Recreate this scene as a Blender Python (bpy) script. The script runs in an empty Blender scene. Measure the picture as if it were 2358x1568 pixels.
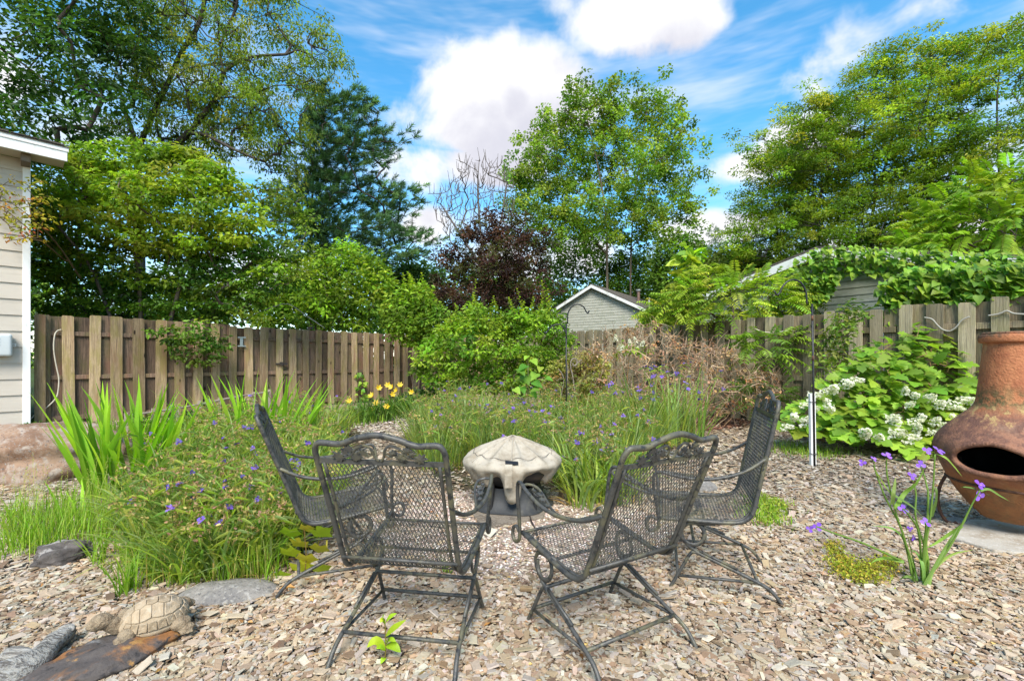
import bpy, bmesh, math, random
import numpy as np
from mathutils import Vector, Matrix, noise as mnoise

rng = np.random.default_rng(11)
random.seed(5)
scene = bpy.context.scene
C = scene.collection
PI = math.pi

# ------------------------------------------------------------------ camera
H = 1.3                     # eye height
F, CX, HZ = 1047.7, 1179.0, 825.3     # focal length, centre and horizon in sighting units
cam = bpy.data.cameras.new('camera'); camo = bpy.data.objects.new('camera', cam); C.objects.link(camo)
cam.sensor_width = 36.0; cam.lens = 36.0 * F / 2358.0
cam.shift_y = (HZ - 784.0) / 2358.0
cam.clip_start = 0.05; cam.clip_end = 2000
camo.location = (0, 0, H); camo.rotation_euler = (PI / 2, 0, 0)
scene.camera = camo
scene.render.engine = 'CYCLES'
scene.cycles.use_denoising = True
scene.cycles.max_bounces = 5; scene.cycles.diffuse_bounces = 4; scene.cycles.caustics_reflective = False; scene.cycles.caustics_refractive = False
scene.cycles.use_adaptive_sampling = True; scene.cycles.adaptive_threshold = .02
scene.cycles.transmission_bounces = 4; scene.cycles.transparent_max_bounces = 6
scene.view_settings.view_transform = 'Standard'; scene.view_settings.look = 'None'
scene.view_settings.exposure = 1.33; scene.view_settings.gamma = 1.0

# ------------------------------------------------------------------ sky and sun
SUN_EL, SUN_AZ = math.radians(48), math.radians(181)      # azimuth clockwise from +Y
sd = Vector((math.sin(SUN_AZ) * math.cos(SUN_EL), math.cos(SUN_AZ) * math.cos(SUN_EL), math.sin(SUN_EL)))
sun = bpy.data.lights.new('sun', 'SUN'); sun.energy = 2.75; sun.angle = math.radians(26); sun.color = (1, .95, .87)
suno = bpy.data.objects.new('sun', sun); C.objects.link(suno)
suno.rotation_euler = (-sd).to_track_quat('-Z', 'Y').to_euler()


class NT:
    """small helper for node trees"""
    def __init__(s, tree): s.t = tree
    def n(s, typ, ins=None, **kw):
        nd = s.t.nodes.new(typ)
        for k, v in kw.items(): setattr(nd, k, v)
        for k, v in (ins or {}).items():
            sock = nd.inputs[k]
            if isinstance(v, bpy.types.NodeSocket): s.t.links.new(v, sock)
            else: sock.default_value = v
        return nd
    def math(s, op, a, b=0.0, c=None, clamp=False):
        nd = s.t.nodes.new('ShaderNodeMath'); nd.operation = op; nd.use_clamp = clamp
        for i, v in enumerate((a, b, c)):
            if v is None: continue
            if isinstance(v, bpy.types.NodeSocket): s.t.links.new(v, nd.inputs[i])
            else: nd.inputs[i].default_value = v
        return nd.outputs[0]
    def vmath(s, op, a, b=None):
        nd = s.t.nodes.new('ShaderNodeVectorMath'); nd.operation = op
        for i, v in enumerate((a, b)):
            if v is None: continue
            if isinstance(v, bpy.types.NodeSocket): s.t.links.new(v, nd.inputs[i])
            else: nd.inputs[i].default_value = v
        return nd
    def ramp(s, fac, stops, interp='LINEAR'):
        nd = s.t.nodes.new('ShaderNodeValToRGB'); cr = nd.color_ramp; cr.interpolation = interp
        while len(cr.elements) < len(stops): cr.elements.new(0.5)
        for e, (p, c) in zip(cr.elements, stops):
            e.position = p; e.color = (*c, 1) if len(c) == 3 else c
        s.t.links.new(fac, nd.inputs[0]); return nd.outputs[0]
    def smooth(s, v, a, b):
        nd = s.t.nodes.new('ShaderNodeMapRange'); nd.interpolation_type = 'SMOOTHSTEP'
        s.t.links.new(v, nd.inputs[0]); nd.inputs[1].default_value = a; nd.inputs[2].default_value = b
        nd.inputs[3].default_value = 0; nd.inputs[4].default_value = 1; return nd.outputs[0]
    def mix(s, fac, a, b, mode='MIX'):
        nd = s.t.nodes.new('ShaderNodeMix'); nd.data_type = 'RGBA'; nd.blend_type = mode
        for sock, v in ((nd.inputs[0], fac), (nd.inputs[6], a), (nd.inputs[7], b)):
            if isinstance(v, bpy.types.NodeSocket): s.t.links.new(v, sock)
            else: sock.default_value = (*v, 1) if isinstance(v, tuple) and len(v) == 3 else v
        return nd.outputs[2]
    def link(s, a, b): s.t.links.new(a, b)


world = bpy.data.worlds.new('World'); scene.world = world; world.use_nodes = True
wt = world.node_tree; wt.nodes.clear(); W = NT(wt)
sky = W.n('ShaderNodeTexSky', sky_type='NISHITA', sun_disc=False, sun_elevation=SUN_EL, sun_rotation=SUN_AZ)
sky.air_density = 1.0; sky.dust_density = .35; sky.ozone_density = 2.2
hs = W.n('ShaderNodeHueSaturation', {'Hue': .485, 'Saturation': 1.3, 'Value': 1.0, 'Color': sky.outputs[0]})
# clouds: cumulus banks standing in given directions of the sky, ragged by noise
grp = bpy.data.node_groups.new('cloud_density', 'ShaderNodeTree')
grp.interface.new_socket('Vector', in_out='INPUT', socket_type='NodeSocketVector')
grp.interface.new_socket('Value', in_out='OUTPUT', socket_type='NodeSocketFloat')
gi = grp.nodes.new('NodeGroupInput'); go = grp.nodes.new('NodeGroupOutput'); g = NT(grp)
BANKS = [(1090, 245, 150, 120, 1), (1240, 190, 150, 95, 1), (1170, 140, 60, 70, .8), (1150, 300, 240, 85, 1), (1300, 235, 110, 95, .9),
         (1100, 385, 210, 55, .9), (960, 395, 110, 60, .7), (1470, 35, 230, 85, 1), (1610, 60, 100, 60, .8), (1320, -10, 130, 60, .6),
         (2300, 0, 420, 130, .42), (1720, 385, 110, 48, .8), (1640, 530, 130, 50, .8), (1830, 335, 120, 60, .8), (2050, 560, 300, 60, .7),
         (980, 520, 100, 55, .8), (650, 640, 260, 90, .8), (1250, 600, 300, 70, .7), (2500, 330, 260, 120, .6), (-100, 200, 300, 160, .6)]
acc = None
for (x, y, rx, ry, wgt) in BANKS:
    c = Vector(((x - CX) / F, 1, (HZ - y) / F)).normalized()
    k = c.y
    dv = g.vmath('SUBTRACT', gi.outputs[0], tuple(c)).outputs[0]
    dv = g.vmath('MULTIPLY', dv, (F / rx / k, 0.0, F / ry / k)).outputs[0]
    ln = g.vmath('LENGTH', dv).outputs['Value']
    v = g.math('MULTIPLY', g.smooth(ln, 1.35, .25), wgt)
    acc = v if acc is None else g.math('MAXIMUM', acc, v)
n1 = g.n('ShaderNodeTexNoise', {'Vector': gi.outputs[0], 'Scale': 7.0, 'Detail': 5.0, 'Roughness': .58, 'Distortion': .25})
n2 = g.n('ShaderNodeTexNoise', {'Vector': gi.outputs[0], 'Scale': 2.2, 'Detail': 1.0})
d = g.math('ADD', acc, g.math('MULTIPLY', g.math('SUBTRACT', n1.outputs[0], .5), 1.75))
d = g.math('ADD', d, g.math('MULTIPLY', g.math('SUBTRACT', n2.outputs[0], .55), .35))
g.link(d, go.inputs[0])
tc = W.n('ShaderNodeTexCoord')
gd = W.n('ShaderNodeGroup', {0: tc.outputs['Generated']}, node_tree=grp)
up = W.vmath('ADD', tc.outputs['Generated'], (-.02, 0, .075)).outputs[0]
gu = W.n('ShaderNodeGroup', {0: up}, node_tree=grp)
mask = W.smooth(gd.outputs[0], .22, .74)
shade = W.smooth(gu.outputs[0], .2, 1.15)
ccol = W.mix(shade, (1.0, 1.0, 1.02), (.70, .70, .79))
# thin high streaks
st = W.n('ShaderNodeMapping', {'Vector': tc.outputs['Generated'], 'Rotation': (0, .45, 0), 'Scale': (1.3, 1, 7)})
sn = W.n('ShaderNodeTexNoise', {'Vector': st.outputs[0], 'Scale': 2.6, 'Detail': 4.0, 'Roughness': .6})
streak = W.math('MULTIPLY', W.smooth(sn.outputs[0], .40, .78), .75)
SKY_K = .125
skyc = W.mix(1.0, hs.outputs[0], (SKY_K, SKY_K, SKY_K), 'MULTIPLY')
c1 = W.mix(streak, skyc, (.37, .405, .465))
cl = W.mix(1.0, ccol, (.44, .44, .44), 'MULTIPLY')
c2 = W.mix(mask, c1, cl)
bg = W.n('ShaderNodeBackground', {'Color': c2, 'Strength': 1.0})
wo = W.n('ShaderNodeOutputWorld', {'Surface': bg.outputs[0]})


# ------------------------------------------------------------------ sighting helpers
def P(x, y, Y):  return Vector(((x - CX) / F * Y, Y, H + (HZ - y) / F * Y))
def G(x, y, z=0.0):
    Y = (H - z) * F / (y - HZ); return Vector(((x - CX) / F * Y, Y, z))


# ------------------------------------------------------------------ mesh helpers
def np_mesh(name, V, faces, col=None, mats=None, smooth=False, midx=None):
    """faces: list of (m,k) int arrays"""
    V = np.asarray(V, dtype=np.float32).reshape(-1, 3)
    faces = [np.asarray(f, dtype=np.int32) for f in faces if len(f)]
    me = bpy.data.meshes.new(name)
    me.vertices.add(len(V)); me.vertices.foreach_set('co', V.ravel())
    loops = np.concatenate([f.ravel() for f in faces])
    sizes = np.concatenate([np.full(len(f), f.shape[1], dtype=np.int32) for f in faces])
    starts = np.concatenate([[0], np.cumsum(sizes)[:-1]]).astype(np.int32)
    me.loops.add(len(loops)); me.loops.foreach_set('vertex_index', loops)
    me.polygons.add(len(sizes)); me.polygons.foreach_set('loop_start', starts)
    me.polygons.foreach_set('loop_total', sizes)
    if midx is not None: me.polygons.foreach_set('material_index', np.asarray(midx, dtype=np.int32))
    me.polygons.foreach_set('use_smooth', np.full(len(sizes), smooth, dtype=bool))
    if col is not None:
        a = me.attributes.new('Col', 'FLOAT_COLOR', 'POINT')
        cc = np.ones((len(V), 4), dtype=np.float32); cc[:, :3] = col
        a.data.foreach_set('color', cc.ravel())
    me.update(calc_edges=True); me.validate()
    for m in (mats or []): me.materials.append(m)
    return me


def link(name, me, parent=None, loc=None, rot=None, scale=None):
    o = bpy.data.objects.new(name, me); C.objects.link(o)
    if parent is not None: o.parent = parent
    if loc is not None: o.location = loc
    if rot is not None: o.rotation_euler = rot
    if scale is not None: o.scale = scale if hasattr(scale, '__len__') else (scale,) * 3
    return o


def tag(o, label, cat, group=None, kind=None):
    o['label'] = label
    if cat: o['category'] = cat
    if group: o['group'] = group
    if kind: o['kind'] = kind
    return o


def thing(name, label, cat, loc=(0, 0, 0), rotz=0.0, group=None):
    o = bpy.data.objects.new(name, None); C.objects.link(o)
    o.location = loc; o.rotation_euler = (0, 0, rotz); o.empty_display_size = .1
    return tag(o, label, cat, group)


class MB:
    """collects pieces of geometry into one mesh"""
    def __init__(s): s.V = []; s.F = {}; s.Cc = []; s.n = 0
    def add(s, V, F, col=(.5, .5, .5)):
        V = np.asarray(V, dtype=np.float64).reshape(-1, 3)
        fs = F if isinstance(F, list) and len(F) and isinstance(F[0], np.ndarray) and F[0].ndim == 2 else None
        if fs is None:
            by = {}
            for f in F: by.setdefault(len(f), []).append(f)
            fs = [np.array(v) for v in by.values()]
        for f in fs:
            if len(f): s.F.setdefault(f.shape[1], []).append(f + s.n)
        col = np.asarray(col, dtype=np.float64)
        s.Cc.append(np.broadcast_to(col, (len(V), 3)) if col.ndim == 1 else col)
        s.V.append(V); s.n += len(V); return s
    def mesh(s, name, mat, smooth=False):
        return np_mesh(name, np.concatenate(s.V), [np.concatenate(v) for v in s.F.values()], np.concatenate(s.Cc), [mat] if mat else None, smooth)
    def build(s, name, mat, parent=None, smooth=False, **kw): return link(name, s.mesh(name, mat, smooth), parent, **kw)


def nrm(a):
    l = np.linalg.norm(a, axis=-1, keepdims=True); return a / np.maximum(l, 1e-9)


def smooth_path(pts, n=6):
    """Catmull-Rom through pts"""
    p = np.asarray(pts, dtype=float)
    q = np.vstack([2 * p[0] - p[1], p, 2 * p[-1] - p[-2]]); out = []
    for i in range(1, len(q) - 2):
        for k in range(n):
            t = k / n
            out.append(.5 * ((2 * q[i]) + (-q[i - 1] + q[i + 1]) * t + (2 * q[i - 1] - 5 * q[i] + 4 * q[i + 1] - q[i + 2]) * t * t
                             + (-q[i - 1] + 3 * q[i] - 3 * q[i + 1] + q[i + 2]) * t ** 3))
    out.append(p[-1]); return np.array(out)


def tube(pts, r, sides=8, caps=True, flat=None):
    """swept tube; r scalar or per point; flat=(a,b) scales of the section along side/normal"""
    p = np.asarray(pts, dtype=float); n = len(p)
    r = np.broadcast_to(np.asarray(r, dtype=float), (n,))
    t = np.zeros_like(p); t[1:-1] = p[2:] - p[:-2]; t[0] = p[1] - p[0]; t[-1] = p[-1] - p[-2]; t = nrm(t)
    ref = np.array([0, 0, 1.0]) if abs(t[0][2]) < .9 else np.array([1.0, 0, 0])
    u = np.zeros_like(p); u[0] = nrm(np.cross(t[0], ref))
    for i in range(1, n):
        v = u[i - 1] - t[i] * np.dot(u[i - 1], t[i]); u[i] = nrm(v)
    w = np.cross(t, u); fa, fb = flat or (1, 1)
    a = np.arange(sides) * 2 * PI / sides + PI / sides
    V = p[:, None, :] + r[:, None, None] * (np.cos(a)[None, :, None] * u[:, None, :] * fa + np.sin(a)[None, :, None] * w[:, None, :] * fb)
    V = V.reshape(-1, 3)
    i, j = np.meshgrid(np.arange(n - 1), np.arange(sides), indexing='ij')
    j2 = (j + 1) % sides
    Q = np.stack([i * sides + j, i * sides + j2, (i + 1) * sides + j2, (i + 1) * sides + j], -1).reshape(-1, 4)
    fs = [Q]
    if caps: fs.append(np.array([list(range(sides))[::-1]])); fs.append(np.array([[(n - 1) * sides + k for k in range(sides)]]))
    return V, fs


def segs(P0, P1, R0, R1, sides=5):
    """many straight tapered segments at once"""
    P0 = np.asarray(P0, float); P1 = np.asarray(P1, float); n = len(P0)
    t = nrm(P1 - P0); ref = np.where(np.abs(t[:, 2:3]) < .9, [[0, 0, 1.0]], [[1.0, 0, 0]])
    u = nrm(np.cross(t, ref)); w = np.cross(t, u); a = np.arange(sides) * 2 * PI / sides
    ring = np.cos(a)[None, :, None] * u[:, None, :] + np.sin(a)[None, :, None] * w[:, None, :]
    V = np.concatenate([P0[:, None, :] + ring * np.asarray(R0)[:, None, None], P1[:, None, :] + ring * np.asarray(R1)[:, None, None]], 1).reshape(-1, 3)
    k = np.arange(sides); k2 = (k + 1) % sides
    q = np.stack([k, k2, sides + k2, sides + k], -1)
    Q = (np.arange(n)[:, None, None] * 2 * sides + q[None]).reshape(-1, 4)
    return V, [Q]


def box(x0, x1, y0, y1, z0, z1):
    V = [(x0, y0, z0), (x1, y0, z0), (x1, y1, z0), (x0, y1, z0), (x0, y0, z1), (x1, y0, z1), (x1, y1, z1), (x0, y1, z1)]
    return V, [np.array([[3, 2, 1, 0], [4, 5, 6, 7], [0, 1, 5, 4], [1, 2, 6, 5], [2, 3, 7, 6], [3, 0, 4, 7]])]


def bevel_mesh(me, w=.004, seg=2):
    bm = bmesh.new(); bm.from_mesh(me)
    bmesh.ops.bevel(bm, geom=bm.edges[:], offset=w, segments=seg, affect='EDGES', profile=.6)
    bm.to_mesh(me); bm.free(); return me


def leaf_quads(B, D, N, L, Wd, col, fold=.10, droop=.10):
    """one folded quad per leaf: base, side, tip, side"""
    n = len(B); L = np.broadcast_to(L, (n,))[:, None]; Wd = np.broadcast_to(Wd, (n,))[:, None]
    D = nrm(D); S = nrm(np.cross(D, N)); N = np.cross(S, D)
    m = B + D * L * .45 + N * L * fold
    V = np.stack([B, m + S * Wd * .5, B + D * L - N * L * droop, m - S * Wd * .5], 1).reshape(-1, 3)
    Q = np.arange(n * 4).reshape(n, 4)
    c = np.repeat(np.broadcast_to(col, (n, 3)), 4, axis=0)
    return V, [Q], c


def leaf_six(B, D, N, L, Wd, col, fold=.14, droop=.16):
    """pointed leaf, two halves folded at the midrib (4 triangles)"""
    n = len(B); L = np.broadcast_to(L, (n,))[:, None]; Wd = np.broadcast_to(Wd, (n,))[:, None]
    D = nrm(D); S = nrm(np.cross(D, N)); N = np.cross(S, D)
    a = B + D * L * .30; b = B + D * L * .68 - N * L * droop * .45
    V = np.stack([B, a + S * Wd * .5 + N * Wd * fold, b + S * Wd * .36 + N * Wd * fold, B + D * L - N * L * droop,
                  b - S * Wd * .36 + N * Wd * fold, a - S * Wd * .5 + N * Wd * fold], 1).reshape(-1, 3)
    o = (np.arange(n) * 6)[:, None]
    Q = np.concatenate([o + [[0, 1, 2, 3]], o + [[0, 3, 4, 5]]])
    c = np.repeat(np.broadcast_to(col, (n, 3)), 6, axis=0)
    return V, [Q], c


def blades(B, az, lean, L, Wd, bend, col, k=6, keel=.18, tip=.0, twist=None, maxw=.3, thin=False):
    """strap leaves: base, azimuth, starting lean from vertical, length, width, bend (radians over the length)"""
    n = len(B); t = np.linspace(0, 1, k + 1)
    az, lean, L, Wd, bend = [np.broadcast_to(np.asarray(v, float), (n,)) for v in (az, lean, L, Wd, bend)]
    ang = lean[:, None] + bend[:, None] * t[None] ** 1.3
    ds = L[:, None] / k
    hx = np.concatenate([np.zeros((n, 1)), np.cumsum(np.sin(ang[:, :-1]) * ds, 1)], 1)
    hz = np.concatenate([np.zeros((n, 1)), np.cumsum(np.cos(ang[:, :-1]) * ds, 1)], 1)
    dirh = np.stack([np.cos(az), np.sin(az)], -1)
    pts = np.zeros((n, k + 1, 3)); pts[..., :2] = B[:, None, :2] + hx[..., None] * dirh[:, None]; pts[..., 2] = B[:, None, 2] + hz
    tw = np.zeros(n) if twist is None else np.broadcast_to(twist, (n,))
    side = np.stack([-np.sin(az + tw), np.cos(az + tw), np.zeros(n)], -1)
    prof = np.where(t < maxw, .55 + .45 * (t / maxw), np.clip(1 - ((t - maxw) / (1 - maxw)) ** 1.7, tip, 1))
    wv = Wd[:, None] * prof[None] * .5
    nv = np.stack([-np.cos(ang) * dirh[:, None, 0], -np.cos(ang) * dirh[:, None, 1], np.sin(ang)], -1)
    Lf = pts + side[:, None] * wv[..., None] + nv * wv[..., None] * keel * 2
    Rt = pts - side[:, None] * wv[..., None] + nv * wv[..., None] * keel * 2
    if thin:                                 # narrow blades need no midrib
        V = np.stack([Lf, Rt], 2).reshape(-1, 3); i = np.arange(k); q = np.stack([i * 2, i * 2 + 1, i * 2 + 3, i * 2 + 2], -1)
        return V, [(np.arange(n)[:, None, None] * 2 * (k + 1) + q[None]).reshape(-1, 4)], np.repeat(np.broadcast_to(col, (n, 3)), 2 * (k + 1), axis=0), pts
    V = np.stack([Lf, pts, Rt], 2).reshape(-1, 3)
    i = np.arange(k); q1 = np.stack([i * 3, i * 3 + 1, i * 3 + 4, i * 3 + 3], -1); q2 = q1 + 1
    q = np.concatenate([q1, q2]); Q = (np.arange(n)[:, None, None] * 3 * (k + 1) + q[None]).reshape(-1, 4)
    c = np.repeat(np.broadcast_to(col, (n, 3)), 3 * (k + 1), axis=0)
    return V, [Q], c, pts


def jit(cols, n, amt=.22, hue=.12, w=None):
    """random colours from a palette"""
    cols = np.asarray(cols, float); i = rng.choice(len(cols), n, p=w)
    c = cols[i] * np.exp(rng.normal(0, amt, (n, 1))) * np.exp(rng.normal(0, hue, (n, 3)))
    return np.clip(c, 0.002, .9)


def rdir(n, up=0.0):
    v = rng.normal(size=(n, 3)); v[:, 2] += up; return nrm(v)


def in_poly(poly, x, y):
    poly = np.asarray(poly, float); ins = np.zeros(len(x), bool); j = len(poly) - 1
    for i in range(len(poly)):
        xi, yi = poly[i]; xj, yj = poly[j]
        c = ((yi > y) != (yj > y)) & (x < (xj - xi) * (y - yi) / (yj - yi + 1e-9) + xi); ins ^= c; j = i
    return ins


def poly_dist(poly, x, y):
    poly = np.asarray(poly, float); d = np.full(len(x), 1e9)
    for a, b in zip(poly, np.roll(poly, -1, 0)):
        ab = b - a; t = np.clip(((x - a[0]) * ab[0] + (y - a[1]) * ab[1]) / (ab @ ab + 1e-9), 0, 1)
        d = np.minimum(d, np.hypot(x - a[0] - t * ab[0], y - a[1] - t * ab[1]))
    return d


def sample_poly(poly, n, mind=0.0, tries=40):
    poly = np.asarray(poly, float); lo, hi = poly.min(0), poly.max(0); out = []
    for _ in range(tries * n):
        if len(out) >= n: break
        x, y = rng.uniform(lo, hi)
        if not in_poly(poly, np.array([x]), np.array([y]))[0]: continue
        if mind and out and min((x - a) ** 2 + (y - b) ** 2 for a, b in out) < mind * mind: continue
        out.append((x, y))
    return np.array(out)


# ------------------------------------------------------------------ materials
MATS = {}
def new_mat(name):
    m = bpy.data.materials.new(name); m.use_nodes = True; nt = m.node_tree; nt.nodes.clear()
    t = NT(nt); o = t.n('ShaderNodeOutputMaterial'); MATS[name] = m; return m, t, o


def leaf_material(name, transl=.46, rough=.5, objrand=False, boost=None, spec=.3):
    m, t, o = new_mat(name)
    at = t.n('ShaderNodeAttribute', attribute_name='Col').outputs['Color']
    if objrand:
        oi = t.n('ShaderNodeObjectInfo').outputs['Random']
        h = t.n('ShaderNodeHueSaturation', {'Hue': t.math('MULTIPLY_ADD', oi, .05, .475), 'Saturation': 1.0,
                                            'Value': t.math('MULTIPLY_ADD', t.math('FRACT', t.math('MULTIPLY', oi, 7.3)), .75, .62), 'Color': at})
        at = h.outputs[0]
    if boost: at = t.mix(1.0, at, boost, 'MULTIPLY')
    bs = t.n('ShaderNodeBsdfPrincipled', {'Base Color': at, 'Roughness': rough, 'Specular IOR Level': spec})
    tcol = t.mix(1.0, at, (1.25, 1.3, .55), 'MULTIPLY')
    tr = t.n('ShaderNodeBsdfTranslucent', {'Color': tcol})
    mx = t.n('ShaderNodeMixShader', {0: transl, 1: bs.outputs[0], 2: tr.outputs[0]})
    t.link(mx.outputs[0], o.inputs[0]); return m


def simple_mat(name, base, rough=.6, metallic=0.0, var=None, scale=8.0, bump=0.0, bscale=30.0, coord='Object', spec=.4, stretch=(1, 1, 1), lo=.38, hi=.62, objval=0.0, detail=6.0):
    """base colour varied by noise towards var"""
    m, t, o = new_mat(name)
    tc = t.n('ShaderNodeTexCoord').outputs[coord]
    oi = t.n('ShaderNodeObjectInfo').outputs['Random']
    off = t.vmath('ADD', tc, t.n('ShaderNodeCombineXYZ', {0: t.math('MULTIPLY', oi, 13.1), 1: t.math('MULTIPLY', oi, 7.7), 2: t.math('MULTIPLY', oi, 3.3)}).outputs[0]).outputs[0]
    mp = t.n('ShaderNodeMapping', {'Vector': off, 'Scale': stretch}).outputs[0]
    col = t.mix(0.0, base, base)
    for i, (vc, sc, l, h) in enumerate(var or []):
        nz = t.n('ShaderNodeTexNoise', {'Vector': mp, 'Scale': sc, 'Detail': detail, 'Roughness': .62, 'Distortion': .3})
        col = t.mix(t.smooth(nz.outputs[0], l, h), col, vc)
    if objval:
        col = t.n('ShaderNodeHueSaturation', {'Value': t.math('MULTIPLY_ADD', oi, objval, 1 - objval / 2), 'Color': col}).outputs[0]
    bs = t.n('ShaderNodeBsdfPrincipled', {'Base Color': col, 'Roughness': rough, 'Metallic': metallic, 'Specular IOR Level': spec})
    if bump:
        nb = t.n('ShaderNodeTexNoise', {'Vector': mp, 'Scale': bscale, 'Detail': 8.0, 'Roughness': .65})
        b = t.n('ShaderNodeBump', {'Strength': bump, 'Distance': .02, 'Height': nb.outputs[0]}); t.link(b.outputs[0], bs.inputs['Normal'])
    t.link(bs.outputs[0], o.inputs[0]); return m


def attr_mat(name, rough=.75, grain=.3, gscale=60, stretch=(1, 1, 1), bump=.3, spec=.3):
    """colour carried by the pieces, broken up by fine grain"""
    m, t, o = new_mat(name)
    at = t.n('ShaderNodeAttribute', attribute_name='Col').outputs['Color']
    mp = t.n('ShaderNodeMapping', {'Vector': t.n('ShaderNodeTexCoord').outputs['Object'], 'Scale': stretch}).outputs[0]
    nz = t.n('ShaderNodeTexNoise', {'Vector': mp, 'Scale': gscale, 'Detail': 4.0}).outputs[0]
    k = t.math('MULTIPLY_ADD', nz, grain * 2, 1 - grain)
    kc = t.n('ShaderNodeCombineColor', {0: k, 1: k, 2: k}).outputs[0]
    col = t.mix(1.0, at, kc, 'MULTIPLY')
    bs = t.n('ShaderNodeBsdfPrincipled', {'Base Color': col, 'Roughness': rough, 'Specular IOR Level': spec})
    if bump:
        b = t.n('ShaderNodeBump', {'Strength': bump, 'Distance': .01, 'Height': nz}); t.link(b.outputs[0], bs.inputs['Normal'])
    t.link(bs.outputs[0], o.inputs[0]); return m


def wood_board_mat(name, base, dark, moss, red, mossamt=.5):
    m, t, o = new_mat(name)
    tc = t.n('ShaderNodeTexCoord').outputs['Object']
    oi = t.n('ShaderNodeObjectInfo').outputs['Random']
    off = t.vmath('ADD', tc, t.n('ShaderNodeCombineXYZ', {0: t.math('MULTIPLY', oi, 31.0), 1: t.math('MULTIPLY', oi, 17.0), 2: t.math('MULTIPLY', oi, 53.0)}).outputs[0]).outputs[0]
    # grain rings bent round knots
    kn = t.n('ShaderNodeTexVoronoi', {'Vector': t.n('ShaderNodeMapping', {'Vector': off, 'Scale': (6.0, 1.0, 1.9)}).outputs[0], 'Scale': 1.0, 'Randomness': 1.0})
    kd = kn.outputs['Distance']
    warp = t.n('ShaderNodeTexNoise', {'Vector': off, 'Scale': 2.2, 'Detail': 2.0}).outputs[0]
    sx = t.n('ShaderNodeMapping', {'Vector': off, 'Scale': (14.0, 3.0, .55)}).outputs[0]
    g1 = t.n('ShaderNodeTexNoise', {'Vector': sx, 'Scale': 3.0, 'Detail': 8.0, 'Roughness': .7, 'Distortion': .6}).outputs[0]
    sx2 = t.n('ShaderNodeMapping', {'Vector': off, 'Scale': (60.0, 10.0, 1.0)}).outputs[0]
    g2 = t.n('ShaderNodeTexNoise', {'Vector': sx2, 'Scale': 3.0, 'Detail': 4.0}).outputs[0]
    rings = t.math('SINE', t.math('ADD', t.math('MULTIPLY', kd, 42.0), t.math('MULTIPLY', g1, 26.0)))
    col = t.mix(t.smooth(g1, .34, .62), dark, base)
    col = t.mix(t.math('MULTIPLY', t.smooth(rings, .1, 1.0), .38), col, dark)
    col = t.mix(t.math('MULTIPLY', t.smooth(g2, .42, .7), .65), col, (base[0] * 1.55, base[1] * 1.5, base[2] * 1.4))
    rr = t.n('ShaderNodeTexNoise', {'Vector': t.n('ShaderNodeMapping', {'Vector': off, 'Scale': (5, 2, .8)}).outputs[0], 'Scale': 1.0, 'Detail': 3.0}).outputs[0]
    col = t.mix(t.math('MULTIPLY', t.smooth(rr, .5, .7), .6), col, red)
    mo = t.n('ShaderNodeTexNoise', {'Vector': t.n('ShaderNodeMapping', {'Vector': off, 'Scale': (5, 3, 1.6)}).outputs[0], 'Scale': 1.3, 'Detail': 7.0, 'Roughness': .65}).outputs[0]
    col = t.mix(t.math('MULTIPLY', t.smooth(mo, .44, .66), mossamt), col, moss)
    col = t.mix(t.smooth(kd, .13, .06), col, (.03, .019, .012))
    col = t.n('ShaderNodeHueSaturation', {'Value': t.math('MULTIPLY_ADD', t.math('FRACT', t.math('MULTIPLY', oi, 9.7)), .75, .66), 'Color': col}).outputs[0]
    bs = t.n('ShaderNodeBsdfPrincipled', {'Base Color': col, 'Roughness': .85, 'Specular IOR Level': .2})
    hgt = t.math('ADD', t.math('MULTIPLY', g1, .6), t.math('MULTIPLY', g2, .5))
    b = t.n('ShaderNodeBump', {'Strength': .5, 'Distance': .012, 'Height': hgt}); t.link(b.outputs[0], bs.inputs['Normal'])
    t.link(bs.outputs[0], o.inputs[0]); return m


M_LEAF = leaf_material('foliage', boost=(1.62, 1.50, 1.08))
M_LEAFO = leaf_material('foliage_pieces', objrand=True, boost=(1.55, 1.5, 1.1))
M_NEEDLE = leaf_material('needles', transl=.2, rough=.6, boost=(1.35, 1.4, 1.15))
M_PETAL = leaf_material('petals', transl=.3, rough=.7, spec=.1)
M_BARK = attr_mat('bark', .9, .45, 22, (3, 3, .7), .8)
M_TWIG = attr_mat('dry_twigs', .85, .25, 40, (1, 1, 1), .2)
M_CHIP = attr_mat('wood_chip_surface', .85, .22, 90, (1, 1, 1), .35)
M_IRON = simple_mat('painted_iron', (.066, .064, .058), .45, .1, [((.125, .115, .068), 7.0, .47, .66), ((.028, .029, .03), 30.0, .5, .62)], bump=.15, bscale=120)
M_BLACK = simple_mat('black_enamel', (.012, .012, .013), .4, 0, [((.03, .025, .02), 14.0, .55, .7)])
M_FENCE = wood_board_mat('fence_boards', (.32, .235, .14), (.135, .092, .055), (.205, .17, .048), (.21, .11, .06), .65)
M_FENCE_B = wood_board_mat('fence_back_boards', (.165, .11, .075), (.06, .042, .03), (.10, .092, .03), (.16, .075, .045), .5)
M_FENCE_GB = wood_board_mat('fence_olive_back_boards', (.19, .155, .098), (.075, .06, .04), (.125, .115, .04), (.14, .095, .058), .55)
M_FENCE_G = wood_board_mat('fence_grey_boards', (.26, .225, .15), (.115, .098, .066), (.17, .16, .065), (.17, .135, .09), .5)

# ================================================================== GROUND
def sheet(name, pts, z, mat, label, cat='ground', kind='structure'):
    V = [(p[0], p[1], z) for p in pts]
    me = np_mesh(name, V, [np.array([list(range(len(V)))])], None, [mat])
    return tag(link(name, me), label, cat, None, kind)


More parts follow.
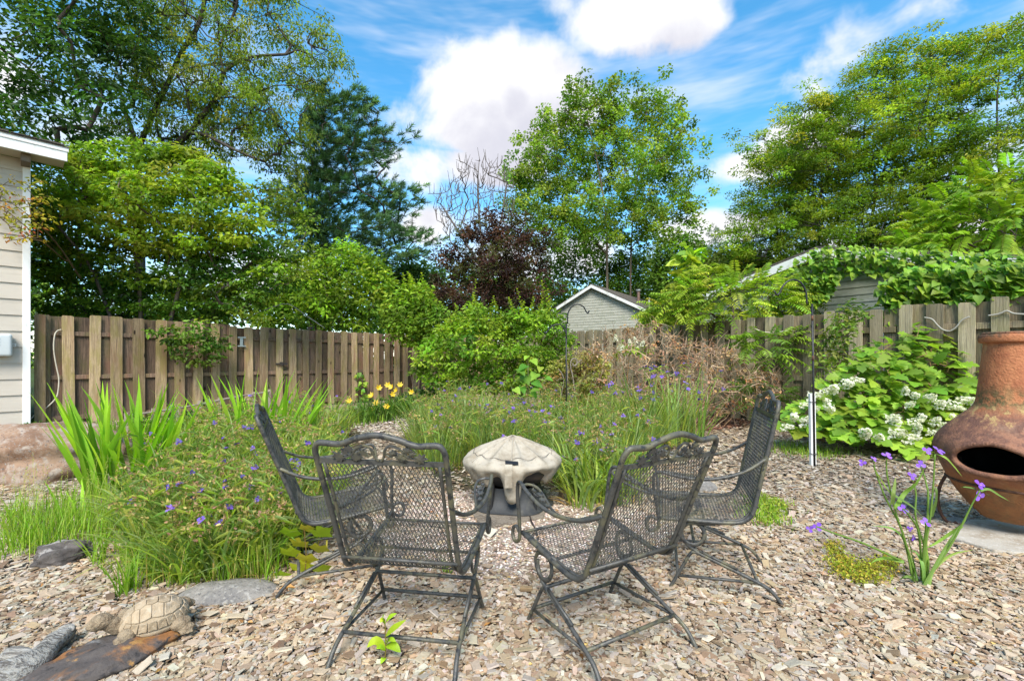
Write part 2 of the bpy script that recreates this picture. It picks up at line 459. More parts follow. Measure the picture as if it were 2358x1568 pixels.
def ground_mat(name, cols, scale, soft=.02, bump=.6, dirt=None, dscale=.8):
    m, t, o = new_mat(name)
    tc = t.n('ShaderNodeTexCoord').outputs['Object']
    vo = t.n('ShaderNodeTexVoronoi', {'Vector': t.n('ShaderNodeMapping', {'Vector': tc, 'Scale': (1, 1.6, 1)}).outputs[0], 'Scale': scale})
    rnd = t.n('ShaderNodeSeparateColor', {0: vo.outputs['Color']}).outputs[0]
    col = t.ramp(rnd, [(i / max(1, len(cols) - 1), c) for i, c in enumerate(cols)], 'CONSTANT' if len(cols) > 3 else 'LINEAR')
    if dirt:
        nz = t.n('ShaderNodeTexNoise', {'Vector': tc, 'Scale': dscale, 'Detail': 7.0, 'Roughness': .65}).outputs[0]
        col = t.mix(t.smooth(nz, .42, .62), col, dirt)
    bs = t.n('ShaderNodeBsdfPrincipled', {'Base Color': col, 'Roughness': .95, 'Specular IOR Level': .15})
    b = t.n('ShaderNodeBump', {'Strength': bump, 'Distance': .02, 'Height': t.math('MULTIPLY', vo.outputs['Distance'], -1.0)})
    t.link(b.outputs[0], bs.inputs['Normal']); t.link(bs.outputs[0], o.inputs[0]); return m


M_LAWN = ground_mat('lawn_surface', [(.03, .055, .015), (.05, .09, .02), (.07, .11, .03)], 30, dirt=(.05, .045, .02))
M_YARD = ground_mat('mulch_surface', [(.27, .20, .135), (.36, .29, .21), (.20, .14, .09), (.42, .36, .28), (.31, .23, .15)], 70, dirt=(.17, .115, .07), dscale=3)
M_SOIL = ground_mat('soil_surface', [(.05, .035, .022), (.08, .055, .035), (.12, .085, .05)], 45, dirt=(.045, .05, .02), dscale=2)
M_REDM = ground_mat('red_mulch_surface', [(.11, .05, .03), (.16, .075, .045), (.07, .035, .024), (.21, .12, .075)], 38)
M_PEB = ground_mat('gravel_surface', [(.30, .24, .19), (.42, .34, .28), (.24, .18, .14), (.5, .44, .38)], 90, dirt=(.22, .15, .10), dscale=5)

ground = sheet('ground', [(-500, -60), (500, -60), (500, 900), (-500, 900)], -.012, M_LAWN, 'green lawn stretching away beyond the wooden fence')
yard = sheet('mulch_yard', [(-11, -6), (9, -6), (9.5, 4.2), (7.12, 6.33), (-.8, 17.5), (-8.98, 8.6), (-12, 5.2)], -.004, M_YARD, 'yard floor of pale grey tan wood chip mulch')
bed_l = [G(x, y) for x, y in [(400, 1335), (560, 1345), (690, 1320), (760, 1230), (770, 1120), (860, 1010), (800, 965), (420, 985), (300, 1060), (280, 1160), (330, 1290)]]
bed_c = [G(x, y) for x, y in [(1020, 1130), (1120, 1150), (1300, 1165), (1430, 1180), (1480, 1090), (1600, 1010), (1550, 975), (1350, 960), (1000, 945), (900, 975), (960, 1040)]]
bed_r = [G(x, y) for x, y in [(1420, 985), (1560, 1000), (1700, 985), (1790, 965), (1800, 945), (1400, 940)]]
bed_h = [G(x, y) for x, y in [(1760, 980), (1900, 1020), (2100, 1055), (2260, 1040), (2358, 1000), (2358, 960), (2000, 950), (1780, 950)]]
sheet('planting_bed', [tuple(p) for p in bed_l], .002, M_SOIL, 'dark soil of the planting bed beside the left fence', 'soil')
sheet('planting_bed', [tuple(p) for p in bed_c], .002, M_SOIL, 'dark soil of the planting bed behind the fire pit', 'soil')
sheet('mulch_bed', [tuple(p) for p in bed_r], .003, M_REDM, 'reddish brown bark mulch under the dead brown shrub', 'mulch')
sheet('planting_bed', [tuple(p) for p in bed_h], .002, M_SOIL, 'shaded soil under the white flowering hydrangea', 'soil')
GRC = np.array([.02, 3.55]); GRR = np.array([1.28, .95])
gp = [(GRC[0] + GRR[0] * math.cos(a) * (1 + .08 * math.sin(3 * a)), GRC[1] + GRR[1] * math.sin(a) * (1 + .07 * math.cos(4 * a))) for a in np.linspace(0, 2 * PI, 40, endpoint=False)]
sheet('gravel_patch', gp, .003, M_PEB, 'patch of pinkish pea gravel round the covered fire pit', 'gravel')


def in_xy(poly, X, Y): return in_poly([(p[0], p[1]) for p in poly], X, Y)


# ---- wood chips, each a small split slab
def chip_arrays(X, Y, L, Wd, T, Z, az, tilt, roll):
    n = len(X)
    base = np.array([(-.5, -.5, 0), (.5, -.42, 0), (.42, .5, 0), (-.45, .44, 0)])
    xy = base[None, :, :2] + rng.uniform(-.13, .13, (n, 4, 2))
    lo = np.zeros((n, 4, 3)); lo[..., :2] = xy * np.stack([L, Wd], -1)[:, None]; hi = lo.copy(); hi[..., 2] = T[:, None]
    hi[..., :2] *= rng.uniform(.82, .98, (n, 1, 2)); hi[:, :, 2] += rng.uniform(-.3, .3, (n, 4)) * T[:, None]
    V = np.concatenate([lo, hi], 1)
    ca, sa = np.cos(az), np.sin(az); ct, st = np.cos(tilt), np.sin(tilt); cr, sr = np.cos(roll), np.sin(roll)
    x, y, z = V[..., 0], V[..., 1], V[..., 2]
    x, z = x * ct[:, None] + z * st[:, None], -x * st[:, None] + z * ct[:, None]
    y, z = y * cr[:, None] - z * sr[:, None], y * sr[:, None] + z * cr[:, None]
    x, y = x * ca[:, None] - y * sa[:, None], x * sa[:, None] + y * ca[:, None]
    low = z.min(1, keepdims=True)
    return np.stack([x, y, z], -1), X, Y, Z - np.minimum(low[:, 0], 0) * .45


CHIPF = np.array([[4, 5, 6, 7], [0, 1, 5, 4], [1, 2, 6, 5], [2, 3, 7, 6], [3, 0, 4, 7]])
CHIP_PAL = [(.365, .288, .20), (.405, .335, .25), (.31, .228, .148), (.23, .155, .095), (.41, .355, .285), (.33, .235, .145), (.145, .095, .06), (.32, .28, .23)]
CHIP_W = [.2, .18, .14, .09, .13, .12, .05, .09]
N0 = 300000
Yc = rng.uniform(1.55, 9.5, N0) ** 1.0
Xc = rng.uniform(-1.22, 1.22, N0) * Yc
wgt = Yc * (2.2 / Yc) ** 1.55
keep = rng.uniform(0, wgt.max(), N0) < wgt
inbed = in_xy(bed_l, Xc, Yc) | in_xy(bed_c, Xc, Yc)
keep &= ~(inbed & (rng.uniform(size=N0) < .72))
keep &= ~(in_xy(bed_r, Xc, Yc) & (rng.uniform(size=N0) < .9))
inhy = in_xy(bed_h, Xc, Yc); keep &= ~(inhy & (rng.uniform(size=N0) < .8))
rg = np.hypot((Xc - GRC[0]) / GRR[0], (Yc - GRC[1]) / GRR[1]) + rng.normal(0, .09, N0)
keep &= ~((rg < .95) & (rng.uniform(size=N0) < .93))
keep &= (Xc > -8.5 + 0 * Yc)
Xc, Yc = Xc[keep], Yc[keep]; n = len(Xc)
sc = (np.maximum(Yc, 2) / 2.2) ** .38
L = np.clip(rng.lognormal(math.log(.0275), .42, n), .011, .08) * sc; Wd = L * rng.uniform(.26, .66, n); T = rng.uniform(.0025, .006, n)
Z = rng.uniform(0, .018, n) ** 1.0
az = rng.normal(.15, .75, n) * 1.2; az[rng.uniform(size=n) < .25] += PI / 2
V, X_, Y_, Zz = chip_arrays(Xc, Yc, L, Wd, T, Z, az, rng.normal(0, .17, n), rng.normal(0, .15, n))
cc = jit(CHIP_PAL, n, .14, .03, CHIP_W)
# patches of damper, browner chips
pn = .45 * (np.sin(Xc * 1.9 + 1.3 * np.sin(Yc * 1.3)) * np.sin(Yc * 2.1 + 1.1 * np.sin(Xc * 1.7)) + .6 * np.sin(Xc * 4.3 + Yc * 3.1) * np.sin(Yc * 5.2 - Xc * 2.7) + .4 * rng.normal(size=n))
cc *= np.clip(1 + .22 * pn, .7, 1.25)[:, None]
brown = np.clip(pn - .12, 0, .5)[:, None]; cc = cc * (1 - brown) + cc * np.array([.86, .70, .52]) * brown
Vw = V.copy(); Vw[..., 0] += X_[:, None]; Vw[..., 1] += Y_[:, None]; Vw[..., 2] += Zz[:, None]
# the 300 that show largest lie singly, the others are one scatter
size = L * Wd / Yc ** 2 + np.where(Z > .012, 2e-5, 0)
vis = (np.abs(Xc / Yc) < 1.10) & (Yc > 1.86)
size = np.where(vis, size, 0)
top = np.argsort(-size)[:300]
rest = np.ones(n, bool); rest[top] = False
mb = MB(); nr = rest.sum()
Vr = Vw[rest]; Yr = Yc[rest]; Q = np.arange(nr)[:, None, None] * 8 + CHIPF[None]          # far chips keep only the faces thick enough to see
fc = Vr[np.arange(nr)[:, None, None], CHIPF[None]].mean(2)[..., 1] - Yr[:, None]; fc[:, 0] = -9
rank = np.argsort(np.argsort(fc, 1), 1); kp = np.ones((nr, 5), bool); kp[(Yr > 3.0)] = rank[Yr > 3.0] < 3; kp[Yr > 4.6] = rank[Yr > 4.6] < 1
mb.add(Vr.reshape(-1, 3), [Q[kp]], np.repeat(cc[rest], 8, 0))
chips = mb.build('wood_chips', M_CHIP)
tag(chips, 'pale weathered wood chips covering the yard floor', 'wood chips', None, 'stuff')
for i in top:
    me = np_mesh('wood_chip', V[i], [CHIPF], np.repeat(cc[i][None], 8, 0), [M_CHIP])
    link('wood_chip', me, yard, (X_[i], Y_[i], Zz[i] + .006))


def scatter_pebbles(name, X, Y, r, pal, mat, label, cat, w=None, z=.0):
    n = len(X); a = np.arange(5) * 2 * PI / 5
    ring = np.stack([np.cos(a), np.sin(a), np.zeros(5) + .25], -1)
    tpl = np.vstack([ring, [[0, 0, .75]]])
    V = tpl[None] * r[:, None, None] * rng.uniform(.7, 1.25, (n, 6, 1)); V = V * np.stack([rng.uniform(.8, 1.4, n), rng.uniform(.7, 1.1, n), np.ones(n)], -1)[:, None]
    az = rng.uniform(0, 2 * PI, n); x = V[..., 0] * np.cos(az)[:, None] - V[..., 1] * np.sin(az)[:, None]; y = V[..., 0] * np.sin(az)[:, None] + V[..., 1] * np.cos(az)[:, None]
    V = np.stack([x + X[:, None], y + Y[:, None], V[..., 2] + z], -1)
    k = np.arange(5); T3 = np.stack([k, (k + 1) % 5, np.full(5, 5)], -1)
    Fq = (np.arange(n)[:, None, None] * 6 + T3[None]).reshape(-1, 3)
    mb = MB(); mb.add(V.reshape(-1, 3), [Fq], np.repeat(jit(pal, n, .2, .05, w), 6, 0))
    return tag(mb.build(name, mat), label, cat, None, 'stuff')


M_STONEC = attr_mat('pebble_surface', .7, .2, 120, (1, 1, 1), .1)
NG = 15000; a = rng.uniform(0, 2 * PI, NG); q = np.sqrt(rng.uniform(0, 1, NG)) * 1.05
scatter_pebbles('gravel', GRC[0] + GRR[0] * q * np.cos(a), GRC[1] + GRR[1] * q * np.sin(a), rng.uniform(.0045, .012, NG),
                [(.50, .42, .35), (.60, .54, .47), (.42, .32, .25), (.36, .27, .20), (.55, .42, .33), (.26, .18, .13)], M_STONEC, 'pinkish pea gravel round the fire pit', 'gravel', z=.002)
# gravel of the side path between the two plantings
pp = sample_poly([(800, 965), (940, 950), (985, 985), (900, 1010), (830, 1000)], 900)
gx = np.array([G(x, y) for x, y in pp])
scatter_pebbles('path_gravel', gx[:, 0], gx[:, 1], rng.uniform(.015, .032, len(gx)), [(.5, .43, .36), (.42, .36, .30), (.34, .28, .22)], M_STONEC, 'pale gravel of the narrow path behind the chairs', 'gravel', z=.002)
# red bark bits
rp = sample_poly([(1440, 985), (1560, 1000), (1700, 985), (1800, 960), (1800, 948), (1420, 948)], 2600)
gx = np.array([G(x, y) for x, y in rp]); n = len(gx)
V, X_, Y_, Zz = chip_arrays(gx[:, 0], gx[:, 1], rng.uniform(.04, .1, n), rng.uniform(.015, .035, n), rng.uniform(.006, .014, n), rng.uniform(.003, .03, n), rng.uniform(0, 6, n), rng.normal(0, .3, n), rng.normal(0, .3, n))
V[..., 0] += X_[:, None]; V[..., 1] += Y_[:, None]; V[..., 2] += Zz[:, None]
mb = MB(); mb.add(V.reshape(-1, 3), [(np.arange(n)[:, None, None] * 8 + CHIPF[None]).reshape(-1, 4)], np.repeat(jit([(.15, .07, .045), (.2, .1, .06), (.09, .05, .035), (.28, .18, .12)], n, .25, .05), 8, 0))
tag(mb.build('bark_mulch', M_CHIP), 'reddish bark mulch pieces beneath the dead shrub', 'mulch', None, 'stuff')


# ================================================================== FENCES
def board_mesh(w, h, th, seed, ear=.022):
    r = random.Random(seed)
    pts = [(-w / 2, 0), (w / 2, 0), (w / 2 + r.uniform(-.004, .002), h * .5), (w / 2, h - ear), (w / 2 - ear, h - r.uniform(0, .006)), (-w / 2 + ear, h), (-w / 2, h - ear), (-w / 2 + r.uniform(-.002, .004), h * .5)]
    n = len(pts); V = [(x, -th / 2, z) for x, z in pts] + [(x, th / 2, z) for x, z in pts]
    me = bpy.data.meshes.new('board'); Fc = [list(range(n)), list(range(2 * n - 1, n - 1, -1))] + [[i + n, (i + 1) % n + n, (i + 1) % n, i] for i in range(n)]
    me.from_pydata(V, [], Fc); bevel_mesh(me, .003, 1); return me


def fence(name, label, A, B, segs_h, pitch=.352, bw=.192, mats=(None, None), rails=(.14, .93, 1.78), extra=0.0, skip=()):
    A = Vector(A); B = Vector(B); t = (B - A); Ln = t.length; rz = math.atan2(t.y, t.x)
    root = thing(name, label, 'fence', (A.x, A.y, 0), rz)
    fr = [board_mesh(bw, 2.14, .02, 50 + i) for i in range(6)]; bk = [board_mesh(bw, 2.14, .02, 80 + i) for i in range(5)]
    for m in fr: m.materials.append(mats[0])
    for m in bk: m.materials.append(mats[1])
    x = -extra; i = 0
    def hgt(x):
        for x0, h in segs_h[::-1]:
            if x >= x0: return h
        return segs_h[0][1]
    while x < Ln + .05:
        r = random.Random(i * 7 + 1)
        s = hgt(x) / 2.14 * r.uniform(.988, 1.008)
        link('board', fr[r.randrange(6)], root, (x + bw / 2 + r.uniform(-.02, .02), -.034, .02), (r.uniform(-.006, .006), r.uniform(-.010, .010), 0), (r.uniform(.86, 1.06), 1, s))
        link('board', bk[r.randrange(5)], root, (x + bw / 2 + pitch / 2 + r.uniform(-.02, .02), .034, .02), (0, r.uniform(-.009, .009), 0), (r.uniform(1.28, 1.42), 1, s * r.uniform(.985, 1.003)))
        x += pitch; i += 1
    x0 = -extra
    while x0 < Ln:
        x1 = min(x0 + 2.46, Ln)
        for k, z in enumerate(rails):
            me = np_mesh('rail', *box(x0 + .01, x1 - .01, -.0215, .0215, z - .045 + random.uniform(-.012, .012), z + .045), None, [mats[1]]); bevel_mesh(me, .004, 1)
            link('rail', me, root)
        me = np_mesh('post', *box(x1 - .05, x1 + .05, .05, .15, 0, hgt(x1) - .06), None, [mats[1]]); bevel_mesh(me, .006, 1)
        link('post', me, root)
        x0 = x1
    return root


FA, FB, FC = Vector((-8.98, 8.6)), Vector((-.8, 17.5)), Vector((7.12, 6.33))
fence('board_fence', 'mossy brown board fence running back from the beige house', (*FA, 0), (*FB, 0), [(-1, 2.13), (3.15, 2.06), (7.4, 2.08)], mats=(M_FENCE, M_FENCE_B), extra=.0)
tR = (FC - FB).normalized()
fence('board_fence', 'grey green board fence running behind the hydrangea and dead shrub', (*FB, 0), (*(FC + tR * 3.2), 0), [(-1, 2.10), (8.2, 2.12), (11.0, 2.13), (13.2, 2.18)], mats=(M_FENCE_G, M_FENCE_GB), extra=.0)


def fence_at(xv, A=FA, B=FB, off=0.0):
    """fence point sighted at picture x; off moves it towards the yard"""
    t = (B - A).normalized(); n = Vector((t.y, -t.x)); A2 = A + n * off
    u = (xv - CX) / F; s = (u * A2.y - A2.x) / (t.x - u * t.y); return A2 + t * s


# end post of the fence by the house
kp = fence_at(92, off=.10)
me = board_mesh(.15, 2.13, .10, 9, .03); me.materials.append(M_FENCE)
tag(link('fence_post', me, None, (kp.x, kp.y, 0), (0, 0, math.atan2(8.9, 8.18))), 'reddish brown fence post standing against the white house corner', 'post')


# ================================================================== BEIGE HOUSE CORNER
def lap_board(x0a, x1a, x0b, x1b, z0, z1, th=.018):
    """siding board: thick at its lower edge; separate ends for bottom (a) and top (b)"""
    V = [(x0a, 0, z0), (x1a, 0, z0), (x1a, -th, z0), (x0a, -th, z0), (x0b, 0, z1), (x1b, 0, z1), (x1b, -.003, z1), (x0b, -.003, z1)]
    return V, [np.array([[0, 1, 2, 3], [7, 6, 5, 4], [3, 2, 6, 7], [1, 5, 6, 2], [0, 3, 7, 4], [1, 0, 4, 5]])]


M_BEIGE = simple_mat('beige_siding', (.47, .415, .345), .55, 0, [((.40, .35, .285), 3.0, .5, .75), ((.52, .47, .40), 18.0, .5, .8)], bump=.12, bscale=40, stretch=(.3, 1, 5), objval=.06)
M_WHITE = simple_mat('white_trim_paint', (.74, .73, .70), .45, 0, [((.58, .57, .52), 6.0, .55, .75)], bump=.06, bscale=50)
M_SOFFIT = simple_mat('soffit_paint', (.50, .45, .36), .6, 0, [((.42, .38, .30), 2.0, .5, .7)])
M_SHINGLE = simple_mat('roof_shingles', (.09, .075, .06), .95, 0, [((.05, .045, .04), 14.0, .45, .6), ((.14, .12, .09), 30.0, .52, .66)], bump=.6, bscale=60)
M_BOXGREY = simple_mat('grey_plastic_box', (.50, .53, .53), .4, 0, [((.44, .47, .47), 5.0, .5, .7)])
hr = math.atan2(8.9, 8.18)
house = thing('house', 'beige clapboard house corner with white trim and overhanging eave', 'house', (-8.84, 8.35, 0), hr)
link('wall', np_mesh('wall', *box(-6, -.02, .002, 4, 0, 4.92), None, [M_BEIGE]), house)
z = .06
while z < 4.85:
    link('siding_board', np_mesh('siding_board', *lap_board(-6, -.098, -6, -.098, z, min(z + .305, 4.90), .026), None, [M_BEIGE]), house); z += .289
me = np_mesh('corner_trim', *box(-.098, .004, -.032, .08, .04, 4.91), None, [M_WHITE]); bevel_mesh(me, .004, 1); link('corner_trim', me, house)
for x in np.arange(-5.6, .5, .62):
    link('soffit_panel', np_mesh('soffit_panel', *box(x, min(x + .612, .43), -.485, -.002, 4.925, 4.94), None, [M_SOFFIT]), house)
me = np_mesh('eave_bracket', *box(-.12, .0, -.40, -.034, 4.78, 4.922), None, [simple_mat('brown_trim', (.16, .12, .08), .7, 0, [((.10, .075, .05), 8.0, .5, .7)])]); link('eave_bracket', me, house)
me = np_mesh('fascia', *box(-6, .46, -.53, -.49, 4.90, 5.13), None, [M_WHITE]); bevel_mesh(me, .005, 1); link('fascia', me, house)
me = np_mesh('drip_edge', *box(-6, .475, -.545, -.532, 5.075, 5.15), None, [M_WHITE]); link('drip_edge', me, house)
V = [(-6, -.56, 5.16), (.49, -.56, 5.16), (.49, 3.4, 6.3), (-6, 3.4, 6.3)]; V += [(x, y, z - .018) for x, y, z in V]
rf = link('roof', np_mesh('roof', V, [np.array([[0, 1, 2, 3], [7, 6, 5, 4], [0, 4, 5, 1], [1, 5, 6, 2], [2, 6, 7, 3], [3, 7, 4, 0]])], None, [M_SHINGLE]), house)
for k in range(9):
    r = random.Random(k); y0 = -.57 + k * .0
    x0 = .42 - k * .34
    link('shingle', np_mesh('shingle', *box(x0 - .32, x0, -.575, -.30, 5.168 + .003 * (k % 2), 5.182 + .01 * r.random()), None, [M_SHINGLE]), rf)

# utility box with its embossed leaf mark
ub = thing('utility_box', 'rounded grey plastic utility box mounted on the beige siding', 'box', Vector((-8.84, 8.35, 0)) + Vector((math.cos(hr), math.sin(hr), 0)) * -.50 + Vector((math.sin(hr), -math.cos(hr), 0)) * .03 + Vector((0, 0, 1.535)), hr)
me = np_mesh('cover', *box(-.28, .28, -.15, 0, -.20, .20), None, [M_BOXGREY]); bevel_mesh(me, .05, 4); me.polygons.foreach_set('use_smooth', [True] * len(me.polygons)); link('cover', me, ub)
mb = MB()
for k in range(3):
    mb.add(*tube(smooth_path([(-.02 + .0 * k, -.152, -.10 + .055 * k), (.06, -.154, -.075 + .055 * k), (.13, -.152, .01 + .055 * k)], 5), .006, 5))
mb.build('leaf_emblem', M_BOXGREY, ub)
mb = MB(); mb.add(*tube([(.28, -.07, .02), (.315, -.07, .02), (.315, -.07, -.02), (.28, -.07, -.02)], .009, 6)); mb.build('latch', M_BOXGREY, ub)


def cable(name, label, pts, r, mat, cat='cable', n=8):
    mb = MB(); mb.add(*tube(smooth_path([tuple(p) for p in pts], n), r, 7)); o = mb.build(name, mat, None, True)
    return tag(o, label, cat)


M_CORD = simple_mat('cream_cord', (.55, .49, .38), .5, 0, [((.42, .36, .27), 10.0, .5, .7)])
M_CORDG = simple_mat('grey_cord', (.30, .28, .24), .6)
def on_fence(x, y, off=.075, A=FA, B=FB):
    p = fence_at(x, A, B, off); return P(x, y, p.y)
pts = [(x / 3.563 / 1.27226, (y / 3.563 + 860) / 1.27226) for x, y in [(640, 376), (595, 392), (570, 440), (560, 560), (575, 690), (597, 800), (615, 900), (600, 1050), (560, 1120), (470, 1200), (380, 1250), (290, 1340)]]
cable('cord', 'cream cord looping down the fence beside the white house trim', [on_fence(x, y, .10 if i > 1 else .06) for i, (x, y) in enumerate(pts)], .011, M_CORD)
pts = [(2128, 731), (2146, 735), (2158, 748), (2171, 759), (2188, 762), (2203, 752), (2214, 738), (2233, 729)]
cable('cord', 'pale grey cord sagging in front of the fence above the hydrangea', [on_fence(x, y, .085, FB, FC) for x, y in pts], .011, M_CORDG)
pts = [(2275, 727), (2300, 723), (2318, 716), (2335, 722), (2365, 724)]
cable('cord', 'short pale cord knotted along the fence rail above the clay chimney', [on_fence(x, y, .085, FB, FC) for x, y in pts], .012, M_CORDG)
pts = [(1738, 757), (1760, 765), (1790, 765), (1815, 761)]
cable('cord', 'thin tan cord on the fence rail behind the hanging green sapling', [on_fence(x, y, .085, FB, FC) for x, y in pts], .011, M_CORD)
pv = [(538, 752), (590, 722), (640, 703), (655, 700), (672, 704), (710, 730), (748, 756)]
cable('rope', 'pale rope peaked like a tent above the fence boards', [P(x, y, fence_at(x).y + .06) for x, y in pv], .012, M_CORDG, 'rope', 3)
cable('overhead_wire', 'thin dark wire stretched above the vine covered fence', [P(2255, 622, 9.2), P(2310, 606, 8.6), P(2380, 590, 8.0)], .006, M_BLACK, 'wire')

# small metal ornament on a fence board
p = on_fence(556, 787, .06)
orn = thing('metal_bracket', 'small grey metal bracket nailed to a fence board', 'bracket', p, hr)
Mz = simple_mat('zinc', (.38, .40, .38), .45, .6, [((.25, .27, .25), 20.0, .5, .7)])
link('plate', np_mesh('plate', *box(-.035, .035, -.012, 0, -.09, .09), None, [Mz]), orn)
link('flange', np_mesh('flange', *box(-.085, .085, -.03, -.004, .09, .12), None, [Mz]), orn)
link('flange', np_mesh('flange', *box(-.085, .085, -.03, -.004, -.12, -.09), None, [Mz]), orn)

# dark metal latch further along
p = on_fence(648, 838, .06)
lt = thing('fence_latch', 'rusty dark latch on the fence boards behind the sword leaves', 'latch', p, hr)
Mr = simple_mat('rusty_metal', (.05, .042, .036), .7, .3, [((.12, .07, .04), 25.0, .5, .65)])
link('bar', np_mesh('bar', *box(-.14, .14, -.03, 0, -.02, .025), None, [Mr]), lt)
link('hasp', np_mesh('hasp', *box(-.05, .03, -.05, -.03, -.05, .05), None, [Mr]), lt)

# low edging fence in the bed
M_EDGE = simple_mat('edging_wood', (.36, .29, .22), .85, 0, [((.22, .17, .13), 12.0, .45, .65)])
ed = thing('edging_fence', 'low thin wooden edging with short stakes in the bed', 'edging', P(300, 960, 6.9) * 1)
ed.location.z = 0
e0 = Vector((P(290, 958, 6.7).x, 6.7, 0)); e1 = Vector((P(620, 902, 9.4).x, 9.4, 0)); rel = e1 - e0
ed.location = e0
zt = [H + (HZ - y) / F * Y for y, Y in ((958, 6.7), (902, 9.4))]
mb = MB(); mb.add(*tube(smooth_path([Vector((0, 0, zt[0])) , rel * .35 + Vector((0, 0, zt[0] * .65 + zt[1] * .35 - .015)), rel * .7 + Vector((0, 0, zt[0] * .3 + zt[1] * .7 + .01)), rel + Vector((0, 0, zt[1]))], 5), .016, 6)); mb.build('rail', M_EDGE, ed)
for k in range(8):
    q = k / 7; c = rel * q; zz = zt[0] * (1 - q) + zt[1] * q
    me = np_mesh('stake', *box(-.022, .022, -.012, .012, 0, zz + .05), None, [M_EDGE]); link('stake', me, ed, c, (0, 0, hr))


# ================================================================== NEIGHBOUR HOUSES
def gable_house(name, label, org, rz, half, zap, zeave, depth, plank, zlow, msid, mtrim, overhang=.25, right=None):
    root = thing(name, label, 'house', org, rz); sl = (zap - zeave) / half
    hr_ = right or half
    zr = zap - sl * hr_
    body = [(-half, 0.03, 0), (hr_, 0.03, 0), (hr_, 0.03, zr), (0, 0.03, zap), (-half, 0.03, zeave)]
    V = body + [(x, depth, z) for x, _, z in body]
    Fc = [[0, 1, 2, 3, 4], [9, 8, 7, 6, 5], [0, 4, 9, 5], [1, 6, 7, 2], [1, 0, 5, 6]]
    link('wall', np_mesh('wall', V, [np.array([f]) for f in Fc], None, [msid]), root)
    z = zlow
    while z < zap - .05:
        z1 = min(z + plank * 1.06, zap - .01)
        def ends(zz): return (max(-half, -(zap - zz) / sl), min(hr_, (zap - zz) / sl))
        a, b = ends(z); c, d_ = ends(z1)
        link('siding_board', np_mesh('siding_board', *lap_board(a, b, c, d_, z, z1, .022), None, [msid]), root); z += plank
    for s, hw, ze in ((-1, half, zeave), (1, hr_, zr)):
        ex = hw + overhang; zz = zap - sl * ex
        # roof slope: a slab with its rake board
        V = [(0, -.3, zap + .09), (s * ex, -.3, zz + .09), (s * ex, depth + .3, zz + .09), (0, depth + .3, zap + .09)]
        V += [(x, y, z - .07) for x, y, z in V]
        Fq = np.array([[0, 1, 2, 3], [7, 6, 5, 4], [0, 4, 5, 1], [1, 5, 6, 2], [2, 6, 7, 3], [3, 7, 4, 0]])
        link('roof', np_mesh('roof', V, [Fq], None, [M_SHINGLE]), root)
        V = [(0, -.305, zap + .03), (s * ex, -.305, zz + .03), (s * ex, -.305, zz - .16), (0, -.305, zap - .16)]
        V += [(x, -.27, z) for x, y, z in V]
        link('rake_board', np_mesh('rake_board', V, [Fq], None, [mtrim]), root)
    return root


M_GREYSID = simple_mat('grey_green_siding', (.34, .335, .275), .6, 0, [((.26, .265, .20), 2.5, .48, .68), ((.21, .20, .15), 7.0, .58, .72)], stretch=(1, 1, .5), objval=.1)
M_OFFW = simple_mat('offwhite_trim', (.62, .62, .58), .6, 0, [((.45, .45, .40), 4.0, .5, .7)])
nh = gable_house('house', 'distant grey gabled house with brown shingle roof and pipes', (5.0, 28, 0), math.atan2(-.58, .815), 3.13, 5.77, 4.2, 12, .165, 2.9, M_GREYSID, M_OFFW, .35)
mb = MB(); mb.add(*tube([(1.55, 3.6, 5.0), (1.55, 3.6, 5.75)], .10, 10)); fl = mb.build('flue_pipe', simple_mat('rust_flue', (.16, .10, .075), .7, .2, [((.25, .2, .17), 9.0, .5, .7)]), nh)
mb = MB(); mb.add(*tube([(1.55, 3.6, 5.70), (1.55, 3.6, 5.76), (1.55, 3.6, 5.84)], [.12, .17, .17], 10)); mb.build('flue_cap', Mz, fl)
mb = MB(); mb.add(*tube([(2.0, 4.4, 4.7), (2.0, 4.4, 5.35)], .06, 8)); mb.build('vent_pipe', M_OFFW, nh)
M_SHEDS = simple_mat('weathered_green_siding', (.36, .375, .31), .75, 0, [((.25, .27, .20), 3.0, .48, .66), ((.44, .44, .40), 9.0, .5, .7)], stretch=(.6, 1, 2), objval=.12)
shed = gable_house('shed', 'weathered pale green shed gable overgrown with vines behind the fence', (7.02, 10.27, 0), math.atan2(-.816, .578), 3.6, 3.70, 2.8, 6, .16, 1.7, M_SHEDS, M_OFFW, .3)
shed['category'] = 'shed'

# ================================================================== IRON CHAIRS
# local frame: x to the sitter's right, y forward, z up, origin on the floor between the feet
def back_y(z): return -.135 - (z - .42) * .27
TR = .0115
def wrap(s):
    """seat and back profile: path length s from the top of the back to the front lip -> (y, z)"""
    return None
prof = smooth_path([(0, back_y(.905), .905), (0, back_y(.75), .75), (0, back_y(.58), .58), (0, back_y(.47), .47), (0, -.105, .415), (0, -.05, .392), (0, .06, .388), (0, .2, .392), (0, .31, .397), (0, .345, .385), (0, .356, .35)], 8)
seglen = np.concatenate([[0], np.cumsum(np.linalg.norm(np.diff(prof, axis=0), axis=1))])
def on_prof(s): return np.stack([np.interp(s, seglen, prof[:, 1]), np.interp(s, seglen, prof[:, 2])], -1)


